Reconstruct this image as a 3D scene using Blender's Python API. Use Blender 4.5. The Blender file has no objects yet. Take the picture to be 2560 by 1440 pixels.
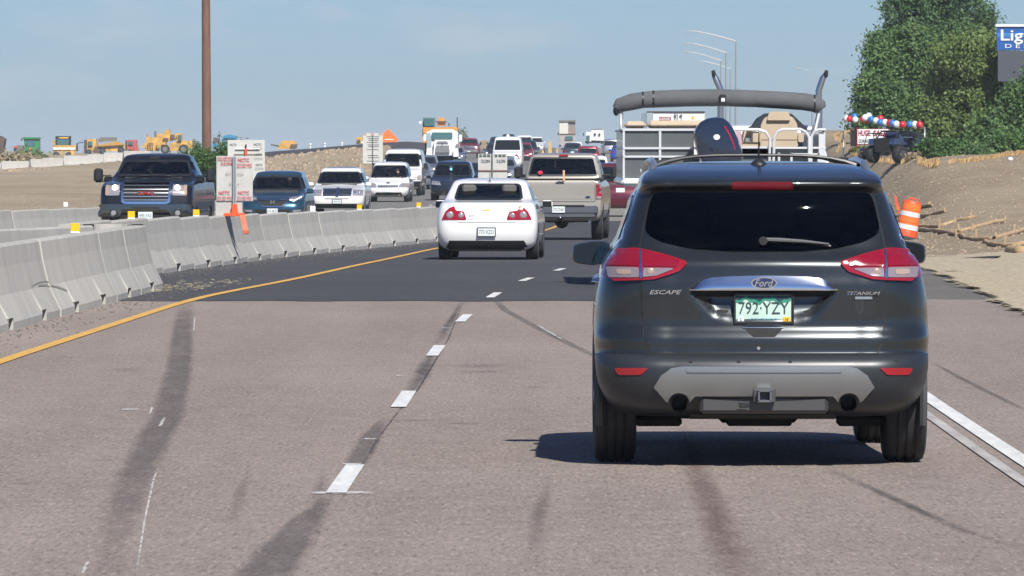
import bpy, bmesh, math, random
import numpy as np
from mathutils import Vector, Matrix, noise
from mathutils.bvhtree import BVHTree
random.seed(7); RNG = np.random.default_rng(7)
R = math.radians
S = bpy.context.scene
COL = S.collection

# ------------------------------------------------------------------ camera
FPX = 18000.0; CAMZ = 1.72
HAZE = 0.00016
cam = bpy.data.cameras.new('camera'); cam.sensor_width = 36; cam.lens = 36 * FPX / 2560
cam.clip_start = 0.5; cam.clip_end = 30000
co = bpy.data.objects.new('camera', cam); COL.objects.link(co)
TH = math.atan(340 / FPX)
co.location = (0, 0, CAMZ); co.rotation_euler = (math.pi / 2 - TH, 0, 0)
cam.dof.use_dof = False
S.camera = co

# ------------------------------------------------------------------ light
SUNV = Vector((0.34, -1.02, 1.0)).normalized()          # towards the sun
EL = math.asin(SUNV.z); AZ = math.atan2(SUNV.x, SUNV.y)
w = bpy.data.worlds.new('World'); S.world = w; w.use_nodes = True
nt = w.node_tree; nt.nodes.clear()
out = nt.nodes.new('ShaderNodeOutputWorld'); bg = nt.nodes.new('ShaderNodeBackground')
sky = nt.nodes.new('ShaderNodeTexSky'); sky.sky_type = 'NISHITA'; sky.sun_disc = False
sky.sun_elevation = EL; sky.sun_rotation = AZ
sky.altitude = 1500; sky.air_density = 1.0; sky.dust_density = 0.6; sky.ozone_density = 1.0
tc = nt.nodes.new('ShaderNodeTexCoord')
mp = nt.nodes.new('ShaderNodeMapping'); mp.inputs['Scale'].default_value = (10, 10, 34)
nz = nt.nodes.new('ShaderNodeTexNoise'); nz.inputs['Scale'].default_value = 2.2; nz.inputs['Detail'].default_value = 5; nz.inputs['Roughness'].default_value = .55
rp = nt.nodes.new('ShaderNodeValToRGB'); rp.color_ramp.elements[0].position = .52; rp.color_ramp.elements[1].position = .74
rp.color_ramp.elements[0].color = (0, 0, 0, 1); rp.color_ramp.elements[1].color = (.55, .55, .55, 1)
mx = nt.nodes.new('ShaderNodeMix'); mx.data_type = 'RGBA'
tint = nt.nodes.new('ShaderNodeMix'); tint.data_type = 'RGBA'; tint.blend_type = 'MULTIPLY'; tint.inputs[0].default_value = 1
tint.inputs[7].default_value = (.37, .50, .77, 1)
L_ = nt.links.new
L_(tc.outputs['Generated'], mp.inputs['Vector']); L_(mp.outputs[0], nz.inputs['Vector']); L_(nz.outputs['Fac'], rp.inputs[0])
L_(sky.outputs[0], tint.inputs[6]); L_(tint.outputs[2], mx.inputs[6]); L_(rp.outputs[0], mx.inputs[0])
mx.inputs[7].default_value = (6.2, 6.2, 6.6, 1)
L_(mx.outputs[2], bg.inputs[0]); bg.inputs[1].default_value = 0.075; L_(bg.outputs[0], out.inputs[0])
sl = bpy.data.lights.new('sun', 'SUN'); sl.energy = 4.6; sl.angle = R(.53); sl.color = (1, .965, .90)
so = bpy.data.objects.new('sun', sl); COL.objects.link(so); so.location = (20, -60, 80)
so.rotation_euler = (-SUNV).to_track_quat('-Z', 'Y').to_euler()
S.view_settings.view_transform = 'Standard'; S.view_settings.look = 'None'
S.view_settings.exposure = 0.54; S.view_settings.gamma = 1; S.view_settings.use_curve_mapping = False
S.render.engine = 'CYCLES'
S.cycles.max_bounces = 6; S.cycles.transparent_max_bounces = 12; S.cycles.volume_bounces = 0

# ------------------------------------------------------------------ materials
MATS = {}
def M(name, col=(.5, .5, .5), rough=.5, metal=0, coat=0, var=0, vscale=6, bump=0, bscale=60, spec=.5, emit=0, dark=None, stretch=(1, 1, 1), world=False, coatr=.04, rand=0):
    if name in MATS: return MATS[name]
    m = bpy.data.materials.new(name); m.use_nodes = True; t = m.node_tree; b = t.nodes['Principled BSDF']
    b.inputs['Base Color'].default_value = (*col, 1); b.inputs['Roughness'].default_value = rough
    b.inputs['Metallic'].default_value = metal; b.inputs['Coat Weight'].default_value = coat; b.inputs['Coat Roughness'].default_value = coatr
    b.inputs['Specular IOR Level'].default_value = spec
    if emit: b.inputs['Emission Color'].default_value = (*col, 1); b.inputs['Emission Strength'].default_value = emit
    last = None
    if var or bump or rand:
        c = t.nodes.new('ShaderNodeTexCoord'); mpn = t.nodes.new('ShaderNodeMapping'); mpn.inputs['Scale'].default_value = stretch
        t.links.new(c.outputs['Object'], mpn.inputs['Vector'])
    if var:
        n1 = t.nodes.new('ShaderNodeTexNoise'); n1.inputs['Scale'].default_value = vscale; n1.inputs['Detail'].default_value = 8; n1.inputs['Roughness'].default_value = .65
        t.links.new(mpn.outputs[0], n1.inputs['Vector'])
        mr = t.nodes.new('ShaderNodeMapRange'); mr.inputs[1].default_value = .3; mr.inputs[2].default_value = .7
        t.links.new(n1.outputs['Fac'], mr.inputs[0])
        mm = t.nodes.new('ShaderNodeMix'); mm.data_type = 'RGBA'
        d = dark or tuple(x * (1 - var) for x in col)
        mm.inputs[6].default_value = (*d, 1); mm.inputs[7].default_value = (*[min(1, x * (1 + var * .6)) for x in col], 1)
        t.links.new(mr.outputs[0], mm.inputs[0]); last = mm.outputs[2]
        t.links.new(last, b.inputs['Base Color'])
    if rand:
        oi = t.nodes.new('ShaderNodeObjectInfo'); mr2 = t.nodes.new('ShaderNodeMapRange'); mr2.inputs[3].default_value = 1 - rand; mr2.inputs[4].default_value = 1 + rand
        t.links.new(oi.outputs['Random'], mr2.inputs[0])
        hs = t.nodes.new('ShaderNodeHueSaturation'); t.links.new(mr2.outputs[0], hs.inputs['Value'])
        if last: t.links.new(last, hs.inputs['Color'])
        else: hs.inputs['Color'].default_value = (*col, 1)
        t.links.new(hs.outputs[0], b.inputs['Base Color'])
    if bump:
        n2 = t.nodes.new('ShaderNodeTexNoise'); n2.inputs['Scale'].default_value = bscale; n2.inputs['Detail'].default_value = 4
        t.links.new(mpn.outputs[0], n2.inputs['Vector'])
        bp = t.nodes.new('ShaderNodeBump'); bp.inputs['Strength'].default_value = bump; bp.inputs['Distance'].default_value = .02
        t.links.new(n2.outputs['Fac'], bp.inputs['Height']); t.links.new(bp.outputs[0], b.inputs['Normal'])
    MATS[name] = m; return m
def paint(name, col, metal=0.0, rough=.35):
    return M('paint_' + name, col, rough, metal, coat=1, coatr=.03, var=.04, vscale=2)
def glassmat(name, tint_, refl=1.5):
    if name in MATS: return MATS[name]
    m = bpy.data.materials.new(name); m.use_nodes = True; t = m.node_tree; t.nodes.clear()
    o = t.nodes.new('ShaderNodeOutputMaterial'); mixn = t.nodes.new('ShaderNodeMixShader'); fr = t.nodes.new('ShaderNodeFresnel'); fr.inputs[0].default_value = refl
    tr = t.nodes.new('ShaderNodeBsdfTransparent'); tr.inputs[0].default_value = (*tint_, 1)
    gl = t.nodes.new('ShaderNodeBsdfGlossy'); gl.inputs['Roughness'].default_value = .02; gl.inputs[0].default_value = (.9, .95, 1, 1)
    t.links.new(fr.outputs[0], mixn.inputs[0]); t.links.new(tr.outputs[0], mixn.inputs[1]); t.links.new(gl.outputs[0], mixn.inputs[2]); t.links.new(mixn.outputs[0], o.inputs[0])
    MATS[name] = m; return m
RUB = M('tyre_rubber', (.018, .018, .02), .75, var=.3, vscale=20)
BLK = M('black_plastic', (.016, .017, .019), .42)
BLKM = M('black_matte', (.010, .010, .011), .8)
CHR = M('chrome', (.78, .80, .83), .10, 1)
SIL = M('silver_metal', (.55, .57, .6), .28, .9)
GREYP = M('grey_plastic', (.05, .055, .06), .5, var=.1)
DGL = M('dark_glass', (.006, .009, .012), .04, 0, spec=.55)
GLT = glassmat('tinted_glass', (.36, .45, .44))
GLD = glassmat('dark_tinted_glass', (.10, .13, .14))
REDL = M('red_lens', (.20, .004, .016), .12, 0, coat=1)
REDB = M('red_lens_bright', (.27, .006, .014), .12, 0, coat=1)
CLRL = M('clear_lens', (.36, .34, .36), .15, .4, coat=1)
AMBL = M('amber_lens', (.34, .25, .20), .15, 0, coat=1)
LAMPON = M('lit_headlamp', (1, .86, .62), .3, emit=2.2)
LAMPW = M('lit_led', (.9, .95, 1), .3, emit=1.6)
PLW = M('plate_white', (.62, .66, .66), .4, var=.1, vscale=30)
INK = M('plate_ink', (.02, .04, .05), .5)
SEAT = M('seat_fabric', (.10, .095, .09), .9); SEATL = M('seat_light', (.23, .20, .17), .85)
DASH = M('dashboard', (.03, .03, .032), .8)
CON = M('barrier_concrete', (.40, .385, .35), .85, var=.16, vscale=1.3, bump=.15, bscale=40, stretch=(.6, 1.0, .35), rand=.055)
ORG = M('orange_plastic', (.72, .085, .02), .5, var=.12, vscale=5); ORB = M('bright_orange_sheeting', (.85, .17, .03), .35)
WHB = M('white_sheeting', (.62, .64, .66), .4, var=.12, vscale=8)
YEL = M('yellow_reflector', (.78, .42, .01), .35); WHT = M('white_plastic', (.75, .75, .74), .5)
YEM = M('machine_yellow', (.56, .33, .07), .55, var=.5, vscale=1.1); GLV = M('galvanised', (.42, .45, .47), .4, .7)  # strong dark variation in the yellow paints in shading contrast
WHP = M('white_paint_truck', (.70, .71, .71), .35, coat=.5, var=.06, vscale=1)
BOARD = M('sign_back', (.47, .46, .43), .6, .1, var=.14, vscale=3); REDI = M('red_ink', (.45, .03, .035), .6); GRI = M('grey_ink', (.28, .25, .24), .7)

# ------------------------------------------------------------------ object helpers
def link(o, parent=None):
    COL.objects.link(o)
    if parent is not None: o.parent = parent
    return o
def tag(o, label=None, cat=None, group=None, kind=None):
    if label: o['label'] = label
    if cat: o['category'] = cat
    if group: o['group'] = group
    if kind: o['kind'] = kind
    return o
def empty(name, loc, rz=0, label=None, cat=None, group=None, parent=None, rot=None):
    o = bpy.data.objects.new(name, None); o.empty_display_size = .2; o.location = loc; o.rotation_euler = rot or (0, 0, rz)
    link(o, parent); tag(o, label, cat, group); return o
class MB:
    def __init__(s): s.v = []; s.f = []; s.m = []; s.sm = []
    def add(s, vs, fs, mi=0, smooth=False):
        b = len(s.v); s.v += [tuple(p) for p in vs]
        for f in fs: s.f.append([b + i for i in f]); s.m.append(mi); s.sm.append(smooth)
        return s
    def box(s, c, d, ch=0.0, mi=0, rz=0, M4=None):
        hx, hy, hz = d[0] / 2, d[1] / 2, d[2] / 2; ch = min(ch, hx * .9, hy * .9, hz * .9)
        if ch <= 0:
            vs = [(x, y, z) for x in (-hx, hx) for y in (-hy, hy) for z in (-hz, hz)]
            fs = [(0, 1, 3, 2), (4, 6, 7, 5), (0, 4, 5, 1), (2, 3, 7, 6), (0, 2, 6, 4), (1, 5, 7, 3)]
        else:
            vs = []; idx = {}
            for sx in (-1, 1):
                for sy in (-1, 1):
                    for sz in (-1, 1):
                        for a in range(3):
                            p = [sx * hx, sy * hy, sz * hz]
                            for k in range(3):
                                if k != a: p[k] -= (sx, sy, sz)[k] * ch
                            idx[(sx, sy, sz, a)] = len(vs); vs.append(tuple(p))
            fs = []
            for a in range(3):
                o1, o2 = (a + 1) % 3, (a + 2) % 3
                for sg in (-1, 1):
                    q = []
                    for (u, v_) in ((-1, -1), (1, -1), (1, 1), (-1, 1)):
                        k = [0, 0, 0]; k[a] = sg; k[o1] = u; k[o2] = v_; q.append(idx[(*k, a)])
                    fs.append(tuple(q) if sg > 0 else tuple(q[::-1]))
                for u in (-1, 1):
                    for v_ in (-1, 1):
                        k0 = [0, 0, 0]; k0[a] = -1; k0[o1] = u; k0[o2] = v_; k1 = list(k0); k1[a] = 1
                        fs.append((idx[(*k0, o1)], idx[(*k1, o1)], idx[(*k1, o2)], idx[(*k0, o2)]))
            for sx in (-1, 1):
                for sy in (-1, 1):
                    for sz in (-1, 1): fs.append(tuple(idx[(sx, sy, sz, a)] for a in range(3)))
        cr, sr = math.cos(rz), math.sin(rz)
        vs = [(c[0] + x * cr - y * sr, c[1] + x * sr + y * cr, c[2] + z) for x, y, z in vs]
        if M4 is not None: vs = [tuple(M4 @ Vector(p)) for p in vs]
        return s.add(vs, fs, mi)
    def cyl(s, p0, p1, r0, r1=None, n=12, cap=True, mi=0, smooth=True):
        r1 = r0 if r1 is None else r1; p0 = Vector(p0); p1 = Vector(p1); d = (p1 - p0).normalized()
        a = d.orthogonal().normalized(); b = d.cross(a); vs = []
        for p, r in ((p0, r0), (p1, r1)):
            for i in range(n):
                t = 2 * math.pi * i / n; vs.append(p + a * (r * math.cos(t)) + b * (r * math.sin(t)))
        s.add(vs, [(i, (i + 1) % n, n + (i + 1) % n, n + i) for i in range(n)], mi, smooth)
        if cap: s.add(vs, [tuple(range(n))[::-1], tuple(range(n, 2 * n))], mi)
        return s
    def tube(s, pts, r, n=8, mi=0, closed=False):
        pts = [Vector(p) for p in pts]; k = len(pts); rr = r if hasattr(r, '__len__') else [r] * k
        rings = []; prev = None
        for i, p in enumerate(pts):
            d = (pts[(i + 1) % k] - pts[i - 1]) if closed else (pts[min(i + 1, k - 1)] - pts[max(i - 1, 0)])
            d.normalize()
            a = (prev - d * prev.dot(d)) if prev is not None else d.orthogonal()
            if a.length < 1e-5: a = d.orthogonal()
            a.normalize(); prev = a; b = d.cross(a)
            rings.append([p + a * (rr[i] * math.cos(2 * math.pi * j / n)) + b * (rr[i] * math.sin(2 * math.pi * j / n)) for j in range(n)])
        vs = [q for g in rings for q in g]; fs = []
        for i in range(k if closed else k - 1):
            i2 = (i + 1) % k
            for j in range(n): fs.append((i * n + j, i * n + (j + 1) % n, i2 * n + (j + 1) % n, i2 * n + j))
        s.add(vs, fs, mi, True)
        if not closed: s.add(vs, [tuple(range(n))[::-1], tuple(range((k - 1) * n, k * n))], mi)
        return s
    def lathe(s, prof, axis='z', c=(0, 0, 0), n=24, mi=0, cap=True):   # prof: (along, radius)
        vs = []
        for a, r in prof:
            for i in range(n):
                t = 2 * math.pi * i / n; u, v_ = r * math.cos(t), r * math.sin(t)
                p = {'x': (a, u, v_), 'y': (v_, a, u), 'z': (u, v_, a)}[axis]
                vs.append((p[0] + c[0], p[1] + c[1], p[2] + c[2]))
        k = len(prof); fs = [(i * n + j, i * n + (j + 1) % n, (i + 1) * n + (j + 1) % n, (i + 1) * n + j) for i in range(k - 1) for j in range(n)]
        s.add(vs, fs, mi, True)
        if cap: s.add(vs, [tuple(range(n))[::-1], tuple(range((k - 1) * n, k * n))], mi)
        return s
    def prism(s, pts, a0, a1, plane='xz', mi=0, ch=0):      # outline extruded along the third axis
        n = len(pts)
        f = {'xz': lambda p, a: (p[0], a, p[1]), 'yz': lambda p, a: (a, p[0], p[1]), 'xy': lambda p, a: (p[0], p[1], a)}[plane]
        vs = [f(p, a0) for p in pts] + [f(p, a1) for p in pts]
        return s.add(vs, [tuple(range(n)), tuple(range(n, 2 * n))[::-1]] + [(i, n + i, n + (i + 1) % n, (i + 1) % n) for i in range(n)], mi)
    def ball(s, c, r, n=12, mi=0, m=8):
        rx, ry, rz_ = r if hasattr(r, '__len__') else (r, r, r); vs = []
        for i in range(m + 1):
            ph = math.pi * i / m
            for j in range(n):
                t = 2 * math.pi * j / n; vs.append((c[0] + rx * math.sin(ph) * math.cos(t), c[1] + ry * math.sin(ph) * math.sin(t), c[2] + rz_ * math.cos(ph)))
        return s.add(vs, [(i * n + j, (i + 1) * n + j, (i + 1) * n + (j + 1) % n, i * n + (j + 1) % n) for i in range(m) for j in range(n)], mi, True)
    def obj(s, name, mat=None, parent=None, loc=None, fix=True, **kw):
        me = bpy.data.meshes.new(name); me.from_pydata(s.v, [], s.f)
        if fix:
            bm = bmesh.new(); bm.from_mesh(me)
            for f_, mi, sm in zip(bm.faces, s.m, s.sm): f_.material_index = mi; f_.smooth = sm
            bmesh.ops.remove_doubles(bm, verts=bm.verts, dist=1e-5)
            bmesh.ops.recalc_face_normals(bm, faces=bm.faces)
            for e in bm.edges:
                if len(e.link_faces) == 2 and e.calc_face_angle(0) > .7: e.smooth = False
            bm.to_mesh(me); bm.free()
        else:
            me.polygons.foreach_set('material_index', s.m); me.polygons.foreach_set('use_smooth', s.sm)
        for m_ in (mat if isinstance(mat, (list, tuple)) else [mat]):
            if m_ is not None: me.materials.append(m_)
        o = bpy.data.objects.new(name, me)
        if loc is not None: o.location = loc
        link(o, parent); tag(o, **kw); return o
def text_obj(name, body, mat, parent, loc, w=None, h=None, face='rear', extrude=.002, rot=0, kw=None, shear=0, label=None, bold=0):
    c = bpy.data.curves.new(name, 'FONT'); c.body = body; c.size = 1; c.align_x = 'CENTER'; c.align_y = 'CENTER'; c.resolution_u = 2; c.shear = shear; c.offset = bold
    o = bpy.data.objects.new('tmp', c); COL.objects.link(o); bpy.context.view_layer.update()
    me = bpy.data.meshes.new_from_object(o); bpy.data.objects.remove(o); bpy.data.curves.remove(c)
    vs = np.empty(len(me.vertices) * 3); me.vertices.foreach_get('co', vs); vs = vs.reshape(-1, 3)
    mn, mx_ = vs.min(0), vs.max(0); cen = (mn + mx_) / 2; sz = mx_ - mn
    sx = w / sz[0] if w else (h / sz[1]); sy = h / sz[1] if h else sx
    T = Matrix.Rotation({'rear': 0, 'front': math.pi}[face], 4, 'Z') @ Matrix.Rotation(math.pi / 2, 4, 'X') @ Matrix.Rotation(rot, 4, 'Z') @ Matrix.Diagonal((sx, sy, 1, 1)) @ Matrix.Translation((-cen[0], -cen[1], 0))
    me.transform(T); me.materials.clear(); me.materials.append(mat); me.name = name
    o = bpy.data.objects.new(name, me); o.location = loc; link(o, parent)
    if label: o['label'] = label
    return o
def inpoly(x, y, P):
    c = False; n = len(P); j = n - 1
    for i in range(n):
        xi, yi = P[i]; xj, yj = P[j]
        if (yi > y) != (yj > y) and x < (xj - xi) * (y - yi) / (yj - yi) + xi: c = not c
        j = i
    return c
def inset(P, d):       # positive d shrinks
    A = sum(P[i - 1][0] * P[i][1] - P[i][0] * P[i - 1][1] for i in range(len(P))); sg = 1 if A > 0 else -1; n = len(P); out_ = []
    for i in range(n):
        p0, p1, p2 = P[i - 1], P[i], P[(i + 1) % n]
        def nrm(a, b):
            dx, dy = b[0] - a[0], b[1] - a[1]; l = math.hypot(dx, dy) or 1; return (-dy / l * sg, dx / l * sg)
        n1, n2 = nrm(p0, p1), nrm(p1, p2); bx, by = n1[0] + n2[0], n1[1] + n2[1]; k = max(.35, (bx * bx + by * by) / 2)
        out_.append((p1[0] + bx / k * d, p1[1] + by / k * d))
    return out_
def smooth_poly(P, it=2):
    for _ in range(it):
        Q = []
        for i in range(len(P)):
            a, b = P[i], P[(i + 1) % len(P)]
            Q += [(a[0] * .8 + b[0] * .2, a[1] * .8 + b[1] * .2), (a[0] * .2 + b[0] * .8, a[1] * .2 + b[1] * .8)]
        P = Q
    return P
def mir(P): return [(-x, z) for x, z in P]

# ------------------------------------------------------------------ road geometry
DS = [-6000, -2500, -1200, -600, -300, -150, -80] + list(range(-40, 260, 2)) + list(range(260, 620, 5)) + list(range(620, 1500, 20)) + [1500, 1700, 2000, 2500, 3200, 4200, 5500, 7500, 10000, 14000]
def smoothed(ctrl, k=9.0):
    xs = np.array([c[0] for c in ctrl], float); ys = np.array([c[1] for c in ctrl], float)
    D = np.array(DS, float); g = np.zeros(len(D)); offs = np.linspace(-1.6, 1.6, 17); wt = np.exp(-offs ** 2)
    for o_, w_ in zip(offs, wt): g += w_ * np.interp(D + o_ * np.clip(D * .06, 3, 60), xs, ys)
    g /= wt.sum(); return lambda d: float(np.interp(d, D, g))
rz = smoothed([(-40, 0), (85, 0), (100, -.03), (128, -.2), (180, -.43), (250, -.52), (345, -.40), (420, -.1), (500, .33), (700, 1.1), (900, 2.1), (1000, 2.4), (1100, 2.3), (1300, 0), (1700, -8), (2500, -14), (14000, -20)])
Xd = smoothed([(-40, -1.35), (0, -1.15), (36, -.887), (39.7, -.861), (48.4, -.76), (60.4, -.68), (72.6, -.54), (84.8, -.28), (97, .1), (109, .66), (128, 1.45), (150, 2.2), (173, 3.05), (198, 4.2), (250, 5.8), (350, 6.6), (550, 7.7), (800, 9.5), (1000, 10.5), (14000, 60)])
CLINE = [(94, -5.85), (105, -5.47), (132, -4.56), (168, -2.05), (198, -.5), (250, 1.0), (320, 2.0), (450, 2.9), (700, 4.4), (1000, 5.9)]
Xb = smoothed([(-40, -5.8), (60, -5.6)] + CLINE + [(14000, 45)])
Xy = smoothed([(-40, -4.6), (40, -4.33), (59, -4.2), (85, -3.72), (99, -2.95), (120, -2.5), (152, -1.57), (173, -.55), (198, .95), (250, 2.3), (350, 3.1), (550, 4.1), (800, 5.7), (1000, 6.8), (14000, 50)])
DLINE = [(120, -15.2), (150, -13), (166, -11.8), (184, -10.4), (198, -9.1), (215, -8.8), (262, -8.8)]
Xl = smoothed([(-40, -20), (120, -14.9), (150, -12.7), (166, -11.5), (184, -10.1), (198, -8.8), (215, -8.5), (262, -8.5), (350, -7.9), (500, -7.3), (700, -7.5), (1000, -8), (14000, -8)])
Xr = smoothed([(-40, 5.0), (0, 5.1), (50, 5.3), (78, 5.6), (110, 6.5), (150, 8.0), (190, 9.6), (240, 10.9), (300, 11.9), (400, 13), (550, 14), (800, 15.7), (1000, 16.8), (14000, 66)])
def sstep(a, b, x): t = min(1, max(0, (x - a) / (b - a))); return t * t * (3 - 2 * t)
def interp(x, tab): return float(np.interp(x, [t[0] for t in tab], [t[1] for t in tab]))
BANKU = [(0, 0), (.4, .02), (.8, .14), (1.5, .48), (2.2, .78), (2.8, .92), (4, 1.0), (8, 1.06), (20, 1.15), (90, 1.2), (400, .9)]
BANKH = [(-40, .1), (130, .14), (160, .33), (180, .6), (195, .85), (210, 1.32), (225, 1.85), (236, 2.12), (260, 2.35), (320, 2.6), (400, 2.9), (520, 2.7), (900, 1.6), (1500, 1.0), (14000, 1.0)]
LEFT = [(-40, 0), (100, -.1), (170, -.42), (250, -.28), (400, 0), (540, .3), (730, .9), (900, 1.3), (2500, 1.3), (14000, .6)]
EMB = [(-26, 0), (-20, .7), (-17.5, 1.25), (-14, 1.6), (-10.4, 2.0), (-8, 2.25)]
def G(x, d):
    r = rz(d); xl, xr = Xl(d), Xr(d)
    if x > xr:
        u = x - xr
        return r - .02 + interp(u, BANKU) * interp(d, BANKH) + max(0, (1.2 - r)) * sstep(5, 40, u) * sstep(700, 1400, d)
    if x < xl:
        u = xl - x; L = interp(d, LEFT)
        L += max(-.55, min(.6, .085 * (x + 38))) * sstep(420, 620, d) * (1 - sstep(700, 900, d)) * (1 - sstep(30, 60, -x - 20) if x < -80 else 1)
        t = sstep(0, 1.8 + max(0, d - 600) * .02, u); z = (r - .02) * (1 - t) + L * t
        if 420 < d < 900:
            e = interp(x, EMB) * sstep(438, 478, d) * (1 - sstep(640, 860, d)) * sstep(.1, 1.3, u); z = max(z, L * 0 + e + 0.02 * 0) if e > z else z
        return z
    return r - .06
def ray(px, py, d):            # a point at distance d on the line of sight through pixel (px, py) of the 2560 x 1440 photograph
    u = (px - 1280) / FPX; v_ = -(py - 720) / FPX; c, s_ = math.cos(TH), math.sin(TH)
    dy = c + s_ * v_; dz = -s_ + c * v_; t = d / dy
    return Vector((u * t, d, CAMZ + dz * t))
def ground_at(px, py, d0=30, d1=1200):
    d = d0; prev = d0
    while d < d1:
        p = ray(px, py, d)
        if p.z <= G(p.x, d):
            lo, hi = prev, d
            for _ in range(20):
                m_ = (lo + hi) / 2; q = ray(px, py, m_)
                if q.z <= G(q.x, m_): hi = m_
                else: lo = m_
            q = ray(px, py, hi); return Vector((q.x, hi, G(q.x, hi)))
        prev = d; d *= 1.01
    return ray(px, py, d1)
def zg(x, d):                 # top of whatever is walked or driven on
    return rz(d) if Xl(d) <= x <= Xr(d) else G(x, d)
def sc(d): return FPX / d

# ------------------------------------------------------------------ air
if HAZE:
    hm = bpy.data.materials.new('haze'); hm.use_nodes = True; t_ = hm.node_tree; t_.nodes.clear(); o_ = t_.nodes.new('ShaderNodeOutputMaterial'); v_ = t_.nodes.new('ShaderNodeVolumePrincipled')
    v_.inputs['Color'].default_value = (.78, .90, 1.0, 1); v_.inputs['Density'].default_value = HAZE; v_.inputs['Anisotropy'].default_value = 0.0; t_.links.new(v_.outputs[0], o_.inputs['Volume'])
    hb = MB().box((0, 4100, -2.5), (14400, 20600, 43)).obj('haze', hm); hb['kind'] = 'stuff'; hb['label'] = 'thin summer haze over the highway'
# ------------------------------------------------------------------ ground and roads
def node_mat(name):
    m = bpy.data.materials.new(name); m.use_nodes = True; t = m.node_tree; b = t.nodes['Principled BSDF']; return m, t, b
def N(t, kind, **kw):
    n = t.nodes.new('ShaderNode' + kind)
    for k, v_ in kw.items():
        if k.startswith('i_'): n.inputs[k[2:]].default_value = v_
        elif k[0] == 'j' and k[1:].isdigit(): n.inputs[int(k[1:])].default_value = v_
        else: setattr(n, k, v_)
    return n
def noise_n(t, src, scale, stretch=(1, 1, 1), detail=6, rough=.6):
    mpn = N(t, 'Mapping'); mpn.inputs['Scale'].default_value = stretch; t.links.new(src, mpn.inputs['Vector'])
    n = N(t, 'TexNoise'); n.inputs['Scale'].default_value = scale; n.inputs['Detail'].default_value = detail; n.inputs['Roughness'].default_value = rough
    t.links.new(mpn.outputs[0], n.inputs['Vector']); return n.outputs['Fac']
def mapr(t, src, a, b, c=0, d=1):
    n = N(t, 'MapRange'); n.inputs[1].default_value = a; n.inputs[2].default_value = b; n.inputs[3].default_value = c; n.inputs[4].default_value = d
    t.links.new(src, n.inputs[0]); return n.outputs[0]
def mixc(t, fac, a, b, blend='MIX'):
    n = N(t, 'Mix', data_type='RGBA', blend_type=blend)
    for sock, val in ((0, fac), (6, a), (7, b)):
        if hasattr(val, 'is_linked'): t.links.new(val, n.inputs[sock])
        elif isinstance(val, (int, float)): n.inputs[sock].default_value = val
        else: n.inputs[sock].default_value = (*val, 1)
    return n.outputs[2]
def bumpn(t, b, h, strength, dist):
    bp = N(t, 'Bump'); bp.inputs['Strength'].default_value = strength; bp.inputs['Distance'].default_value = dist
    t.links.new(h, bp.inputs['Height']); t.links.new(bp.outputs[0], b.inputs['Normal'])
def road_mat(name, c1, c2, speck, rough=.85, streak=.5, patches=.35):
    m, t, b = node_mat(name); c = N(t, 'TexCoord').outputs['Object']
    big = noise_n(t, c, .35, (1, .35, 1), 5); lane = noise_n(t, c, 1.1, (1, .03, 1), 4); mid = noise_n(t, c, 6, (1, .3, 1), 5); fine = noise_n(t, c, 42, (1, .11, 1), 3, .8)
    col = mixc(t, mapr(t, big, .35, .65), c1, c2)
    col = mixc(t, mapr(t, lane, .3, .7, 0, streak), col, tuple(x * .62 for x in c1))
    col = mixc(t, mapr(t, mid, .35, .7, 0, patches), col, tuple(min(1, x * 1.25) for x in c2))
    col = mixc(t, mapr(t, fine, .36, .46, speck, 0), col, tuple(x * .45 for x in c1))
    col = mixc(t, mapr(t, fine, .56, .68, 0, speck * .8), col, tuple(min(1, x * 1.8) for x in c2))
    t.links.new(col, b.inputs['Base Color']); b.inputs['Roughness'].default_value = rough; b.inputs['Specular IOR Level'].default_value = .3
    bumpn(t, b, fine, .35, .01); return m
ROADN = road_mat('road_worn', (.222, .181, .157), (.275, .228, .199), .65)
ROADD = road_mat('road_fresh_asphalt', (.046, .046, .050), (.064, .063, .066), .5, streak=.25)
ROADF = road_mat('road_far', (.21, .195, .17), (.26, .24, .21), .3)
ROADO = road_mat('road_oncoming', (.14, .132, .125), (.19, .18, .165), .4)
def dirt_mat():
    m, t, b = node_mat('dirt'); c = N(t, 'TexCoord').outputs['Object']
    big = noise_n(t, c, .09, (1, .25, 1), 6); mid = noise_n(t, c, .9, (1, .25, 1), 7, .7); fine = noise_n(t, c, 9, (1, .25, 1), 6, .75); tr = noise_n(t, c, .8, (.10, 1, 1), 4)
    col = mixc(t, mapr(t, big, .38, .62), (.31, .238, .16), (.41, .33, .225))
    col = mixc(t, mapr(t, mid, .35, .68, 0, .55), col, (.235, .185, .13))
    col = mixc(t, mapr(t, tr, .5, .62, 0, .5), col, (.42, .365, .27))
    col = mixc(t, mapr(t, fine, .30, .44, .5, 0), col, (.20, .16, .12))
    col = mixc(t, mapr(t, fine, .60, .75, 0, .6), col, (.44, .39, .31))
    g = noise_n(t, c, .35, (1, .3, 1), 5); gf = mapr(t, g, .66, .74, 0, .35); col = mixc(t, gf, col, (.12, .14, .05))
    t.links.new(col, b.inputs['Base Color']); b.inputs['Roughness'].default_value = .95; b.inputs['Specular IOR Level'].default_value = .15
    bumpn(t, b, fine, .9, .12); return m
DIRT = dirt_mat()
US = [0, .12, .3, .6, .9, 1.3, 1.8, 2.2, 2.7, 3.2, 3.7, 4.2, 4.8, 5.4, 6, 6.6, 7.2, 8, 9, 10, 11.5, 13, 15, 17, 19, 21, 23, 25, 27, 29, 31, 33, 35, 38, 42, 47, 54, 64, 80, 110, 160, 260, 500, 1100, 2600, 6000]
vs = []; fs = []; nc = 2 * len(US)
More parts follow.
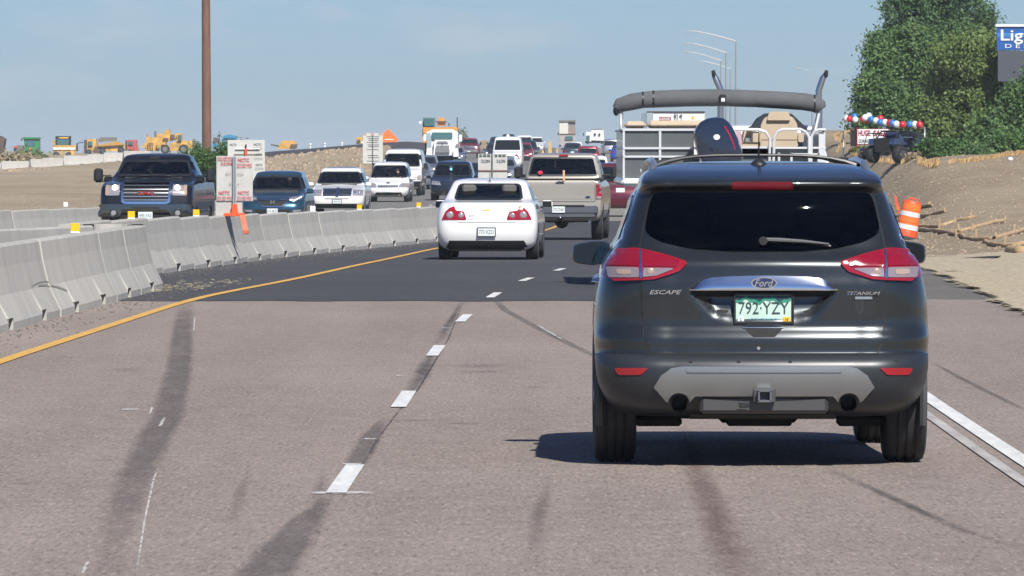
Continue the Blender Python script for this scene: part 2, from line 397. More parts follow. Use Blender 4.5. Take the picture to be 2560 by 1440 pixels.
for d in DS:
    xl, xr = Xl(d), Xr(d)
    for x in [xl - u for u in US[::-1]] + [xr + u for u in US]:
        z = G(x, d); u = min(abs(x - xl), abs(x - xr))
        if u > .2 and (x < xl or x > xr) and u < 400:
            a = min(1, u) * (.035 if d < 300 else .08)
            z += a * (noise.noise(Vector((x * .9, d * .45, 0))) + .8 * noise.noise(Vector((x * 1.3, d * .33, 5)))) + (random.uniform(-.022, .022) if 120 < d < 420 else 0) * min(1, u)
        vs.append((x, d, z))
for i in range(len(DS) - 1):
    for j in range(nc - 1): a = i * nc + j; fs.append((a, a + 1, a + nc + 1, a + nc))
gm = MB(); gm.add(vs, fs, 0, True); gm.obj('ground', DIRT, fix=False, kind='structure', label='dry brown earth and stubble on both sides of the highway')

def strip(name, d0, d1, fl, fr, mat, dz=0.0, zf=None, **kw):
    ds = sorted(set([d0] + [d for d in DS if d0 < d < d1] + [d1])); b = MB()
    vs = []; fs = []
    for d in ds:
        for x in (fl(d), fr(d)): vs.append((x, d, (zf(x, d) if zf else rz(d)) + dz))
    for i in range(len(ds) - 1): fs.append((2 * i, 2 * i + 1, 2 * i + 3, 2 * i + 2))
    b.add(vs, fs, 0, True); return b.obj(name, mat, fix=False, **kw)
strip('road', -2500, 84, lambda d: Xb(d), Xr, ROADN, kind='structure', label='worn pinkish grey concrete of the near carriageway')
Xsh = lambda d: Xd(d) + 3.0 + 1.5
ROADS = road_mat('road_shoulder', (.105, .098, .092), (.165, .148, .132), .6, streak=.6)
strip('road_shoulder', 84, 232, Xsh, Xr, ROADS, kind='structure', label='worn grey right shoulder beside the fresh asphalt')
strip('road', 84, 232, lambda d: Xb(d), Xsh, ROADD, kind='structure', label='fresh black asphalt beyond the paving joint')
strip('road', 232, 1700, lambda d: Xb(d), Xr, ROADF, kind='structure', label='pale far carriageway climbing to the crest')
strip('road', -2500, 1700, Xl, lambda d: Xb(d), ROADO, kind='structure', label='grey oncoming carriageway beyond the median barrier')
# ragged joint between the old and the fresh surface
b = MB(); xs = np.arange(-5.0, 4.1, .22); e = [84 + .6 * noise.noise(Vector((x * 1.2, 0, 0))) + .25 * noise.noise(Vector((x * 5, 3, 0))) - .15 + 0 for x in xs]
vs = []; fs = []
for x, y in zip(xs, e): vs += [(x, y - .8, .004), (x, 84.6, .004)]
for i in range(len(xs) - 1): fs.append((2 * i, 2 * i + 2, 2 * i + 3, 2 * i + 1))
b.add(vs, fs); b.obj('asphalt_joint', ROADD, fix=False, kind='structure')

# ------------------------------------------------------------------ markings and stains
def decal(name, col, rough=.7, lo=.35, hi=.6, edge=.25, scale=3, amax=.9, stretch=(1, .1, 1)):
    m = bpy.data.materials.new(name); m.use_nodes = True; t = m.node_tree; b = t.nodes['Principled BSDF']
    tcn = N(t, 'TexCoord'); nf = noise_n(t, tcn.outputs['Object'], scale, stretch, 8, .7); a = mapr(t, nf, lo, hi, 0, 1)
    uv = N(t, 'SeparateXYZ'); t.links.new(tcn.outputs['UV'], uv.inputs[0])
    def edgef(o_):
        s1 = N(t, 'Math', operation='PINGPONG'); s1.inputs[1].default_value = .5; t.links.new(o_, s1.inputs[0]); return mapr(t, s1.outputs[0], 0, edge)
    mu = N(t, 'Math', operation='MULTIPLY'); t.links.new(edgef(uv.outputs[0]), mu.inputs[0]); t.links.new(edgef(uv.outputs[1]), mu.inputs[1])
    rg = noise_n(t, tcn.outputs['Object'], 9, (1, .16, 1), 8, .8); ma = N(t, 'Math', operation='MULTIPLY_ADD'); ma.inputs[1].default_value = .75; t.links.new(mu.outputs[0], ma.inputs[0]); t.links.new(rg, ma.inputs[2]); rag = mapr(t, ma.outputs[0], .55, 1.05)
    m2 = N(t, 'Math', operation='MULTIPLY'); t.links.new(rag, m2.inputs[0]); t.links.new(a, m2.inputs[1])
    m3 = N(t, 'Math', operation='MULTIPLY'); m3.inputs[1].default_value = amax; t.links.new(m2.outputs[0], m3.inputs[0]); t.links.new(m3.outputs[0], b.inputs['Alpha'])
    b.inputs['Base Color'].default_value = (*col, 1); b.inputs['Roughness'].default_value = rough; return m
SKID = decal('skid_stain', (.085, .075, .073), lo=.1, hi=.55, edge=.3, amax=.38, scale=5)
SKID2 = decal('patch_stain', (.05, .045, .045), lo=.2, hi=.55, edge=.5, amax=.5, scale=7)
CRACK = decal('crack_seal', (.05, .045, .045), lo=.25, hi=.5, edge=.5, amax=.8, scale=5)
RUSTS = decal('brown_stain', (.12, .065, .055), lo=.15, hi=.6, edge=.5, amax=.42, scale=4)
WORNW = decal('worn_white', (.6, .6, .58), lo=.35, hi=.55, edge=.2, amax=.8, scale=14, stretch=(1, .3, 1))
PWHITE = M('line_white', (.66, .66, .64), .6, var=.22, vscale=12, stretch=(1, .12, 1)); PYEL = M('line_yellow', (.62, .36, .07), .6, var=.15, vscale=8, stretch=(1, .1, 1))
LAY = [0]
MATF = decal('faint_stain', (.11, .095, .088), lo=.2, hi=.7, edge=.5, amax=.35, scale=4)
def band(name, rows, mat, **kw):       # rows: (px, py, width in px) on the photograph's road, nearest last or first
    LAY[0] += 1; dz = .003 + .00006 * LAY[0]
    pts = []
    for (px, py, wd) in rows:
        p = ground_at(px, py, 25, 300) if py < 760 else None
        if p is None: d = CAMZ * FPX / (py - 380.0); d = d; p = ray(px, py, d)
        h = wd / 2 / sc(p.y); pts.append((p.x - h, p.x + h, p.y))
    # resample
    R_ = []
    for i in range(len(pts) - 1):
        n = max(1, int(abs(pts[i + 1][2] - pts[i][2]) / 1.5))
        for k in range(n): R_.append(tuple(pts[i][c] * (1 - k / n) + pts[i + 1][c] * k / n for c in range(3)))
    R_.append(pts[-1]); me = bpy.data.meshes.new(name); vs = []; fs = []
    for a, b_, y in R_: vs += [(a, y, rz(y) + dz), (b_, y, rz(y) + dz)]
    for i in range(len(R_) - 1): fs.append((2 * i, 2 * i + 1, 2 * i + 3, 2 * i + 2))
    me.from_pydata(vs, [], fs); uvl = me.uv_layers.new(name='UVMap'); n = len(R_) - 1
    for i in range(n):
        for k, (u, v_) in enumerate(((0, i / n), (1, i / n), (1, (i + 1) / n), (0, (i + 1) / n))): uvl.data[i * 4 + k].uv = (u * .999, v_ * .999)
    me.materials.append(mat); o = bpy.data.objects.new(name, me); link(o); tag(o, kind='structure', **kw); return o
band('tyre_stain', [(225, 1700, 130), (250, 1560, 126), (265, 1440, 122), (300, 1300, 112), (335, 1200, 128), (384, 1100, 112), (420, 1040, 100), (438, 960, 88), (448, 925, 80), (456, 830, 64), (467, 757, 54)], SKID)
band('tyre_stain', [(1075, 880, 20), (1106, 838, 42), (1135, 790, 22), (1160, 757, 12)], SKID2)
band('tyre_stain', [(1000, 1010, 24), (1042, 960, 60), (1065, 915, 52), (1090, 865, 16)], SKID2)
band('tyre_stain', [(850, 1200, 30), (890, 1160, 74), (925, 1100, 70), (965, 1040, 22)], SKID)
band('tyre_stain', [(560, 1640, 220), (640, 1470, 190), (700, 1385, 160), (762, 1310, 110), (840, 1225, 30)], SKID)
band('tyre_stain', [(770, 1330, 60), (795, 1250, 56), (812, 1160, 26)], MATF)
band('tyre_stain', [(570, 1330, 60), (600, 1240, 44), (632, 1150, 20)], MATF)
band('tyre_stain', [(1340, 1440, 90), (1345, 1300, 60), (1380, 1180, 30)], MATF)
band('crack_line', [(712, 1440, 30), (790, 1335, 22), (862, 1238, 16), (950, 1090, 10), (988, 1040, 8), (1045, 975, 7), (1120, 850, 6), (1166, 752, 6)], CRACK)
band('tyre_stain', [(1560, 925, 30), (1440, 868, 30), (1340, 818, 28), (1262, 775, 26), (1228, 753, 26)], SKID)
band('tyre_stain', [(2600, 1385, 66), (2400, 1325, 52), (2240, 1250, 45), (2040, 1160, 40)], SKID2)
band('brown_stain', [(1900, 1640, 230), (1845, 1440, 190), (1795, 1300, 130), (1735, 1165, 90), (1700, 1040, 70)], RUSTS)
band('tyre_stain', [(2600, 1045, 26), (2400, 945, 20), (2320, 900, 14)], SKID)
for (x, y, w_, h) in ((1190, 915, 260, 9), (1200, 930, 160, 5), (1040, 1052, 240, 5), (1150, 1060, 160, 4), (320, 925, 120, 8), (60, 1210, 80, 5), (270, 1143, 60, 3), (1340, 968, 70, 5)):
    band('tyre_stain', [(x - 4, y + h * .7, w_), (x + 4, y - h * .7, w_ * .9)], MATF)
for rows in ([(340, 1440, 7), (362, 1300, 6), (384, 1200, 6), (398, 1168, 5)], [(374, 1038, 6), (381, 1018, 6)], [(398, 1070, 9), (412, 1045, 9)], [(484, 832, 4), (487, 792, 4)], [(1410, 852, 7), (1340, 812, 7)], [(205, 1440, 10), (220, 1405, 10)]):
    band('worn_paint', rows, WORNW)
for (x, y, w_, h) in ((855, 1234, 174, 3.2), (1000, 940, 24, 1.4), (925, 1099, 34, 1.6), (1115, 821, 30, .8), (325, 1025, 50, 1.5), (880, 1162, 56, 1.6)):
    band('worn_paint', [(x, y + h, w_), (x, y - h, w_)], WORNW)
def mark(name, d0, d1, f0, half, mat, dz=.004):
    strip(name, d0, d1, lambda d: f0(d) - half, lambda d: f0(d) + half, mat, dz, kind='structure')
mark('yellow_line', -20, 330, Xy, .062, PYEL, .0075)
n = 0; d = 36.2 - 12.19 * 4
while d < 700: mark('lane_dash', d, d + 3.25, Xd, .052, PWHITE, .0075); d += 12.19
Xw = smoothed([(-40, 2.6), (0, 2.72), (40, 2.84), (50, 2.9), (72, 3.15), (97, 3.9), (128, 5.1), (173, 6.7), (198, 7.8), (250, 9.4), (350, 10.3), (550, 11.4), (800, 13.1), (1000, 14.2), (14000, 64)])
mark('edge_line', -20, 600, lambda d: Xw(d), .055, PWHITE, .0075)
mark('edge_line', 20, 84, lambda d: Xw(d) - .17, .035, M('line_white_worn', (.42, .40, .38), .7, var=.4, vscale=9, stretch=(1, .1, 1)), .0075)
mark('edge_line', 150, 700, lambda d: Xl(d) + 1.1, .06, PWHITE, .0075)
for i in range(30): mark('lane_dash', 110 + i * 12.19, 113.2 + i * 12.19, lambda d: (Xl(d) + Xb(d)) / 2, .055, PWHITE, .0075)

VERGE = decal('straw_verge', (.40, .335, .225), rough=.95, lo=.22, hi=.42, edge=.22, amax=1, scale=2.2, stretch=(1, .25, 1))
t = VERGE.node_tree; bs = t.nodes['Principled BSDF']; tcn = N(t, 'TexCoord'); nf = noise_n(t, tcn.outputs['Object'], 1.3, (1, .22, 1), 9, .75); uv = N(t, 'SeparateXYZ'); t.links.new(tcn.outputs['UV'], uv.inputs[0])
def _e(o_):
    s1 = N(t, 'Math', operation='PINGPONG'); s1.inputs[1].default_value = .5; t.links.new(o_, s1.inputs[0]); return mapr(t, s1.outputs[0], 0, .22)
mu = N(t, 'Math', operation='MULTIPLY'); t.links.new(_e(uv.outputs[0]), mu.inputs[0]); t.links.new(_e(uv.outputs[1]), mu.inputs[1]); m2 = N(t, 'Math', operation='MULTIPLY_ADD'); m2.inputs[1].default_value = .55; t.links.new(mu.outputs[0], m2.inputs[0]); t.links.new(nf, m2.inputs[2])
t.links.new(mapr(t, m2.outputs[0], .72, .78), bs.inputs['Alpha']); ff = noise_n(t, tcn.outputs['Object'], 11, (1, .25, 1), 6, .75); cc = mixc(t, mapr(t, ff, .3, .65), (.22, .18, .12), (.47, .40, .28)); t.links.new(cc, bs.inputs['Base Color'])
def verge(name, d0, d1, o0, o1, mat, **kw):
    ds = [d0 + (d1 - d0) * i / 40 for i in range(41)]; vs = []; fs = []; k = 6
    for d in ds:
        for j in range(k + 1): x = Xr(d) + o0 + (o1 - o0) * j / k; vs.append((x, d, max(G(x, d), rz(d) if x < Xr(d) else -9) + .035))
    for i in range(40):
        for j in range(k): a = i * (k + 1) + j; fs.append((a, a + 1, a + k + 2, a + k + 1))
    me = bpy.data.meshes.new(name); me.from_pydata(vs, [], fs); uvl = me.uv_layers.new(name='UVMap'); n_ = 0
    for i in range(40):
        for j in range(k):
            for (u, v_) in ((j, i), (j + 1, i), (j + 1, i + 1), (j, i + 1)): uvl.data[n_].uv = (u / k * .999, v_ / 40 * .999); n_ += 1
    me.materials.append(mat); o = bpy.data.objects.new(name, me); link(o); tag(o, kind='structure', **kw)
verge('verge', 62, 140, -.55, 3.2, VERGE, label='pale dry straw verge along the right shoulder')
verge('verge', 62, 112, -.35, 1.6, VERGE, label='ragged inner edge of the straw verge')
# ------------------------------------------------------------------ concrete barriers
PR = [(.305, 0), (.305, .08), (.18, .335), (.115, .60), (.085, .79), (.065, .81)]
def barrier_mesh(L, ph=.81):
    k = ph / .81; prof = [(-x, z * k) for x, z in PR] + [(x, z * k) for x, z in PR[::-1]]; n = len(prof); m_ = MB(); vs = []
    q_ = .26 if L < 5 else .34; st = [(-L / 2, 0), (-q_, 0), (-q_, 1), (q_, 1), (q_, 0), (L / 2, 0)]
    for y, up in st: vs += [(x, y, max(z, .125) if up else z) for x, z in prof]
    fs = [tuple(range(n))[::-1], tuple(range((len(st) - 1) * n, len(st) * n))]
    for i in range(len(st) - 1):
        for j in range(n): fs.append((i * n + j, i * n + (j + 1) % n, (i + 1) * n + (j + 1) % n, (i + 1) * n + j))
    m_.add(vs, fs); m_.box((0, 0, .056), (.40, 2 * q_ + .02, .105), 0, 1); return m_  # black block inside the foot notch, painting its shade
BME = {}
def poly_at(P, d):
    return interp(d, P)
def run_barriers(pts, L, labels, group, jitter=.012, ph=.81):
    pts = [Vector(p) for p in pts]; seg = [(pts[i + 1] - pts[i]).length for i in range(len(pts) - 1)]; tot = sum(seg); n = max(1, round(tot / L)); l = tot / n
    def at(s_):
        for i, sg in enumerate(seg):
            if s_ <= sg or i == len(seg) - 1: return pts[i].lerp(pts[i + 1], min(1, s_ / sg))
            s_ -= sg
    out_ = []
    for k in range(n):
        a, b_ = at(k * l), at((k + 1) * l); c = (a + b_) / 2; dv = b_ - a
        key = (round(l, 2), ph)
        if key not in BME:
            o = barrier_mesh(l - .006, ph).obj('concrete_barrier', [CON, BLKM]); me = o.data; BME[key] = me
        else: o = bpy.data.objects.new('concrete_barrier', BME[key]); link(o)
        o.location = (c.x + random.uniform(-jitter, jitter), c.y, zg(c.x, c.y) - .005 if Xl(c.y) < c.x < Xr(c.y) else zg(c.x, c.y) - .05)
        o.rotation_euler = (0, 0, math.atan2(-dv.x, dv.y) + random.uniform(-.004, .004)); o.pass_index = k
        tag(o, labels(k, n, c), 'concrete barrier', group); out_.append(o)
    return out_
ordn = ['first', 'second', 'third', 'fourth', 'fifth', 'sixth', 'seventh', 'eighth', 'ninth', 'tenth', 'eleventh', 'twelfth'] + ['%dth' % i for i in range(13, 80)]
rA = run_barriers([(-5.75, 40), (-5.14, 68), (-4.72, 90.8)], 4.0, lambda k, n, c: 'pale concrete barrier %s back from the yellow-topped near tip beside the yellow line' % ordn[n - 1 - k], 'near row of concrete barriers along the yellow line', .02)
rB = run_barriers([(-5.35, 90.6), (-6.25, 84), (-8.4, 70)], 4.0, lambda k, n, c: 'concrete barrier %s along the branch turning left behind the near row' % ordn[k], 'concrete barriers branching left')
rC = run_barriers([(x, d) for d, x in CLINE[:7]], 6.0, lambda k, n, c: 'median concrete barrier %s piece after the near row ends, between the two carriageways' % ordn[k], 'median row of concrete barriers', .004)
rD = run_barriers([(x, d) for d, x in DLINE], 6.0, lambda k, n, c: 'concrete barrier %s piece of the row left of the oncoming lanes, by the bare dirt' % ordn[k], 'barriers left of the oncoming lanes')
# the rounded nose that closes the V where the near row meets its branch
m_ = MB(); k_ = len(PR); vs = []; ns = 9
for i in range(ns):
    t = math.pi * i / (ns - 1); cx, cy = -5.03, 90.8; ax, ay = math.cos(t), math.sin(t)
    for (x, z) in PR: vs.append((cx + (.31 + x) * ax * 1.0, cy + (.31 + x) * ay, z))
    vs.append((cx + .245 * ax, cy + .245 * ay, .81)); vs.append((cx + .2 * ax, cy + .2 * ay, 0))
q = k_ + 2
m_.add(vs, [(i * q + j, i * q + (j + 1) % q, (i + 1) * q + (j + 1) % q, (i + 1) * q + j) for i in range(ns - 1) for j in range(q)])
m_.obj('concrete_barrier', CON, label='curved concrete end piece joining the near row to its branch', cat='concrete barrier')
# reflectors on the barriers
def on_line(P, px):
    best = None
    for i in range(900):
        d = P[0][0] + (P[-1][0] - P[0][0]) * i / 900; x = poly_at(P, d); e = abs(1280 + x * sc(d) - px)
        if best is None or e < best[0]: best = (e, x, d)
    return best[1], best[2]
ALINE = [(40, -5.75), (68, -5.14), (90.8, -4.72)]
def reflector(P, px, colour, lab):
    x, d = on_line(P, px); r = empty('barrier_reflector', (x, d, zg(x, d) + .80), 0, lab, 'reflector', '%s reflectors on the barriers' % colour)
    MB().box((0, 0, .018), (.10, .06, .02), .004).obj('bracket', WHT, r)
    MB().box((0, 0, .075), (.105, .022, .09), .006).obj('reflector_plate', YEL if colour == 'yellow' else WHT, r)
    MB().box((0, -.014, .020), (.105, .01, .014)).obj('lower_edge', WHT, r)
    return r
for px, t in ((188, 'nearest, on the near row by its curved tip'),): reflector(ALINE, px, 'yellow', 'yellow reflector ' + t)
for px, t in ((333, 'on the median row right of the curved tip'), (487, 'in front of the black pickup'), (902, 'below the white crossover'), (1045, 'between the white minivan and the white sedan')):
    reflector(CLINE, px, 'yellow', 'yellow reflector on barrier top ' + t)
reflector(CLINE, 786, 'white', 'white reflector on barrier top right of the blue crossover')
reflector(DLINE, 165, 'white', 'white reflector on the barrier left of the black pickup')
# far row of barriers at the work yard
cx = [(2, 621, .0), (48, 619, .1), (105, 616, .5), (142, 617, -.2), (205, 613, .05), (250, 615, .25), (295, 612, 0), (342, 610, .3)]
for k, (px, d, a) in enumerate(cx):
    o = bpy.data.objects.new('concrete_barrier', BME[list(BME)[0]]); x = ray(px, 400, d).x; o.location = (x, d, G(x, d) - .05); o.rotation_euler = (0, 0, math.pi / 2 + .12 + a); link(o)
    o.scale = (1, .62 if k not in (1, 4) else .8, 1)
    tag(o, 'far grey barrier %s from the left edge in the row below the parked machines' % ordn[k], 'concrete barrier', 'far barriers below the machines')
    if k in (2, 5): o['label'] = 'far barrier turned askew with a dark shaded end, %s in the row' % ordn[k]
# spilled gravel and hay by the barrier tip, stones on the dirt
def scatter(name, pts, mat, label, smin, smax, flat=.6):
    b = MB()
    for (x, y, z) in pts:
        s_ = random.uniform(smin, smax); q = [(random.uniform(.6, 1) * s_ * math.cos(t), random.uniform(.6, 1) * s_ * math.sin(t)) for t in [i * 2 * math.pi / 5 + random.random() * .6 for i in range(5)]]
        vs = [(x + a, y + b_, z - s_ * .1) for a, b_ in q] + [(x + a * .55, y + b_ * .55, z + s_ * flat * random.uniform(.7, 1.1)) for a, b_ in q]
        b.add(vs, [(i, (i + 1) % 5, 5 + (i + 1) % 5, 5 + i) for i in range(5)] + [(5, 6, 7, 8, 9)])
    return b.obj(name, mat, fix=False, kind='stuff', label=label)
GRV = M('gravel', (.10, .095, .09), .9, var=.5, vscale=9); STN = M('stone', (.31, .24, .165), .9, var=.5, vscale=3); HAY = M('hay', (.34, .29, .17), .9, var=.3, vscale=20)
P = []
for i in range(1500):
    d = random.uniform(91, 175) if random.random() < .75 else random.uniform(58, 92)
    xa = (Xb(d) + .35) if d > 94 else interp(d, ALINE) + .33
    u = abs(random.gauss(0, .32)); x = xa + u
    if x < Xy(d) - .1: P.append((x, d, rz(d)))
scatter('gravel', P, GRV, 'dark gravel along the foot of the barriers', .006, .022)
P = []
for i in range(2600):
    d = random.uniform(150, 420); x = Xl(d) - .8 - abs(random.gauss(0, 8)); P.append((x, d, G(x, d)))
for i in range(900):
    d = random.uniform(80, 330); x = Xr(d) + random.uniform(.2, 12); P.append((x, d, G(x, d)))
for i in range(3200):
    d = random.uniform(135, 262); x = Xr(d) + random.uniform(.3, 8.5); P.append((x, d, G(x, d)))
for i in range(500):
    p = (random.uniform(-14, -10.6), random.uniform(186, 212)); P.append((*p, G(*p)))
scatter('stones', P, STN, 'stones and clods strewn over the bare dirt', .015, .05)
P = []
for i in range(260):
    p = ray(random.gauss(590, 25), 560, 1); d = random.uniform(596, 604)
for i in range(420):
    px = random.gauss(55, 30); d = random.uniform(520, 560); x = ray(px, 430, d).x; P.append((x, d, G(x, d)))
for i in range(500):
    px = random.uniform(640, 1000); d = random.uniform(436, 478); x = ray(px, 430, d).x; P.append((x, d, G(x, d)))
scatter('clods', P, STN, 'dark clods of earth on the far bank and below the far barriers', .06, .26)
b = MB()
for i in range(230):
    c = random.choice([(-4.3, 92.0, .5), (-4.0, 90, .35), (-3.8, 94, .5), (-4.35, 88.6, .2)]); x = random.gauss(c[0], c[2] * .45); y = random.gauss(c[1], 1.0)
    t = random.random() * 6.3; l = random.uniform(.04, .11); dx, dy = l * math.cos(t), l * math.sin(t); z = random.uniform(.006, .035)
    b.add([(x, y, z), (x + .008, y + .008, z + .004), (x + dx, y + dy, z + random.uniform(0, .02))], [(0, 1, 2)])
b.obj('hay', HAY, fix=False, kind='stuff', label='spilled straw on the asphalt by the barrier tip')
# ------------------------------------------------------------------ vehicles
def chaikin(P, it=2):
    P = [np.array(p, float) for p in P]
    for _ in range(it):
        Q = [P[0]]
        for i in range(len(P) - 1):
            Q += [P[i] * .75 + P[i + 1] * .25, P[i] * .25 + P[i + 1] * .75]
        Q.append(P[-1]); P = Q
    return P
def ring(w_, yr, yf, rr, rf, cr, cf, nr, nc, ns):
    L = yf - yr; rr = min(rr, w_ * .95, L * .45); rf = min(rf, w_ * .95, L * .45); P = []
    def edge(y0, sgn, crn, r):
        q = []
        xs_ = w_ - r
        for i in range(nr): x = xs_ * i / nr; q.append((x, y0 + sgn * crn * (x / w_) ** 2))
        ye = y0 + sgn * crn * (xs_ / w_) ** 2; d = r * .92
        for i in range(nc + 1):
            t = math.pi / 2 * i / nc; st, ct = math.sin(t) ** .86, math.cos(t) ** .86 if i < nc else 0
            q.append((xs_ + r * st, ye + sgn * d * (1 - ct)))
        return q
    a = edge(yr, 1, cr, rr); b_ = edge(yf, -1, cf, rf)
    y0, y1 = a[-1][1], b_[-1][1]
    P = a + [(w_, y0 + (y1 - y0) * i / ns) for i in range(1, ns)] + b_[::-1]
    return P + [(-x, y) for x, y in P[::-1][1:-1]]
class Car:
    def __init__(s, name, label, cat, loc, rzv, levels, pmat, scale=(1, 1, 1), group=None, arches=(), nr=10, nc=6, ns=26, it=2, disp=None, clad=None, cut=.60, lod=0):
        s.root = empty(name, loc, rzv, label, cat, group); s.paint = pmat; s.sc = scale; s.clad = clad
        lv = chaikin(levels, it); vs = []; s.n = None
        for q in lv:
            z, w_, yr, yf, rr, rf, cr, cf = q
            P = ring(w_ * scale[0], yr * scale[1], yf * scale[1], rr, rf, cr, cf, nr, nc, ns)
            vs += [(x, y, z * scale[2]) for x, y in P]; s.n = len(P)
        if disp: vs = [disp(*p) for p in vs]
        n = s.n; k = len(lv)
        fs = [(i * n + j, (i + 1) * n + j, (i + 1) * n + (j + 1) % n, i * n + (j + 1) % n) for i in range(k - 1) for j in range(n)]
        fs += [tuple(range(n)), tuple(range((k - 1) * n, k * n))[::-1]]
        me = bpy.data.meshes.new('body'); me.from_pydata(vs, [], fs)
        s.arches = arches
        if arches:
            bm = bmesh.new(); bm.from_mesh(me); bmesh.ops.recalc_face_normals(bm, faces=bm.faces); bm.to_mesh(me); bm.free()
            o = bpy.data.objects.new('t', me); COL.objects.link(o); wmax = max(l[1] for l in levels) * scale[0]
            c = MB()
            for (y, r, zc) in arches:
                for sx in (-1, 1): c.cyl((sx * cut, y, zc), (sx * (wmax + .3), y, zc), r, n=28, smooth=False)
            co_ = c.obj('t2', None); md = o.modifiers.new('b', 'BOOLEAN'); md.object = co_; md.operation = 'DIFFERENCE'; md.solver = 'EXACT'
            bpy.context.view_layer.update(); dg = bpy.context.evaluated_depsgraph_get(); me2 = bpy.data.meshes.new_from_object(o.evaluated_get(dg))
            bpy.data.objects.remove(o); bpy.data.objects.remove(co_); me = me2
        s.bm = bmesh.new(); s.bm.from_mesh(me); bmesh.ops.recalc_face_normals(s.bm, faces=s.bm.faces)
        for f in s.bm.faces: f.smooth = True
        for e in s.bm.edges:
            if len(e.link_faces) == 2 and e.calc_face_angle(0) > .9: e.smooth = False
        for f in s.bm.faces:
            c = f.calc_center_median()
            for (y, r, zc) in arches:
                if abs(math.hypot(c.y - y, c.z - zc)) < r * 1.004 and cut - .02 < abs(c.x):
                    nrm = f.normal
                    if abs(nrm.x) > .9 and abs(c.x) < cut + .03 or abs(nrm.x) < .15: f.material_index = 1
            if clad is not None and c.z < (clad(c) if callable(clad) else clad): f.material_index = 1
        s.bvh = BVHTree.FromBMesh(s.bm); s.H = max(l[0] for l in levels) * scale[2]
    def P3(s, a, b_, side):
        o, d = {'R': ((a, -30, b_), (0, 1, 0)), 'F': ((a, 30, b_), (0, -1, 0)), 'Lf': ((-30, a, b_), (1, 0, 0)), 'Rt': ((30, a, b_), (-1, 0, 0)), 'T': ((a, b_, 30), (0, 0, -1))}[side]
        h = s.bvh.ray_cast(Vector(o), Vector(d))
        if h[0] is None:
            g = {'R': (a, -2.2, b_), 'F': (a, 2.2, b_), 'Lf': (-.9, a, b_), 'Rt': (.9, a, b_), 'T': (a, b_, 1.6)}[side]
            h = s.bvh.find_nearest(Vector(g))
        return h[0], Vector(d), h[1]
    def panel(s, name, P, side, mat, off=.008, cell=.09, skirt=.025, parent=None, label=None, both=False, hole=None):
        """an outline seen square-on from one side, laid over the bodywork as a thin shaped piece"""
        if both:
            r = s.panel(name, P, side, mat, off, cell, skirt, parent, label, hole=hole)
            if side in 'RFT': s.panel(name, mir(P), side, mat, off, cell, skirt, parent, label, hole=hole)
            else: s.panel(name, P, 'Rt' if side == 'Lf' else 'Lf', mat, off, cell, skirt, parent, label, hole=hole)
            return r
        bm = bmesh.new()
        if hole:
            Q = hole; va = [bm.verts.new((x, z, 0)) for x, z in P]; vb = [bm.verts.new((x, z, 0)) for x, z in Q]
            for i in range(len(P)): bm.faces.new((va[i], va[(i + 1) % len(P)], vb[(i + 1) % len(P)], vb[i]))
        else: bm.faces.new([bm.verts.new((x, z, 0)) for x, z in P])
        x0, x1 = min(p[0] for p in P), max(p[0] for p in P); z0, z1 = min(p[1] for p in P), max(p[1] for p in P)
        for a in np.arange(math.floor(x0 / cell) * cell + cell * .5, x1, cell): bmesh.ops.bisect_plane(bm, geom=bm.verts[:] + bm.edges[:] + bm.faces[:], plane_co=(a, 0, 0), plane_no=(1, 0, 0))
        for a in np.arange(math.floor(z0 / cell) * cell + cell * .5, z1, cell): bmesh.ops.bisect_plane(bm, geom=bm.verts[:] + bm.edges[:] + bm.faces[:], plane_co=(0, a, 0), plane_no=(0, 1, 0))
        bmesh.ops.triangulate(bm, faces=[f for f in bm.faces if len(f.verts) > 4])
        for v_ in bm.verts:
            p, d, nn = s.P3(v_.co.x, v_.co.y, side); v_.co = p + (nn * off if nn.dot(d) < -.2 else -d * off); v_.index = 0
        dvec = s.P3(0, 1, side)[1]
        bmesh.ops.recalc_face_normals(bm, faces=bm.faces); f0 = max(bm.faces, key=lambda f: f.calc_area())
        if f0.normal.dot(dvec) > 0: bmesh.ops.reverse_faces(bm, faces=bm.faces)
        for f in bm.faces: f.smooth = True
        be = [e for e in bm.edges if len(e.link_faces) == 1]
        r = bmesh.ops.extrude_edge_only(bm, edges=be)
        for v_ in [g for g in r['geom'] if isinstance(g, bmesh.types.BMVert)]: v_.co += dvec * skirt
        for e in be: e.smooth = False
        me = bpy.data.meshes.new(name); bm.to_mesh(me); bm.free(); me.materials.append(mat)
        o = bpy.data.objects.new(name, me); link(o, parent or s.root)
        if label: o['label'] = label
        return o
    def window(s, name, P, side, glass=None, see=False, seal=.03, both=False, cell=.14, off=.006):
        if both:
            s.window(name, P, side, glass, see, seal, False, cell, off)
            return s.window(name, mir(P) if side in 'RFT' else P, side if side in 'RFT' else 'Rt', glass, see, seal, False, cell, off)
        if see:
            Q = inset(P, seal * .5); ax = {'R': (0, 2), 'F': (0, 2), 'Lf': (1, 2), 'Rt': (1, 2)}[side]; dv = s.P3(0, 1, side)[1]
            kill = []
            for f in s.bm.faces:
                if f.normal.dot(dv) < -.08:
                    c = f.calc_center_median()
                    if inpoly(c[ax[0]], c[ax[1]], Q):
                        h = s.P3(c[ax[0]], c[ax[1]], side)[0]
                        if h is not None and abs((h - c).dot(dv)) < .25: kill.append(f)
            s.dead = getattr(s, 'dead', set()) | set(kill)
        g = s.panel(name, P, side, glass or (GLT if see else DGL), off, cell, .006 if see else .02)
        if seal: s.panel('window_seal', inset(P, -.012), side, BLK, off + .003, cell * 2, .01, parent=g, hole=inset(P, seal))
        return g
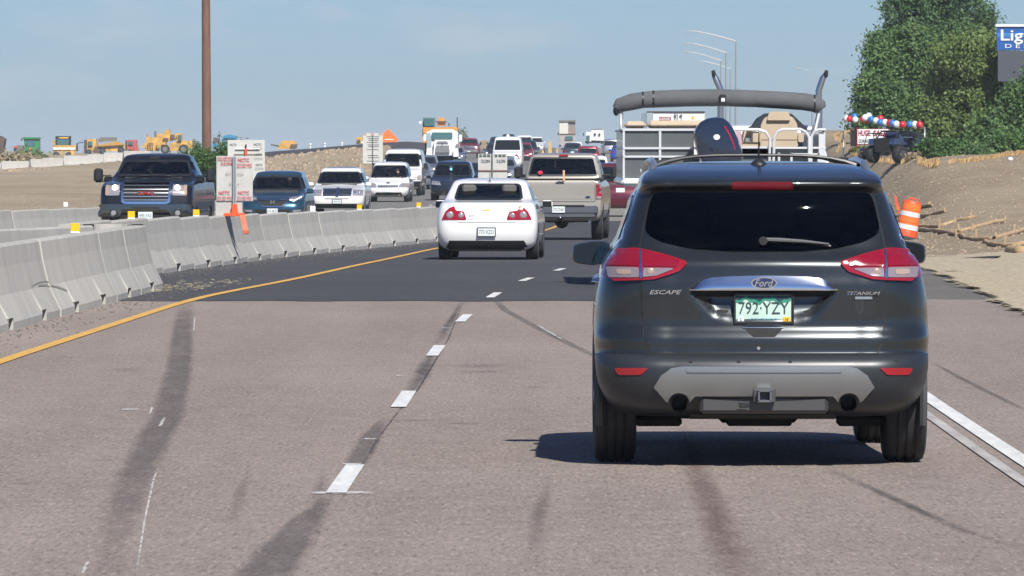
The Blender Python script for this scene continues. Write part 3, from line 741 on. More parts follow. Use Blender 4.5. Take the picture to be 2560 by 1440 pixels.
    def finish(s):
        if getattr(s, 'dead', None): bmesh.ops.delete(s.bm, geom=[f for f in s.dead if f.is_valid], context='FACES')
        for nm, fn, mt in getattr(s, 'splits', []):
            fl = [f for f in s.bm.faces if fn(f.calc_center_median())]
            b2 = s.bm.copy(); b2.faces.ensure_lookup_table(); s.bm.faces.index_update(); ids = set(f.index for f in fl)
            bmesh.ops.delete(b2, geom=[f for f in b2.faces if f.index not in ids], context='FACES')
            for f in b2.faces: f.material_index = 0 if f.material_index == 0 or mt is not BLKM else 0
            m2 = bpy.data.meshes.new(nm); b2.to_mesh(m2); b2.free(); m2.materials.append(mt); link(bpy.data.objects.new(nm, m2), s.root)
            bmesh.ops.delete(s.bm, geom=fl, context='FACES')
        me = bpy.data.meshes.new('body'); s.bm.to_mesh(me); s.bm.free(); me.materials.append(s.paint); me.materials.append(GREYP if s.clad else BLKM)
        o = bpy.data.objects.new('body', me); link(o, s.root); return s.root
    def part(s, name, mb, mat, parent=None, **kw): return mb.obj(name, mat, parent or s.root, **kw)
    def box(s, name, c, d, mat, ch=.01, parent=None, both=False, **kw):
        o = MB().box(c, d, ch).obj(name, mat, parent or s.root, **kw)
        if both: MB().box((-c[0], c[1], c[2]), d, ch).obj(name, mat, parent or s.root, **kw)
        return o
    def wheels(s, ys, x, r, wd, style='alloy', rimmat=None, hero=False):
        for y in ys:
            for sx in (-1, 1):
                n = 40 if hero else 20; h = wd / 2; b = MB()
                pr = [(-h * .82, r * .66), (-h * .98, r * .72), (-h, r * .86), (-h * .9, r * .955), (-h * .72, r * .99)]
                if hero:
                    for g in (-.42, 0, .42): pr += [(h * g - .009, r), (h * g - .007, r - .010), (h * g + .007, r - .010), (h * g + .009, r)]
                else: pr += [(0, r)]
                pr += [(h * .72, r * .99), (h * .9, r * .955), (h, r * .86), (h * .98, r * .72), (h * .82, r * .66)]
                b.lathe(pr, 'x', n=n); b.v = [(x_ + sx * x, y_ + y, z_ + r) for x_, y_, z_ in b.v]
                t = s.part('wheel', b, RUB); m_ = MB(); xo = sx * (x + h * .72); ro = r * .66
                m_.cyl((xo - sx * .10, y, r), (xo - sx * .05, y, r), ro * .98, n=20); m_.tube([(xo, y + ro * math.cos(a), r + ro * math.sin(a)) for a in np.linspace(0, 2 * math.pi, 20, False)], .014, 5, closed=True)
                for k in range(5 if hero or r > .3 else 5):
                    a = 2 * math.pi * k / 5; m_.cyl((xo, y, r), (xo, y + ro * math.cos(a), r + ro * math.sin(a)), .035, .022, n=5)
                m_.cyl((xo - sx * .03, y, r), (xo + sx * .02, y, r), ro * .25, n=10)
                s.part('rim', m_, rimmat or SIL, t)
    def plate(s, c, txt, side='F', w_=.305, h=.152, frame=True, mat=None, parent=None):
        sg = 1 if side == 'F' else -1; r = s.box('licence_plate', c, (w_, .012, h), mat or PLW, .003)
        if frame:
            b = MB(); t = .014
            for (dx, dz, a, e) in ((0, h / 2, w_ + t * 2, t), (0, -h / 2, w_ + t * 2, t), (-w_ / 2 - t / 2, 0, t, h), (w_ / 2 + t / 2, 0, t, h)): b.box((c[0] + dx, c[1] + sg * .002, c[2] + dz), (a, .022, e), .003)
            s.part('plate_frame', b, BLK, r)
        if txt: text_obj('plate_text', txt, INK, r, (c[0], c[1] + sg * .008, c[2]), w=w_ * .86, h=h * .46, face='front' if side == 'F' else 'rear')
        return r
    def mirrors(s, x, y, z, w_=.2, h=.15, mat=None, stalk=True, d=.12):
        for sx in (-1, 1):
            b = MB(); b.box((sx * x, y, z), (w_, d, h), min(w_, h, d) * .3); o = s.part('wing_mirror', b, mat or s.paint)
            MB().box((sx * x, y - d / 2 - .001, z), (w_ * .84, .006, h * .8), .002).obj('mirror_glass', DGL, o)
            if stalk: MB().cyl((sx * (x - w_ * .3), y + .01, z - h * .35), (sx * (x - w_ * .9), y + .03, z - h * .45), .025, n=6).obj('mirror_arm', BLK, o)
    def cabin(s, front_y, z0, rows=2, wheel=True, x=.36, seat=SEAT, roomy=1.0, gap=.85, hz=.62):
        """seats, dashboard and steering wheel seen through the glass; z0 is the seat height"""
        s.box('dashboard', (0, front_y, z0 + .30), (1.3, .35, .22), DASH, .05)
        for r_ in range(rows):
            y = front_y - .85 - r_ * gap
            for sx in (-1, 1):
                b = MB(); b.box((sx * x, y - .05, z0 + .02), (.48, .5, .16), .05); b.box((sx * x, y - .32, z0 + .30), (.46, .14, .58), .05)
                st = s.part('seat', b, seat); MB().box((sx * x, y - .34, z0 + hz + .06), (.26, .10, .17), .04).obj('headrest', seat, st)
        if wheel:
            cx, cy, cz = -x, front_y - .32, z0 + .36
            P = [(cx + .18 * math.cos(a), cy - .18 * math.sin(a) * .42, cz + .18 * math.sin(a) * .9) for a in np.linspace(0, 2 * math.pi, 18, False)]
            b = MB(); b.tube(P, .016, 6, closed=True); b.cyl((cx, cy, cz), (cx, front_y, cz - .12), .04, n=8)
            for a in (0, math.pi, -math.pi / 2): b.cyl((cx, cy, cz), (cx + .18 * math.cos(a), cy - .18 * math.sin(a) * .42, cz + .18 * math.sin(a) * .9), .018, n=5)
            s.part('steering_wheel', b, BLK)
        s.box('interior_mirror', (0, front_y - .18, z0 + hz + .20), (.22, .03, .06), BLK, .01)
def sm(P, it=1, n=3):
    r = .035 * it; Q = []
    for i in range(len(P)):
        p = Vector(P[i]); a = Vector(P[i - 1]) - p; b_ = Vector(P[(i + 1) % len(P)]) - p
        ra, rb = min(r, a.length * .45), min(r, b_.length * .45); A, B = p + a.normalized() * ra, p + b_.normalized() * rb
        for k in range(n + 1):
            t = k / n; q = A * (1 - t) ** 2 + p * 2 * t * (1 - t) + B * t * t; Q.append((q.x, q.y))
    return Q
def headrz(a_deg, oncoming): return (math.pi if oncoming else 0) - R(a_deg)
LV = {}
LV['suv'] = [(.26, .74, -2.05, 2.05, .25, .4, .05, .1), (.32, .87, -2.2, 2.22, .28, .42, .05, .1), (.5, .91, -2.28, 2.29, .28, .42, .05, .1), (.68, .93, -2.27, 2.27, .28, .42, .05, .1), (.82, .925, -2.22, 2.17, .3, .5, .05, .12), (.92, .91, -2.2, 1.9, .3, .55, .05, .15), (1.0, .89, -2.18, 1.4, .3, .5, .05, .15), (1.06, .87, -2.16, 1.05, .3, .3, .05, .2), (1.10, .84, -2.12, .95, .28, .22, .05, .2), (1.3, .765, -2.0, .55, .25, .2, .06, .18), (1.5, .70, -1.86, .2, .16, .16, .07, .12), (1.585, .675, -1.88, .0, .16, .16, .07, .1), (1.625, .635, -1.8, -.1, .16, .16, .06, .1), (1.655, .52, -1.6, -.3, .16, .16, .05, .06), (1.672, .3, -1.2, -.5, .16, .16, .02, .02), (1.675, .1, -.9, -.7, .05, .05, .01, .01)]
LV['minivan'] = [(.22, .74, -2.2, 2.2, .25, .45, .05, .1), (.30, .89, -2.4, 2.38, .25, .5, .05, .1), (.5, .95, -2.5, 2.47, .28, .5, .05, .12), (.68, .97, -2.5, 2.42, .28, .55, .05, .15), (.82, .97, -2.46, 2.2, .28, .6, .05, .2), (.92, .95, -2.44, 1.85, .28, .6, .05, .2), (1.0, .93, -2.42, 1.6, .28, .35, .05, .25), (1.06, .90, -2.4, 1.45, .28, .25, .05, .25), (1.3, .84, -2.34, .95, .26, .22, .05, .2), (1.56, .77, -2.25, .45, .18, .16, .06, .14), (1.67, .735, -2.22, .22, .18, .16, .06, .12), (1.72, .69, -2.15, .1, .16, .16, .04, .1), (1.757, .56, -2.0, -.1, .2, .2, .03, .05), (1.775, .35, -1.6, -.5, .1, .1, .02, .02), (1.78, .1, -1.2, -.6, .05, .05, .01, .01)]
LV['sedan'] = [(.18, .70, -2.2, 2.2, .3, .45, .05, .1), (.25, .84, -2.34, 2.34, .32, .5, .07, .12), (.42, .885, -2.42, 2.42, .34, .5, .08, .14), (.58, .895, -2.43, 2.38, .34, .55, .08, .16), (.72, .895, -2.4, 2.2, .34, .6, .08, .2), (.82, .885, -2.38, 1.9, .34, .6, .08, .2), (.90, .87, -2.36, 1.3, .34, .4, .08, .2), (.95, .855, -2.34, 1.05, .34, .25, .08, .2), (1.0, .83, -2.30, .95, .34, .22, .08, .2), (1.035, .80, -2.2, .88, .32, .2, .06, .2), (1.05, .78, -1.95, .84, .2, .2, .04, .2), (1.06, .765, -1.65, .82, .16, .18, .08, .18), (1.3, .665, -1.15, .3, .14, .14, .08, .14), (1.385, .63, -.98, .12, .14, .14, .08, .12), (1.42, .59, -.85, .0, .14, .14, .05, .1), (1.445, .47, -.7, -.15, .14, .14, .03, .05), (1.458, .28, -.55, -.25, .1, .1, .01, .01), (1.46, .1, -.45, -.35, .03, .03, .0, .0)]
LV['sedan'] = [(l[0], l[1] + (.03 if l[0] > 1.055 else .012 if l[0] > .98 else 0)) + l[2:] for l in LV['sedan']]
LV['pickup'] = [(.42, .80, -2.8, 2.75, .12, .25, .01, .05), (.46, .95, -2.98, 2.95, .12, .26, .01, .06), (.60, 1.0, -3.04, 3.03, .10, .26, .01, .08), (.9, 1.01, -3.02, 3.02, .08, .24, .0, .08), (1.14, 1.0, -3.02, 2.98, .08, .26, .0, .08), (1.24, .98, -3.02, 2.85, .08, .3, .0, .1), (1.30, .96, -3.02, 2.2, .08, .3, .0, .15), (1.335, .95, -3.0, 1.45, .08, .25, .0, .2), (1.36, .94, -2.98, 1.3, .08, .2, .0, .2), (1.37, .93, -2.9, 1.25, .08, .2, .0, .2), (1.375, .92, -1.0, 1.22, .14, .2, .02, .2), (1.39, .90, -.98, 1.15, .14, .18, .02, .2), (1.6, .83, -.93, .8, .14, .16, .03, .16), (1.8, .755, -.86, .48, .12, .12, .04, .12), (1.88, .725, -.84, .3, .12, .12, .04, .1), (1.915, .67, -.8, .2, .12, .12, .03, .08), (1.94, .52, -.65, .0, .12, .12, .02, .02), (1.95, .3, -.5, -.1, .1, .1, .01, .01), (1.952, .1, -.3, -.2, .03, .03, 0, 0)]
LV['van'] = [(.32, .78, -2.7, 2.4, .12, .3, .02, .05), (.42, .95, -2.8, 2.65, .12, .3, .02, .08), (.7, 1.0, -2.8, 2.72, .12, .32, .02, .1), (.95, 1.0, -2.8, 2.66, .12, .35, .02, .12), (1.12, .99, -2.8, 2.5, .12, .4, .02, .15), (1.22, .985, -2.8, 2.0, .12, .3, .02, .15), (1.28, .98, -2.8, 1.8, .12, .2, .02, .15), (1.5, .95, -2.79, 1.5, .12, .16, .02, .12), (1.85, .88, -2.77, 1.05, .12, .14, .02, .1), (1.98, .855, -2.75, .92, .12, .14, .02, .08), (2.05, .81, -2.7, .8, .14, .16, .02, .06), (2.10, .68, -2.5, .6, .2, .2, .01, .04), (2.125, .4, -2.1, .2, .1, .1, .01, .01), (2.13, .1, -1.5, -.2, .05, .05, .0, .0)]
ARCH = {'suv': ((-1.35, .36, .34), (1.36, .36, .34)), 'minivan': ((-1.5, .36, .33), (1.5, .36, .33)), 'sedan': ((-1.43, .345, .32), (1.42, .345, .32)), 'pickup': ((-1.85, .47, .42), (1.95, .47, .42)), 'van': ((-1.55, .42, .37), (1.85, .42, .37))}
WH = {'suv': (.80, .35, .23), 'minivan': (.82, .34, .22), 'sedan': (.78, .33, .22), 'pickup': (.86, .41, .27), 'van': (.84, .38, .24)}
def Q4(x0, z0, x1, z1, dx=0): return [(x0, z0), (x1, z0), (x1 - dx, z1), (x0 + dx, z1)]
# far and middle-distance traffic: one builder, the measurements and trim of each kind
SPEC = {   # windscreen (half widths, z), rear glass, grille, headlamp, tail lamp, bumper, plate height
 'suv': dict(ws=(.78, 1.11, .64, 1.50), rw=(.66, 1.12, .60, 1.46), gr=(.50, .62, .84), hl=(.56, .70, .87, .84), tl=(.66, .80, .92, 1.12), bmp=.52, pz=.56, prz=.82, mir=(1.0, .82, 1.08), sw=((-1.62, 1.14), (.72, 1.14), (.22, 1.47), (-1.5, 1.47)), split=(-.72, .0)),
 'minivan': dict(ws=(.85, 1.08, .70, 1.60), rw=(.74, 1.1, .66, 1.58), gr=(.48, .56, .72), hl=(.54, .58, .90, .76), tl=(.74, .8, .93, 1.2), bmp=.5, pz=.42, prz=.8, mir=(1.06, 1.15, 1.05), sw=((-2.1, 1.1), (1.15, 1.1), (.45, 1.56), (-2.0, 1.56)), split=(-1.0, .3)),
 'sedan': dict(ws=(.72, 1.0, .60, 1.32), rw=(.70, 1.07, .58, 1.33), gr=(.42, .50, .70), hl=(.52, .58, .82, .74), tl=(.58, .74, .86, .93), bmp=.48, pz=.42, prz=.72, mir=(.97, .75, .98), sw=((-1.5, 1.08), (.66, 1.06), (.2, 1.31), (-.9, 1.31)), split=(-.35,)),
 'pickup': dict(ws=(.82, 1.42, .70, 1.79), rw=(.72, 1.46, .62, 1.80), gr=(.50, .86, 1.18), hl=(.56, .88, .92, 1.12), tl=(.84, .98, .99, 1.32), bmp=.72, pz=.66, prz=.70, mir=(1.12, 1.05, 1.40), sw=((-.86, 1.44), (1.0, 1.44), (.48, 1.78), (-.8, 1.78)), split=(.0,)),
 'van': dict(ws=(.87, 1.32, .78, 1.90), rw=(.7, 1.3, .7, 1.8), gr=(.50, .72, .98), hl=(.58, .76, .92, .98), tl=(.84, .9, .95, 1.3), bmp=.6, pz=.5, prz=.7, mir=(1.15, 1.5, 1.35), sw=((.3, 1.34), (1.5, 1.34), (1.05, 1.85), (.3, 1.85)), split=()),
}
def traffic(kind, name, label, cat, pmat, X, D, yaw=0, oncoming=True, dims=(1, 1, 1), group=None, detail=1, lamp=False, glass=None, plate=None, see=False, grille=None, extra=None, custom='', roof=None, dark_bumper=False, seat=SEAT, z=None):
    sp = SPEC[kind]; kx, ky, kz = dims; f = headrz(yaw, oncoming); a = [(y * ky, r, zc) for y, r, zc in ARCH[kind]]
    c = Car(name, label, cat, (X, D, zg(X, D) if z is None else z), f, LV[kind], pmat, dims, group, a if detail >= 1 else (), nr=8 if detail else 5, nc=5 if detail else 3, ns=24 if detail else 12, cut=.58 * kx)
    cl = .10 if detail > 1 else .2; g = glass or (GLD if see else DGL)
    def X2(P): return [(x * kx, z_ * kz) for x, z_ in P]
    b0, z0, b1, z1 = sp['ws']; W_ = sm(X2([(-b0, z0), (b0, z0), (b1, z1), (-b1, z1)]), 2)
    c.window('windshield', W_, 'F', g, see, .035, cell=cl)
    b0, z0, b1, z1 = sp['rw']; W_ = sm(X2([(-b0, z0), (b0, z0), (b1, z1), (-b1, z1)]), 2)
    c.window('rear_window', W_, 'R', g, see and not oncoming, .03, cell=cl)
    sw = sp['sw']; cuts = [sw[0][0]] + list(sp['split']) + [sw[1][0]]
    for i in range(len(cuts) - 1):
        ya, yb = cuts[i] + .04, cuts[i + 1] - .04
        def top(y, z_=1):
            return max(sw[3][0] + .03, min(sw[2][0] + (0 if i < len(cuts) - 2 else 0), y))
        P = [(ya * ky, sw[0][1] * kz), (yb * ky, sw[1][1] * kz), (min(yb, sw[2][0]) * ky, sw[2][1] * kz), (max(ya, sw[3][0]) * ky, sw[3][1] * kz)]
        c.window('side_window', P, 'Lf', g, see and detail > 1, .0, both=True, cell=.25)
    gw, g0, g1 = sp['gr']; gp = grille or sm(X2(Q4(-gw, g0, gw, g1, -.04)), 1)
    if 'f' not in custom:
        q = c.panel('grille', gp, 'F', BLK, .012, cl); y_ = c.P3(0, (g0 + g1) / 2 * kz, 'F')[0].y
        for k in range(3):
            zz = (g0 + (g1 - g0) * (k + .5) / 3) * kz; c.panel('grille_bar', Q4(-gw * .94 * kx, zz - .012, gw * .94 * kx, zz + .012), 'F', CHR, .02, .3, .01, q)
        h0, hz0, h1, hz1 = sp['hl']; H_ = sm(X2([(h0, hz0), (h1 - .04, hz0 + .01), (h1, hz1), (h0 + .02, hz1)]), 1)
        for P in (H_, mir(H_)):
            hd = c.panel('headlight', P, 'F', CLRL, .014, cl); cx = sum(p[0] for p in P) / len(P); cz = sum(p[1] for p in P) / len(P)
            pr = c.P3(cx, cz, 'F')[0]; MB().ball((cx, pr.y + .0, cz), (.06, .05, .055), 10, 0, 6).obj('lamp', LAMPON if lamp else CHR, hd)
        c.panel('lower_intake', X2(Q4(-.55, sp['bmp'] - .16, .55, sp['bmp'] - .04, -.05)), 'F', BLK, .01, cl)
    if 'f' not in custom:
        p = c.P3(0, sp['pz'] * kz, 'F')[0]; c.plate((0, p.y + .02, sp['pz'] * kz), plate if oncoming else None, 'F', frame=False)
    if 'r' in custom: pass
    h0, hz0, h1, hz1 = sp['tl']; T_ = sm(X2([(h0, hz0), (h1, hz0), (h1 - .02, hz1), (h0 + .05, hz1)]), 1)
    if 'r' not in custom: c.panel('taillight', T_, 'R', REDB, .014, cl, both=True)
    p = c.P3(0, sp['prz'] * kz, 'R')[0]
    if 'r' not in custom: c.plate((0, p.y - .02, sp['prz'] * kz), None, 'R', frame=False)
    if 'r' not in custom: c.panel('rear_bumper', X2(Q4(-.86, sp['bmp'] - .15, .86, sp['bmp'] + .05)), 'R', BLK if dark_bumper or kind in ('pickup', 'van') else pmat, .02, cl)
    if dark_bumper: c.panel('front_bumper', X2(Q4(-.90, sp['bmp'] - .16, .90, sp['bmp'] + .08)), 'F', CHR if dark_bumper == 'chrome' else BLK, .03, cl)
    wx, wr, ww = WH[kind]; c.wheels([y for y, _, _ in a], (wx) * kx, wr * (kz if kz < 1.1 else 1.05), ww)
    mx_, my, mz_ = sp['mir']; c.mirrors(mx_ * kx, my * ky, mz_ * kz, .2 if kind not in ('pickup', 'van') else .2, .14 if kind not in ('pickup', 'van') else .26, pmat if kind not in ('pickup', 'van') else BLK)
    if see: c.cabin((my + .05) * ky, (sp['ws'][1] - .42) * kz, 2 if kind in ('suv', 'sedan', 'minivan') else 1, seat=seat)
    c.kind = kind; c.dims = dims
    if extra: extra(c)
    return c.finish()
# ------------------------------------------------------------------ the nearest car: grey compact crossover, seen from behind
def build_hero():
    LVH = [(.27, .70, -1.9, 1.9, .3, .4, .05, .1), (.30, .80, -2.10, 2.1, .4, .5, .08, .12), (.36, .86, -2.19, 2.2, .42, .5, .10, .14), (.45, .90, -2.235, 2.26, .42, .5, .10, .14), (.53, .912, -2.245, 2.27, .42, .5, .10, .14), (.575, .915, -2.235, 2.26, .42, .5, .10, .14), (.612, .915, -2.20, 2.24, .42, .5, .10, .14),
           (.62, .915, -2.165, 2.24, .42, .5, .10, .14), (.69, .92, -2.17, 2.22, .42, .5, .10, .15), (.715, .92, -2.165, 2.2, .42, .5, .10, .15), (.755, .92, -2.135, 2.17, .42, .52, .10, .15), (.80, .917, -2.13, 2.12, .42, .54, .10, .16), (.90, .912, -2.135, 1.95, .42, .5, .10, .18), (.97, .90, -2.14, 1.72, .42, .5, .10, .2), (1.04, .885, -2.14, 1.3, .42, .4, .11, .2), (1.10, .865, -2.135, 1.1, .42, .3, .12, .2), (1.125, .855, -2.12, 1.05, .42, .25, .12, .2),
           (1.165, .825, -2.06, .98, .38, .22, .12, .2), (1.21, .79, -2.03, .86, .34, .2, .12, .2), (1.3, .758, -1.975, .6, .30, .2, .12, .18), (1.4, .722, -1.915, .40, .26, .2, .12, .16), (1.50, .685, -1.875, .2, .22, .18, .12, .15), (1.515, .675, -1.93, .18, .20, .18, .13, .15), (1.54, .665, -1.965, .12, .18, .18, .13, .14), (1.565, .662, -1.95, .06, .17, .17, .13, .12), (1.60, .642, -1.80, -.04, .18, .18, .12, .1), (1.63, .595, -1.6, -.15, .18, .18, .08, .06), (1.655, .49, -1.3, -.35, .16, .16, .04, .03), (1.668, .28, -1.0, -.5, .1, .1, .01, .01), (1.67, .08, -.8, -.6, .03, .03, 0, 0)]
    def disp(x, y, z):
        if y < -1.7:
            ax = abs(x)
            if .78 < z < .975:
                t = (.972 - z) / .175; hw = .405 * (1 - t) + .25 * max(0, t); hw = hw if t < .8 else hw - (t - .8) * .5
                a = min(1, max(0, (hw - ax) / .035)); y += .052 * a * (1 - t ** 3) * (1 if t > .02 else 0)
            # hollow below the shoulder crease, running under the lamps
            if .99 < z < 1.14 and ax < .62: y += .010 * math.sin((z - .99) / .15 * math.pi)
        return x * (1 - .032 * sstep(-1.1, .4, y)), y, z
    PG = M('paint_dark_grey', (.026, .031, .035), .28, .5, coat=.8, coatr=.03, var=.10, vscale=5)
    c = Car('compact_crossover', 'dark grey compact crossover with white and green rear plate, nearest car in the right lane', 'car', (1.372, 41.36, rz(41)), R(.0), LVH, PG, (1, 1, 1), None, ((-1.36, .375, .355), (1.33, .375, .355)), nr=34, nc=14, ns=50, it=2, disp=disp, cut=.62,
            clad=lambda p: p.z < .618 and p.y < -.95 or p.z < .40 or (min(math.hypot(p.y + 1.36, p.z - .355), math.hypot(p.y - 1.33, p.z - .355)) < .43 and abs(p.x) > .8))
    SAT = M('satin_bumper', (.022, .026, .032), .38, .1, var=.08, vscale=3)
    c.splits = [('rear_bumper', lambda p: p.z < .618 and p.y < -.95, SAT)]
    C_ = .05
    hatch = [(-.618, .624), (-.648, .72), (-.66, .85), (-.665, 1.02), (-.665, 1.2), (-.645, 1.30), (-.60, 1.50), (.60, 1.50), (.645, 1.30), (.665, 1.2), (.665, 1.02), (.66, .85), (.648, .72), (.618, .624)]
    c.panel('panel_gap', inset(hatch, -.009), 'R', BLKM, .0015, C_, .01)
    tg = c.panel('tailgate', hatch, 'R', PG, .006, .022, .012)
    tg['label'] = 'dark grey tailgate with a sunken plate recess'
    c.panel('panel_gap', Q4(-.657, .772, .657, .7765), 'R', BLKM, .0075, C_, .004, tg)
    gl = sm([(-.585, 1.505), (.585, 1.505), (.615, 1.42), (.642, 1.275), (.56, 1.225), (.40, 1.188), (.2, 1.172), (-.2, 1.172), (-.40, 1.188), (-.56, 1.225), (-.642, 1.275), (-.615, 1.42)], 1.2)
    def cutout(o, P):
        bm = bmesh.new(); bm.from_mesh(o.data); bmesh.ops.delete(bm, geom=[f for f in bm.faces if inpoly(f.calc_center_median().x, f.calc_center_median().z, P)], context='FACES'); bm.to_mesh(o.data); bm.free()
    for o in c.root.children:
        if o.name.startswith(('tailgate', 'panel_gap')): cutout(o, inset(gl, .015))
    rw = c.window('rear_window', gl, 'R', glassmat('privacy_glass', (.075, .095, .105), 1.36), True, 0, cell=.07, off=.012)
    c.cabin(.62, .66, 2)
    c.panel('high_brake_light', sm([(-.175, 1.522), (.175, 1.522), (.165, 1.552), (-.165, 1.552)], .4), 'R', REDL, .010, .05, .02, label='long dark red high brake light')
    # tail lamps
    T0 = sm([(-.838, 1.155), (-.81, 1.178), (-.678, 1.187), (-.411, 1.113), (-.459, 1.068), (-.583, 1.025), (-.662, 1.02), (-.81, 1.012), (-.845, 1.08)], .5)
    A_ = sm([(-.832, 1.155), (-.80, 1.172), (-.675, 1.178), (-.672, 1.092), (-.838, 1.092)], .3); B_ = sm([(-.650, 1.172), (-.455, 1.118), (-.48, 1.092), (-.650, 1.092)], .25)
    Cc = sm([(-.84, 1.086), (-.672, 1.086), (-.668, 1.034), (-.828, 1.030)], .3); Dd = sm([(-.652, 1.086), (-.50, 1.086), (-.49, 1.082), (-.572, 1.046), (-.652, 1.036)], .2)
    LMI = M('lamp_inner', (.31, .25, .27), .15, .35, coat=1)
    for sgn in (1, -1):
        f_ = (lambda P: P) if sgn == 1 else mir
        tl = c.panel('taillight', f_(T0), 'R', REDB, .018, .035, .03)
        c.panel('red_lens', f_(A_), 'R', REDL, .022, .04, .006, tl); c.panel('red_lens', f_(B_), 'R', REDL, .022, .04, .006, tl)
        c.panel('clear_lens', f_(Cc), 'R', LMI, .022, .04, .006, tl); c.panel('clear_lens', f_(Dd), 'R', LMI, .022, .04, .006, tl)
        c.panel('amber_lens', f_(sm([(-.785, 1.076), (-.71, 1.076), (-.71, 1.048), (-.785, 1.048)], .3)), 'R', AMBL, .0245, .05, .004, tl)
        c.panel('clear_lens', f_(Q4(-.667, 1.03, -.656, 1.175)), 'R', CHR, .024, .06, .004, tl)
        p = c.P3(-.615 * sgn, 1.068, 'R')[0]; MB().ball((p.x, p.y - .022, p.z), (.022, .008, .022), 12, 0, 6).obj('bulb', AMBL, tl)
        side = 'Lf' if sgn == 1 else 'Rt'
        c.panel('side_lens', sm([(-2.0, 1.02), (-1.98, 1.165), (-1.80, 1.13), (-1.78, 1.05)], .5), side, REDL, .008, .06, .012, tl)
        rf = [(-.81, .542), (-.627, .545), (-.668, .508), (-.79, .506)]
        c.panel('bumper_reflector', f_(sm(rf, .3)), 'R', REDB, .008, .06, .02)
        # exhaust tips
        b = MB(); ex = -.462 * sgn; b.cyl((ex, -2.20, .345), (ex, -1.9, .345), .042, n=20, cap=False); b.cyl((ex, -2.20, .345), (ex, -1.9, .345), .036, n=20, cap=False); c.part('exhaust_pipe', b, BLK)
    bar = [(-.405, .966), (-.385, .985), (-.345, 1.018), (-.305, 1.036), (-.22, 1.044), (-.12, 1.048), (.12, 1.048), (.22, 1.044), (.305, 1.036), (.345, 1.018), (.385, .985), (.405, .966)]
    xs_ = np.linspace(-.405, .405, 37); tz = np.interp(np.abs(xs_), [0, .12, .22, .305, .345, .385, .405], [1.050, 1.048, 1.044, 1.036, 1.018, .985, .968]); vs = []
    for x, t in zip(xs_, tz):
        yb = c.P3(x, .978, 'R')[0].y; yt = c.P3(x, t, 'R')[0].y; k = min(1, (.405 - abs(x)) / .05) ** .5
        vs += [(x, yb + .03, .964), (x, min(yb, yt) - .010 - .030 * k, .966), (x, min(yb, yt) - .0115 - .030 * k, .972), (x, min(yb, yt) - .010 - .026 * k, .966 + (t - .966) * .45), (x, min(yb, yt) - .008 - .014 * k, t - .003), (x, yt + .02, t)]
    b = MB(); b.add(vs, [(i * 6 + j, i * 6 + j + 1, i * 6 + j + 7, i * 6 + j + 6) for i in range(36) for j in range(5)], 0, True)
    cb = c.part('chrome_bar', b, CHR, label='bright chrome bar above the plate'); p = c.P3(0, 1.007, 'R')[0]; y0 = p.y - .046
    E = [(.071 * math.cos(t), .032 * math.sin(t)) for t in np.linspace(0, 2 * math.pi, 32, False)]
    BLUE = M('badge_blue', (.01, .025, .09), .2, coat=1)
    bd = MB().prism([(x, 1.007 + z) for x, z in E], y0, y0 + .03).obj('oval_badge', CHR, cb); MB().prism([(x * .90, 1.007 + z * .84) for x, z in E], y0 - .002, y0 + .01).obj('badge_field', BLUE, cb)
    text_obj('badge_script', 'Ford', CHR, cb, (0, y0 - .004, 1.007), w=.105, h=.040, shear=.35, bold=.012)
    # plate with its frame
    p = c.P3(0, .89, 'R')[0]; py = -2.135; pz = .868
    MINT = M('plate_mint', (.44, .60, .52), .4, var=.10, vscale=14); GRN = M('plate_green', (.03, .22, .15), .4); DGR = M('plate_dark', (.015, .04, .06), .4)
    b = MB()
    for (dx, dz, a, e) in ((0, .079, .33, .012), (0, -.079, .33, .016), (-.159, 0, .012, .15), (.159, 0, .012, .15)): b.box((dx, py + .008, pz + dz), (a, .034, e), .004)
    fr = c.part('plate_frame', b, BLK); pl = c.box('licence_plate', (0, py + .012, pz), (.306, .01, .15), MINT, .002, fr, label='white and green registration plate reading 792-YZY')
    b = MB(); xs_ = np.linspace(-.150, .150, 31); ys_ = [.046 + .010 * math.sin(x * 50) + .006 * math.sin(x * 121 + 1) for x in xs_]
    MB().prism([(x, pz + z - .012) for x, z in zip(xs_, ys_)] + [(.150, pz + .068), (-.150, pz + .068)], py + .005, py + .009).obj('plate_mountains', GRN, pl)
    MB().prism([(x, pz + z + .006) for x, z in zip(xs_, ys_)] + [(.150, pz + .070), (-.150, pz + .070)], py + .0035, py + .006).obj('plate_sky', DGR, pl)
    text_obj('plate_text', '792\u00b7YZY', INK, pl, (0, py + .003, pz + .002), w=.272, h=.066)
    text_obj('plate_text', 'COLORADO', M('plate_blue', (.10, .30, .42), .5), pl, (0, py + .003, pz - .061), w=.145, h=.017)
    s1 = c.box('month_sticker', (-.125, py + .003, pz - .060), (.035, .004, .022), PLW, .001, pl); text_obj('sticker_text', '2', BLUE, pl, (-.125, py - .001, pz - .060), h=.014)
    c.box('year_sticker', (.125, py + .003, pz - .060), (.038, .004, .024), YEL, .001, pl); text_obj('sticker_text', '18', INK, pl, (.125, py - .001, pz - .060), h=.015)
    # badges, latch, keyhole, sensors
    p = c.P3(-.53, .956, 'R')[0]; text_obj('model_badge', 'ESCAPE', CHR, c.root, (-.535, p.y - .012, .956), w=.175, h=.023, shear=.3, extrude=.004, bold=.01)
    p = c.P3(.55, .945, 'R')[0]; text_obj('trim_badge', 'TITANIUM', CHR, c.root, (.545, p.y - .012, .950), w=.18, h=.018, shear=.3, bold=.01)
    p = c.P3(.54, .925, 'R')[0]; c.box('drive_badge', (.545, p.y - .010, .924), (.095, .006, .016), SIL, .002)
    c.panel('latch_recess', sm([(-.105, .758), (.105, .758), (.062, .712), (-.062, .712)], .25), 'R', BLKM, .008, .05, .004, tg)
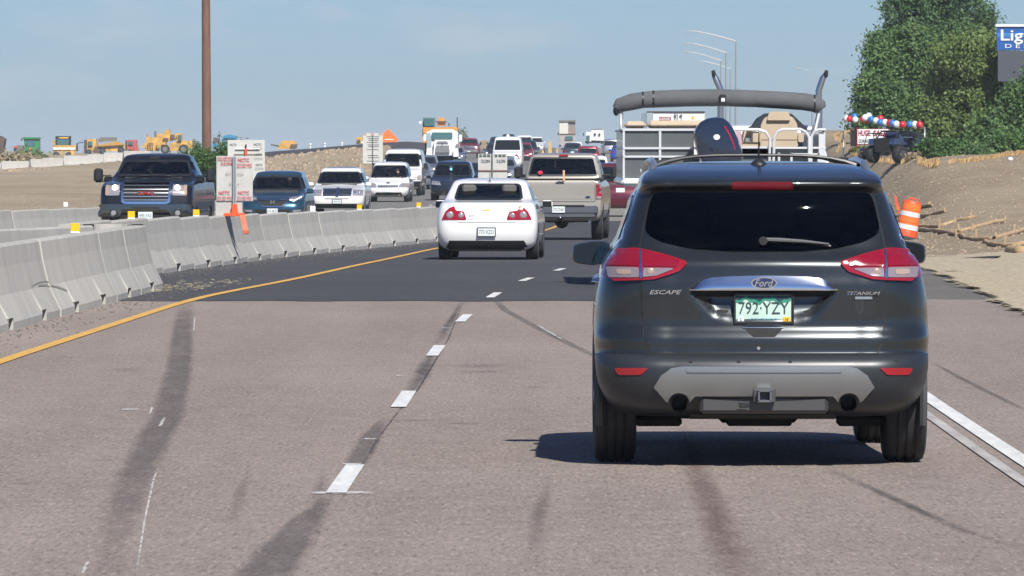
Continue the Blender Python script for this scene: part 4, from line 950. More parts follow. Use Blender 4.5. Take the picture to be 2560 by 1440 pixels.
    c.panel('latch_trim', Q4(-.112, .757, .112, .762), 'R', CHR, .012, .1, .004, tg); p = c.P3(-.03, .652, 'R')[0]; c.part('keyhole', MB().cyl((-.03, p.y - .014, .652), (-.03, p.y + .01, .652), .0095, n=12), CHR)
    for x in (-.40, -.14, .14, .72, -.72): p = c.P3(x, .578, 'R')[0]; c.part('parking_sensor', MB().cyl((x, p.y - .003, .578), (x, p.y + .01, .578), .010, n=10), BLK)
    # skid plate with the tow socket
    SK = M('skid_silver', (.30, .312, .32), .34, .75, var=.05, vscale=4)
    sp = [(-.598, .444), (-.56, .505), (-.505, .543), (-.44, .551), (.44, .551), (.505, .543), (.56, .505), (.598, .444), (.52, .363), (.50, .355), (.42, .355)]
    P = [(.462 + .058 * math.cos(t), .366 + .050 * math.sin(t)) for t in np.linspace(0, math.pi, 9)][::1]
    sp2 = [(-.598, .444), (-.56, .505), (-.505, .543), (-.44, .551), (.44, .551), (.505, .543), (.56, .505), (.598, .444), (.535, .372)] + P + [(.375, .398), (-.375, .398)] + [(-x, z) for x, z in P[::-1]] + [(-.535, .372)]
    sk = c.panel('skid_plate', sp2, 'R', SK, .016, .03, .03, label='broad silver skid plate across the lower bumper')
    c.panel('skid_lip', sm(Q4(-.42, .522, .42, .540), .3), 'R', SK, .024, .05, .012, sk)
    c.box('lower_valance', (0, -2.17, .345), (.70, .05, .10), M('valance_grey', (.09, .09, .092), .45, .6), .02)
    b = MB(); yh = -2.275; b.box((0, yh + .04, .395), (.12, .05, .075), .006); hb = c.part('tow_bracket', b, GREYP)
    b = MB(); yy = yh; 
    for dx, dz, a, e in ((0, .028, .075, .012), (0, -.028, .075, .012), (-.032, 0, .012, .06), (.032, 0, .012, .06)): b.box((dx, yy, .395 + dz), (a, .06, e), .002)
    b.obj('tow_socket', M('worn_steel', (.16, .17, .18), .5, .8), hb)
    c.box('tow_connector', (-.11, -2.25, .345), (.055, .04, .028), BLK, .004)
    # wiper
    py_ = lambda x, z: c.P3(x, z, 'R')[0].y
    b = MB(); P = [(-.005, py_(0, 1.235) - .035, 1.244), (.1, py_(.1, 1.24) - .03, 1.240), (.23, py_(.2, 1.23) - .03, 1.232), (.36, py_(.36, 1.21) - .03, 1.218)]; b.tube(P, [.010, .011, .008, .005], 6); w1 = c.part('wiper_arm', b, M('wiper_grey', (.16, .165, .17), .35, .3))
    b = MB(); b.tube([(x + .01, y + .01, z - .012) for x, y, z in P], .006, 5); b.obj('wiper_blade', BLK, w1); MB().cyl((0, P[0][1] - .01, 1.235), (0, P[0][1] + .06, 1.235), .024, n=12).obj('wiper_pivot', BLK, w1)
    # side windows, door seams
    swp = [(-1.76, 1.23), (-1.36, 1.2), (.72, 1.16), (.30, 1.44), (-.2, 1.50), (-1.3, 1.49), (-1.62, 1.43)]
    c.panel('window_trim', inset(sm(swp, 1), -.018), 'Lf', CHR, .004, .2, .01, both=True)
    c.window('side_window', sm([(-1.70, 1.24), (-1.34, 1.215), (-1.30, 1.47), (-1.58, 1.42)], 1), 'Lf', both=True, seal=0, off=.010)
    c.window('side_window', sm([(-1.26, 1.21), (-.45, 1.19), (-.45, 1.485), (-1.22, 1.475)], 1), 'Lf', both=True, seal=0, off=.010)
    c.window('side_window', sm([(-.38, 1.19), (.66, 1.17), (.28, 1.42), (-.15, 1.485), (-.38, 1.485)], 1), 'Lf', both=True, seal=0, off=.010)
    for x in (-1.05, -.42, .70):
        c.panel('panel_gap', [(x, .45), (x + .006, .45), (x + .006, 1.15), (x, 1.15)], 'Lf', BLKM, .002, .12, .004, both=True)
    for x in (-.95, -.02): c.panel('door_handle', sm([(x, .98), (x + .2, .98), (x + .2, 1.01), (x, 1.01)], .3), 'Lf', CHR, .03, .1, .03, both=True)
    c.window('windshield', sm([(-.70, 1.14), (.70, 1.14), (.58, 1.48), (-.58, 1.48)], 1.5), 'F', GLT, True, seal=.03)
    c.panel('headlight', sm([(.5, .85), (.82, .95), (.80, 1.0), (.52, .93)], .8), 'F', CLRL, .012, .08, both=True); c.panel('grille', sm(Q4(-.45, .62, .45, .78, .03), 1), 'F', BLK, .012, .1); c.panel('grille', sm(Q4(-.5, .82, .5, .88, .03), .5), 'F', CHR, .012, .1)
    c.panel('fuel_flap', sm([(-1.62, .88), (-1.46, .88), (-1.46, 1.04), (-1.62, 1.04)], .8), 'Rt', PG, .004, .08, .004)
    # mirrors traced from behind
    ml = [(-1.025, 1.105), (-1.022, 1.175), (-.99, 1.192), (-.90, 1.207), (-.83, 1.205), (-.805, 1.19), (-.808, 1.10), (-.825, 1.072), (-.90, 1.063), (-1.01, 1.075)]
    for sgn in (1, -1):
        P = ml if sgn == 1 else mir(ml); P = sm(P, .5); b = MB(); n = len(P); cx = sum(p[0] for p in P) / n; cz = sum(p[1] for p in P) / n; vs = []
        for (sc_, y) in ((.93, .325), (1, .34), (1, .40), (.93, .46), (.75, .50), (.4, .525)): vs += [(cx + (x - cx) * sc_, y, cz + (z - cz) * sc_) for x, z in P]
        b.add(vs, [(i * n + j, i * n + (j + 1) % n, (i + 1) * n + (j + 1) % n, (i + 1) * n + j) for i in range(5) for j in range(n)] + [tuple(range(n)), tuple(range(5 * n, 6 * n))], 0, True)
        mo = c.part('wing_mirror', b, PG); mo.data.materials[0] = PG
        MB().prism([(cx + (x - cx) * .90, cz + (z - cz) * .87) for x, z in P], .318, .33).obj('mirror_glass', M('mirror_glass', (.05, .075, .11), .03, 1), mo)
        MB().box((sgn * -.835, .40, 1.10), (.14, .08, .05), .02).obj('mirror_foot', BLK, mo)
    # roof rails, cross bars, antenna
    for sx in (-1, 1):
        b = MB(); b.tube([(sx * .600, -1.42, 1.585), (sx * .592, -1.36, 1.635), (sx * .585, -1.2, 1.660), (sx * .58, -.6, 1.675), (sx * .58, .1, 1.67), (sx * .585, .55, 1.655), (sx * .60, .72, 1.59)], [.020, .024, .019, .017, .017, .018, .022], 8); rl = c.part('roof_rail', b, M('rail_silver', (.50, .53, .56), .25, .85))
        MB().box((sx * .600, -1.40, 1.588), (.05, .13, .05), .018).obj('rail_foot', MATS['rail_silver'], rl)
    for y in (-.95, .05):
        b = MB(); P = [(x, y, 1.636 + .066 * (1 - (abs(x) / .58) ** 4)) for x in np.linspace(-.58, .58, 15)]; b.tube(P, [.020, .014] + [.009] * 11 + [.014, .020], 8); c.part('cross_bar', b, BLK)
    b = MB(); b.lathe([(1.636, .050), (1.655, .046), (1.672, .028), (1.682, .012)], 'z', c=(0, -1.30, 0), n=16); an = c.part('antenna', b, BLK); b = MB(); b.tube([(0, -1.30, 1.68), (0, -1.32, 1.76), (.001, -1.335, 1.845)], [.007, .004, .0025], 6); b.obj('antenna_mast', BLK, an)
    c.panel('roof_seam', [(-.003, -1.75), (.003, -1.75), (.003, -.4), (-.003, -.4)], 'T', BLKM, .002, .2, .003)
    # what shows underneath
    b = MB(); b.box((0, -1.36, .30), (1.36, .16, .12), .03); b.box((0, -1.0, .26), (.44, .5, .10), .02); b.box((0, -1.34, .225), (.36, .24, .05), .01)
    for sx in (-1, 1): b.cyl((sx * .66, -1.36, .355), (sx * .15, -1.36, .33), .04, n=8); b.box((sx * .56, -1.40, .225), (.26, .16, .05), .015); b.cyl((sx * .55, -1.42, .24), (sx * .52, -1.46, .50), .05, n=8); b.cyl((sx * .70, -1.36, .355), (sx * .66, -1.36, .355), .14, n=16)
    c.part('rear_suspension', b, BLKM)
    b = MB(); b.cyl((-.40, -1.90, .34), (.40, -1.90, .34), .085, n=14); c.part('muffler', b, M('dirty_steel', (.05, .05, .05), .7, .5))
    b = MB(); b.box((0, 1.2, .27), (1.2, .9, .12), .03); b.box((0, 0, .30), (1.3, 2.2, .1), .02); c.part('underbody', b, BLKM)
    c.wheels((-1.36,), .802, .355, .235, hero=True); c.wheels((1.33,), .775, .355, .235, hero=True)
    for y in (-1.36, 1.33):
        for sx in (-1, 1):
            b = MB(); b.tube([(sx * (.893 if y < 0 else .868), y + .395 * math.cos(a), .355 + .40 * math.sin(a)) for a in np.linspace(-.35, math.pi + .35, 18)], .022, 6); c.part('wheel_arch', b, GREYP)
    c.finish()
build_hero()

# ------------------------------------------------------------------ people at the wheel
def person_mesh():
    J = {'pel': ((0, 0, .10), (.15, .12)), 'wai': ((0, .02, .26), (.14, .10)), 'che': ((0, .02, .44), (.17, .11)), 'nb': ((0, .0, .56), (.07, .06)), 'nk': ((0, .015, .62), (.055, .055)), 'hd': ((0, .03, .72), (.078, .092)), 'ht': ((0, .02, .80), (.062, .075)),
         'sl': ((-.19, .01, .52), (.06, .055)), 'el': ((-.27, .18, .32), (.045, .045)), 'wl': ((-.17, .40, .42), (.03, .03)), 'hl': ((-.14, .47, .46), (.028, .04)), 'fl': ((-.12, .49, .51), (.018, .025)),
         'sr': ((.19, .01, .52), (.06, .055)), 'er': ((.27, .18, .32), (.045, .045)), 'wr': ((.17, .40, .42), (.03, .03)), 'hr': ((.14, .47, .46), (.028, .04)), 'fr': ((.12, .49, .51), (.018, .025)),
         'tl': ((-.10, .05, .09), (.09, .085)), 'kl': ((-.14, .46, .16), (.065, .06)), 'al': ((-.13, .75, -.16), (.04, .04)), 'ol': ((-.13, .88, -.18), (.03, .035)),
         'tr': ((.10, .05, .09), (.09, .085)), 'kr': ((.14, .46, .16), (.065, .06)), 'ar': ((.13, .75, -.16), (.04, .04)), 'or': ((.13, .88, -.18), (.03, .035))}
    E = [('pel', 'wai'), ('wai', 'che'), ('che', 'nb'), ('nb', 'nk'), ('nk', 'hd'), ('hd', 'ht'), ('che', 'sl'), ('sl', 'el'), ('el', 'wl'), ('wl', 'hl'), ('hl', 'fl'), ('che', 'sr'), ('sr', 'er'), ('er', 'wr'), ('wr', 'hr'), ('hr', 'fr'), ('pel', 'tl'), ('tl', 'kl'), ('kl', 'al'), ('al', 'ol'), ('pel', 'tr'), ('tr', 'kr'), ('kr', 'ar'), ('ar', 'or')]
    K = list(J); me = bpy.data.meshes.new('p'); me.from_pydata([J[k][0] for k in K], [(K.index(a), K.index(b)) for a, b in E], []); o = bpy.data.objects.new('p', me); COL.objects.link(o)
    o.modifiers.new('s', 'SKIN')
    for i, k in enumerate(K): me.skin_vertices[0].data[i].radius = J[k][1]; me.skin_vertices[0].data[i].use_root = (k == 'pel')
    sb = o.modifiers.new('b', 'SUBSURF'); sb.levels = 1; sb.render_levels = 1
    bpy.context.view_layer.update(); m2 = bpy.data.meshes.new_from_object(o.evaluated_get(bpy.context.evaluated_depsgraph_get())); bpy.data.objects.remove(o)
    for p in m2.polygons:
        c = p.center; p.use_smooth = True
        p.material_index = 0 if c.z > .585 or (c.y > .33 and c.z > .36 and abs(c.x) < .24) else (2 if c.z < .2 else 1)
    return m2
PME = person_mesh(); SKIN = M('skin', (.42, .25, .17), .6); HAIR = M('hair', (.03, .02, .015), .8); TRO = M('trousers', (.03, .04, .07), .9)
def person(root, x, y, z, shirt, label, hair=HAIR, scale=1.0):
    me = PME.copy(); me.materials.clear(); sh = M('shirt_' + label[:24].replace(' ', '_'), shirt, .9, var=.1, vscale=6)
    for m_ in (SKIN, sh, TRO): me.materials.append(m_)
    M4 = Matrix.Translation(root.location) @ root.rotation_euler.to_matrix().to_4x4() @ Matrix.Translation((x, y, z)); o = bpy.data.objects.new('person', me); o.matrix_world = M4; link(o); o.scale = (scale,) * 3
    tag(o, label, 'person', 'people at the wheel')
    b = MB(); b.ball((0, .005, .775), (.088, .10, .085), 12, 0, 6); b.obj('hair', hair, o)
    b = MB(); b.cyl((0, .115, .735), (0, .14, .715), .014, .01, n=6); b.obj('nose', SKIN, o)
    return o
# ------------------------------------------------------------------ nearer traffic
WHITE = paint('white', (.72, .72, .72)); TAN = paint('tan', (.37, .335, .285), .35, .32); BLACKP = M('paint_blue_black', (.004, .004, .006), .35, 0, coat=.55, coatr=.04); TEAL = paint('teal_blue', (.028, .085, .13), .6, .28); NAVY = paint('navy', (.008, .014, .032), .3, .25)
def malibu(c):
    T0 = sm([(-.579, .962), (-.544, .886), (-.404, .868), (-.358, .746), (-.363, .718), (-.79, .725), (-.735, .858), (-.665, .927)], .5)
    for sg in (1, -1):
        f_ = (lambda P: P) if sg == 1 else mir
        tl = c.panel('taillight', f_(T0), 'R', REDB, .016, .05, .03)
        for x, z, r in ((-.650, .805, .066), (-.455, .80, .052)):
            p = c.P3(x * sg, z, 'R')[0]; b = MB(); b.lathe([(p.y - .030, r * .4), (p.y - .028, r * .8), (p.y - .018, r), (p.y + .03, r)], 'y', c=(x * sg, 0, z), n=18); b.obj('round_lamp', CLRL, tl)
    c.panel('panel_gap', [(-.52, .672), (.52, .672), (.52, .679), (-.52, .679)], 'R', BLKM, .003, .1, .004); tr = [(-.52, .68), (.52, .68), (.60, .95), (.60, .99), (-.60, .99), (-.60, .95)]
    c.panel('boot_lid', tr, 'R', c.paint, .004, .06, .006)
    c.panel('boot_badge', sm([(-.075, .895), (-.03, .88), (.03, .885), (.075, .905), (.03, .918), (-.03, .915)], .2), 'R', M('gold_badge', (.55, .42, .14), .3, .8), .016, .1, .01)
    p = c.P3(0, .5, 'R')[0]; c.plate((0, p.y - .02, .508), '773\u00b7XZO', 'R')
    text_obj('dealer_badge', 'Sunset', BLK, c.root, (-.27, c.P3(-.27, .80, 'R')[0].y - .015, .800), w=.11, h=.030); text_obj('model_badge', 'MALIBU LTZ', M('badge_grey', (.25, .25, .26), .3, .7), c.root, (-.23, c.P3(-.23, .74, 'R')[0].y - .015, .742), w=.20, h=.018)
    c.panel('lower_valance', [(-.66, .36), (.66, .36), (.74, .20), (-.74, .20)], 'R', BLKM, .014, .1, .04)
    b = MB(); b.cyl((0, -.98, 1.405), (0, -.98, 1.425), .025, .012, n=8); a = c.part('antenna', b, BLK); b = MB(); b.tube([(0, -.98, 1.42), (0, -1.02, 1.56)], .005, 5); b.obj('antenna_mast', BLK, a)
    b = MB(); b.box((0, -1.0, .27), (1.3, 1.0, .1), .03); b.cyl((-.6, -1.9, .24), (.6, -1.9, .24), .08, n=10); c.part('underbody', b, BLKM)
    c.panel('door_handle', sm([(-.9, .84), (-.7, .84), (-.7, .87), (-.9, .87)], .3), 'Rt', CHR, .03, .1, .03); c.panel('door_handle', sm([(.05, .84), (.25, .84), (.25, .87), (.05, .87)], .3), 'Rt', CHR, .03, .1, .03)
SPEC['sedan']['rw'] = (.61, 1.078, .55, 1.345)
r1 = traffic('sedan', 'saloon_car', 'white four-door saloon with round-lens red tail lamps beside the median barrier', 'car', WHITE, -.36, 130.2, 2.2, False, detail=2, see=True, extra=malibu, custom='r', glass=glassmat('green_glass', (.11, .17, .17)), seat=SEAT)
def tanp(c):
    z = 1.08
    for sg in (1, -1):
        f_ = (lambda P: P) if sg == 1 else mir
        tl = c.panel('taillight', f_(sm([(-1.0, 1.0), (-.875, 1.0), (-.875, 1.36), (-1.0, 1.36)], .4)), 'R', REDB, .02, .08, .03)
        c.panel('clear_lens', f_(sm([(-.985, 1.01), (-.885, 1.01), (-.885, 1.065), (-.985, 1.065)], .3)), 'R', CLRL, .026, .1, .005, tl)
        c.panel('red_lens', f_(sm([(-.985, 1.20), (-.885, 1.20), (-.885, 1.345), (-.985, 1.345)], .3)), 'R', REDL, .026, .1, .005, tl)
    c.panel('panel_gap', [(-.855, .93), (.855, .93), (.855, 1.46), (-.855, 1.46)], 'R', BLKM, .003, .1, .004)
    tg = c.panel('tailgate', [(-.845, .94), (.845, .94), (.845, 1.44), (-.845, 1.44)], 'R', TAN, .014, .06, .02)
    c.panel('pressed_line', [(-.84, 1.0), (.84, 1.0), (.84, 1.012), (-.84, 1.012)], 'R', M('tan_highlight', (.42, .38, .32), .3, .5), .02, .2, .01, tg)
    E = [(.105 * math.cos(t), 1.375 + .045 * max(-.3, math.sin(t))) for t in np.linspace(0, 2 * math.pi, 20, False)]; h_ = c.panel('tailgate_handle', E, 'R', BLK, .022, .2, .02, tg)
    y = c.P3(0, 1.2, 'R')[0].y; MB().prism([(.68 + .062 * math.cos(t), 1.045 + .027 * math.sin(t)) for t in np.linspace(0, 2 * math.pi, 20, False)], y - .03, y + .02).obj('oval_badge', M('badge_navy', (.02, .04, .10), .2, .3, coat=1), tg)
    c.box('tailgate_cap', (0, y + .02, 1.472), (1.9, .07, .03), BLK, .008); c.box('bed_rail', (-.93, -1.9, 1.49), (.1, 2.0, .05), GREYP, .01, both=True)
    bp = MB(); bp.box((0, y - .10, .735), (1.86, .2, .20), .04); bp.box((0, y - .12, .60), (1.72, .14, .12), .03); bo = c.part('rear_bumper', bp, M('bumper_dull_chrome', (.22, .23, .24), .3, .8))
    c.box('bumper_step', (0, y - .12, .845), (1.2, .18, .02), BLKM, .004, bo); c.plate((-.02, y - .215, .745), '272-ZAK', 'R', frame=False)
    b = MB(); b.lathe([(.42, .16), (.43, .34), (.62, .34), (.63, .16)], 'z', c=(0, -2.35, 0), n=20); b.box((0, -1.9, .50), (1.2, .14, .14), .03); b.ball((0, -1.9, .45), (.17, .2, .17)); b.box((0, -2.9, .50), (.1, .3, .1), .01); b.box((0, .5, .5), (1.2, 3.0, .16), .03); c.part('underbody', b, BLKM)
    c.part('tow_ball', MB().ball((.02, y - .22, .56), .03, 8, 0, 6), CHR); c.part('exhaust_pipe', MB().cyl((.72, -2.9, .46), (.72, -2.4, .46), .035, n=8), SIL)
    c.box('high_brake_light', (0, -.86 * 1.0, 2.045), (.22, .03, .05), REDB, .006); b = MB(); b.box((-.02, -.9, 1.62), (.05, .02, .22), 0); c.part('window_post', MB().box((-.20, -.925, 1.78), (.02, .02, .42), .002), BLK)
    c.part('stake', MB().box((.10, y - .02, 1.56), (.05, .03, .26), .004), M('fresh_wood', (.60, .36, .20), .8)); c.part('window_sticker', MB().prism([(-.56 + .06 * math.cos(t), 1.63 + .045 * math.sin(t)) for t in np.linspace(0, 6.28, 14, False)], -1.03, -1.022), M('sticker_red', (.6, .02, .05), .4))
    for sx in (-1, 1):
        b = MB(); b.box((sx * 1.19, .95, 1.62), (.21, .14, .30), .05); mo = c.part('wing_mirror', b, BLK)
        MB().box((sx * 1.02, .95, 1.56), (.24, .05, .04), .01).obj('mirror_arm', BLK, mo)
SPEC['tan'] = dict(SPEC['pickup']); SPEC['tan'].update(rw=(.85, 1.435, .745, 1.845), ws=(.82, 1.46, .70, 1.83), mir=(1.0, 1.0, 1.40))
LV['tan'] = [(l[0], l[1] + (.075 if l[0] > 1.5 else .03 if l[0] > 1.37 else 0)) + l[2:] for l in LV['pickup']]; ARCH['tan'] = ARCH['pickup']; WH['tan'] = WH['pickup']
r2 = traffic('tan', 'pickup_truck', 'tan full-size pickup driving away in the left lane, right of the white saloon', 'pickup truck', TAN, 1.30, 176.2, 2.9, False, (1.0, 1, 1.08), detail=2, see=True, extra=tanp, custom='r', seat=SEATL, glass=glassmat('pickup_glass', (.34, .40, .40)))
person(r2, -.37, .15, 1.12, (.03, .03, .035), 'dark silhouette of the person at the wheel of the tan pickup')
def gmc(c):
    o_ = sm([(-.535, 1.40), (.535, 1.40), (.515, .97), (.43, .94), (-.43, .94), (-.515, .97)], .9); i_ = inset(o_, .05)
    g = c.panel('grille', o_, 'F', BLKM, .012, .08, .02); c.panel('grille_frame', o_, 'F', CHR, .045, .1, .04, g, hole=i_)
    for k in range(5):
        z = 1.025 + k * .072; c.panel('grille_bar', Q4(-.475, z - .008, .475, z + .008), 'F', SIL, .028, .2, .02, g)
    yf = c.P3(0, 1.17, 'F')[0].y + .05; text_obj('grille_lettering', 'GMC', M('badge_red', (.30, .02, .03), .3, coat=1), g, (0, yf, 1.17), w=.38, h=.085, face='front', bold=.02)
    H_ = sm([(.56, 1.12), (.85, 1.115), (.86, 1.33), (.56, 1.36)], .6)
    for sg in (1, -1):
        f_ = (lambda P: P) if sg == 1 else mir; hd = c.panel('headlight', f_(H_), 'F', CLRL, .02, .08, .03)
        c.panel('amber_lens', f_(sm([(.79, 1.125), (.855, 1.125), (.855, 1.32), (.79, 1.32)], .3)), 'F', AMBL, .026, .1, .006, hd)
        p = c.P3(.66 * sg, 1.26, 'F')[0]; b = MB(); b.lathe([(p.y + .045, .03), (p.y + .04, .05), (p.y + .02, .062), (p.y, .065)], 'y', c=(.66 * sg, 0, 1.285), n=14); b.obj('lamp', LAMPON, hd); b = MB(); b.lathe([(p.y + .045, .03), (p.y + .04, .05), (p.y + .02, .062), (p.y, .065)], 'y', c=(.67 * sg, 0, 1.17), n=14); b.obj('lamp', CHR, hd)
    bp = c.panel('front_bumper', sm([(-.99, .91), (-.9, .935), (.9, .935), (.99, .91), (.96, .68), (.55, .68), (.50, .76), (-.50, .76), (-.55, .68), (-.96, .68)], .5), 'F', M('bumper_chrome', (.22, .215, .20), .16, 1), .07, .08, .06, label='chrome front bumper with a dark central slot')
    c.panel('bumper_slot', sm(Q4(-.29, .84, .29, .875), .3), 'F', BLKM, .075, .1, .01, bp); lw = c.panel('lower_intake', sm([(-.52, .765), (.52, .765), (.6, .55), (-.6, .55)], .4), 'F', BLKM, .03, .1, .03)
    for sx in (-1, 1): p = c.P3(sx * .68, .755, 'F')[0]; b = MB(); b.lathe([(p.y + .085, .02), (p.y + .083, .055), (p.y + .05, .065)], 'y', c=(sx * .68, 0, .755), n=14); b.obj('fog_lamp', CLRL, bp); b = MB(); b.tube([(sx * .68 + .075 * math.cos(t), p.y + .08, 0.755 + .075 * math.sin(t)) for t in np.linspace(0, 6.28, 16, False)], .012, 5, closed=True); b.obj('fog_surround', BLK, bp)
    p = c.P3(0, .70, 'F')[0]; c.plate((0, p.y + .09, .70), '495\u00b73A2', 'F', frame=False)
    for sx in (-1, 1):
        b = MB(); b.box((sx * 1.20, .95, 1.54), (.20, .13, .30), .05); mo = c.part('wing_mirror', b, BLK); MB().box((sx * 1.20, .88, 1.54), (.17, .01, .26), .01).obj('mirror_glass', DGL, mo)
        for dz in (-.06, .06): MB().box((sx * 1.03, .97, 1.47 + dz), (.22, .04, .028), .008).obj('mirror_arm', BLK, mo)
    b = MB(); b.box((0, 1.6, .48), (1.3, 1.6, .16), .03); c.part('underbody', b, BLKM); b = MB(); b.tube([(-.3, .6, 2.01), (-.31, .55, 2.06)], .012, 5); c.part('antenna', b, BLK)
    for sx in (-1, 1): c.panel('door_handle', sm([(-.1, 1.16), (.12, 1.16), (.12, 1.2), (-.1, 1.2)], .3), 'Lf' if sx < 0 else 'Rt', CHR, .03, .1, .03)
    c.panel('panel_gap', [(1.14, .6), (1.15, .6), (1.15, 1.33), (1.14, 1.33)], 'Lf', BLKM, .003, .2, .004, both=True); c.panel('side_moulding', Q4(-2.9, .78, 2.4, .81), 'Lf', CHR, .012, .3, .01, both=True)
    # the wipers
    for x in (-.1, .5): p = c.P3(x, 1.52, 'F')[0]; b = MB(); b.tube([(x, p.y + .03, 1.53), (x - .45, c.P3(x - .45, 1.535, 'F')[0].y + .03, 1.54)], .010, 5); c.part('wiper', b, BLK)
LV['gmc'] = [((l[0] + (.07 if .7 < l[0] < 1.395 else .04 if 1.395 <= l[0] < 1.7 else 0)),) + l[1:] for l in LV['pickup']]; ARCH['gmc'] = ARCH['pickup']; WH['gmc'] = WH['pickup']; SPEC['gmc'] = dict(SPEC['pickup']); SPEC['gmc'].update(mir=(1.0, .95, 1.40), ws=(.83, 1.485, .70, 1.80))
r3 = traffic('gmc', 'pickup_truck', 'black full-size pickup with chrome grille coming toward the camera at the left', 'pickup truck', BLACKP, -7.62, 155.1, 2.2, True, (.98, 1, 1.03), detail=2, see=True, extra=gmc, custom='f')
person(r3, -.37, .12, 1.02, (.30, .27, .22), 'person in a pale shirt driving the black pickup, hand on the wheel')
def crv(c):
    H_ = sm([(.46, .80), (.60, .76), (.83, .90), (.86, .98), (.66, .93), (.47, .86)], .3); g = c.panel('grille', sm([(-.46, .82), (.46, .82), (.36, .66), (.28, .62), (-.28, .62), (-.36, .66)], .5), 'F', BLKM, .012, .07)
    c.panel('grille_bar', sm([(-.47, .86), (-.3, .84), (.3, .84), (.47, .86), (.40, .80), (.3, .785), (-.3, .785), (-.40, .80)], .2), 'F', CHR, .022, .07, .02, g)
    c.panel('grille_bar', sm([(-.47, .81), (-.37, .67), (-.28, .615), (.28, .615), (.37, .67), (.47, .81), (.44, .82), (.35, .70), (.26, .645), (-.26, .645), (-.35, .70), (-.44, .82)], .1), 'F', CHR, .020, .07, .02, g)
    y = c.P3(0, .76, 'F')[0].y; b = MB()
    for x in (-.045, .045): b.box((x, y + .04, .755), (.022, .02, .12), .004)
    b.box((0, y + .04, .755), (.09, .02, .02), .004); b.obj('grille_badge', CHR, g)
    for sg in (1, -1):
        f_ = (lambda P: P) if sg == 1 else mir; hd = c.panel('headlight', f_(H_), 'F', CLRL, .018, .06, .03); c.panel('led_strip', f_(sm([(.48, .795), (.61, .765), (.80, .88), (.79, .90), (.60, .79), (.49, .815)], .1)), 'F', LAMPW if sg < 0 else CHR, .026, .1, .006, hd)
        for x, z in ((.60, .85), (.71, .885)): p = c.P3(x * sg, z, 'F')[0]; MB().ball((x * sg, p.y + .01, z), (.03, .03, .03), 10, 0, 6).obj('lamp', CHR, hd)
        c.panel('fog_lamp', f_(sm([(.58, .47), (.80, .50), (.80, .545), (.58, .53)], .4)), 'F', CLRL, .014, .1, .02)
    c.panel('lower_intake', sm([(-.52, .55), (.52, .55), (.44, .42), (-.44, .42)], .4), 'F', BLKM, .012, .08); p = c.P3(0, .5, 'F')[0]; c.plate((0, p.y + .03, .50), 'H\u00b787', 'F', frame=False)
    c.panel('front_skirt', sm([(-.8, .36), (.8, .36), (.84, .44), (-.84, .44)], .3), 'F', GREYP, .02, .1, .03)
    for x in (-.05, .5): b = MB(); b.tube([(x, c.P3(x, 1.12, 'F')[0].y + .03, 1.115), (x - .42, c.P3(x - .42, 1.13, 'F')[0].y + .03, 1.13)], .009, 5); c.part('wiper', b, BLK)
r4 = traffic('suv', 'compact_crossover', 'teal blue compact crossover oncoming behind the near barrier sign', 'car', TEAL, -6.72, 207.3, 2.6, True, (.97, 1, .985), detail=2, see=True, extra=crv, custom='f')
person(r4, -.34, .25, .60, (.04, .05, .07), 'person with both hands on the wheel of the teal blue crossover')
def mkx(c):
    g = c.panel('grille', sm(Q4(-.50, .70, .50, .93), .6), 'F', BLKM, .012, .07)
    for sg in (1, -1):
        f_ = (lambda P: P) if sg == 1 else mir
        for k in range(4): z = .735 + k * .053; c.panel('grille_bar', f_(Q4(.06, z - .011, .49, z + .011)), 'F', CHR, .024, .1, .014, g)
        hd = c.panel('headlight', f_(sm([(.53, .70), (.88, .72), (.88, .90), (.53, .92)], .4)), 'F', CLRL, .018, .06, .03)
        for x in (.62, .76): p = c.P3(x * sg, .81, 'F')[0]; MB().ball((x * sg, p.y + .01, .81), (.05, .03, .06), 10, 0, 6).obj('lamp', CHR, hd)
    c.panel('grille_post', sm(Q4(-.05, .67, .05, 1.0), .3), 'F', CHR, .035, .1, .02, g); c.panel('grille_frame', sm(Q4(-.52, .925, .52, .945), .2), 'F', CHR, .03, .1, .02, g)
    c.panel('bumper_line', Q4(-.42, .60, .42, .62), 'F', BLKM, .012, .1, .01); c.panel('lower_intake', sm([(-.84, .44), (.84, .44), (.80, .30), (-.80, .30)], .3), 'F', BLKM, .014, .1); p = c.P3(0, .5, 'F')[0]; c.plate((0, p.y + .03, .515), 'AHK\u00b7821', 'F')
    c.panel('roof_tint', sm([(-.50, -1.3), (.50, -1.3), (.52, -.28), (-.52, -.28)], 1), 'T', DGL, .008, .2, .01)
r5 = traffic('suv', 'crossover', 'white crossover with split chrome grille and dark glass roof, oncoming', 'car', WHITE, -5.98, 252, 2.2, True, (1.01, 1.02, 1.02), detail=2, see=True, extra=mkx, custom='f')
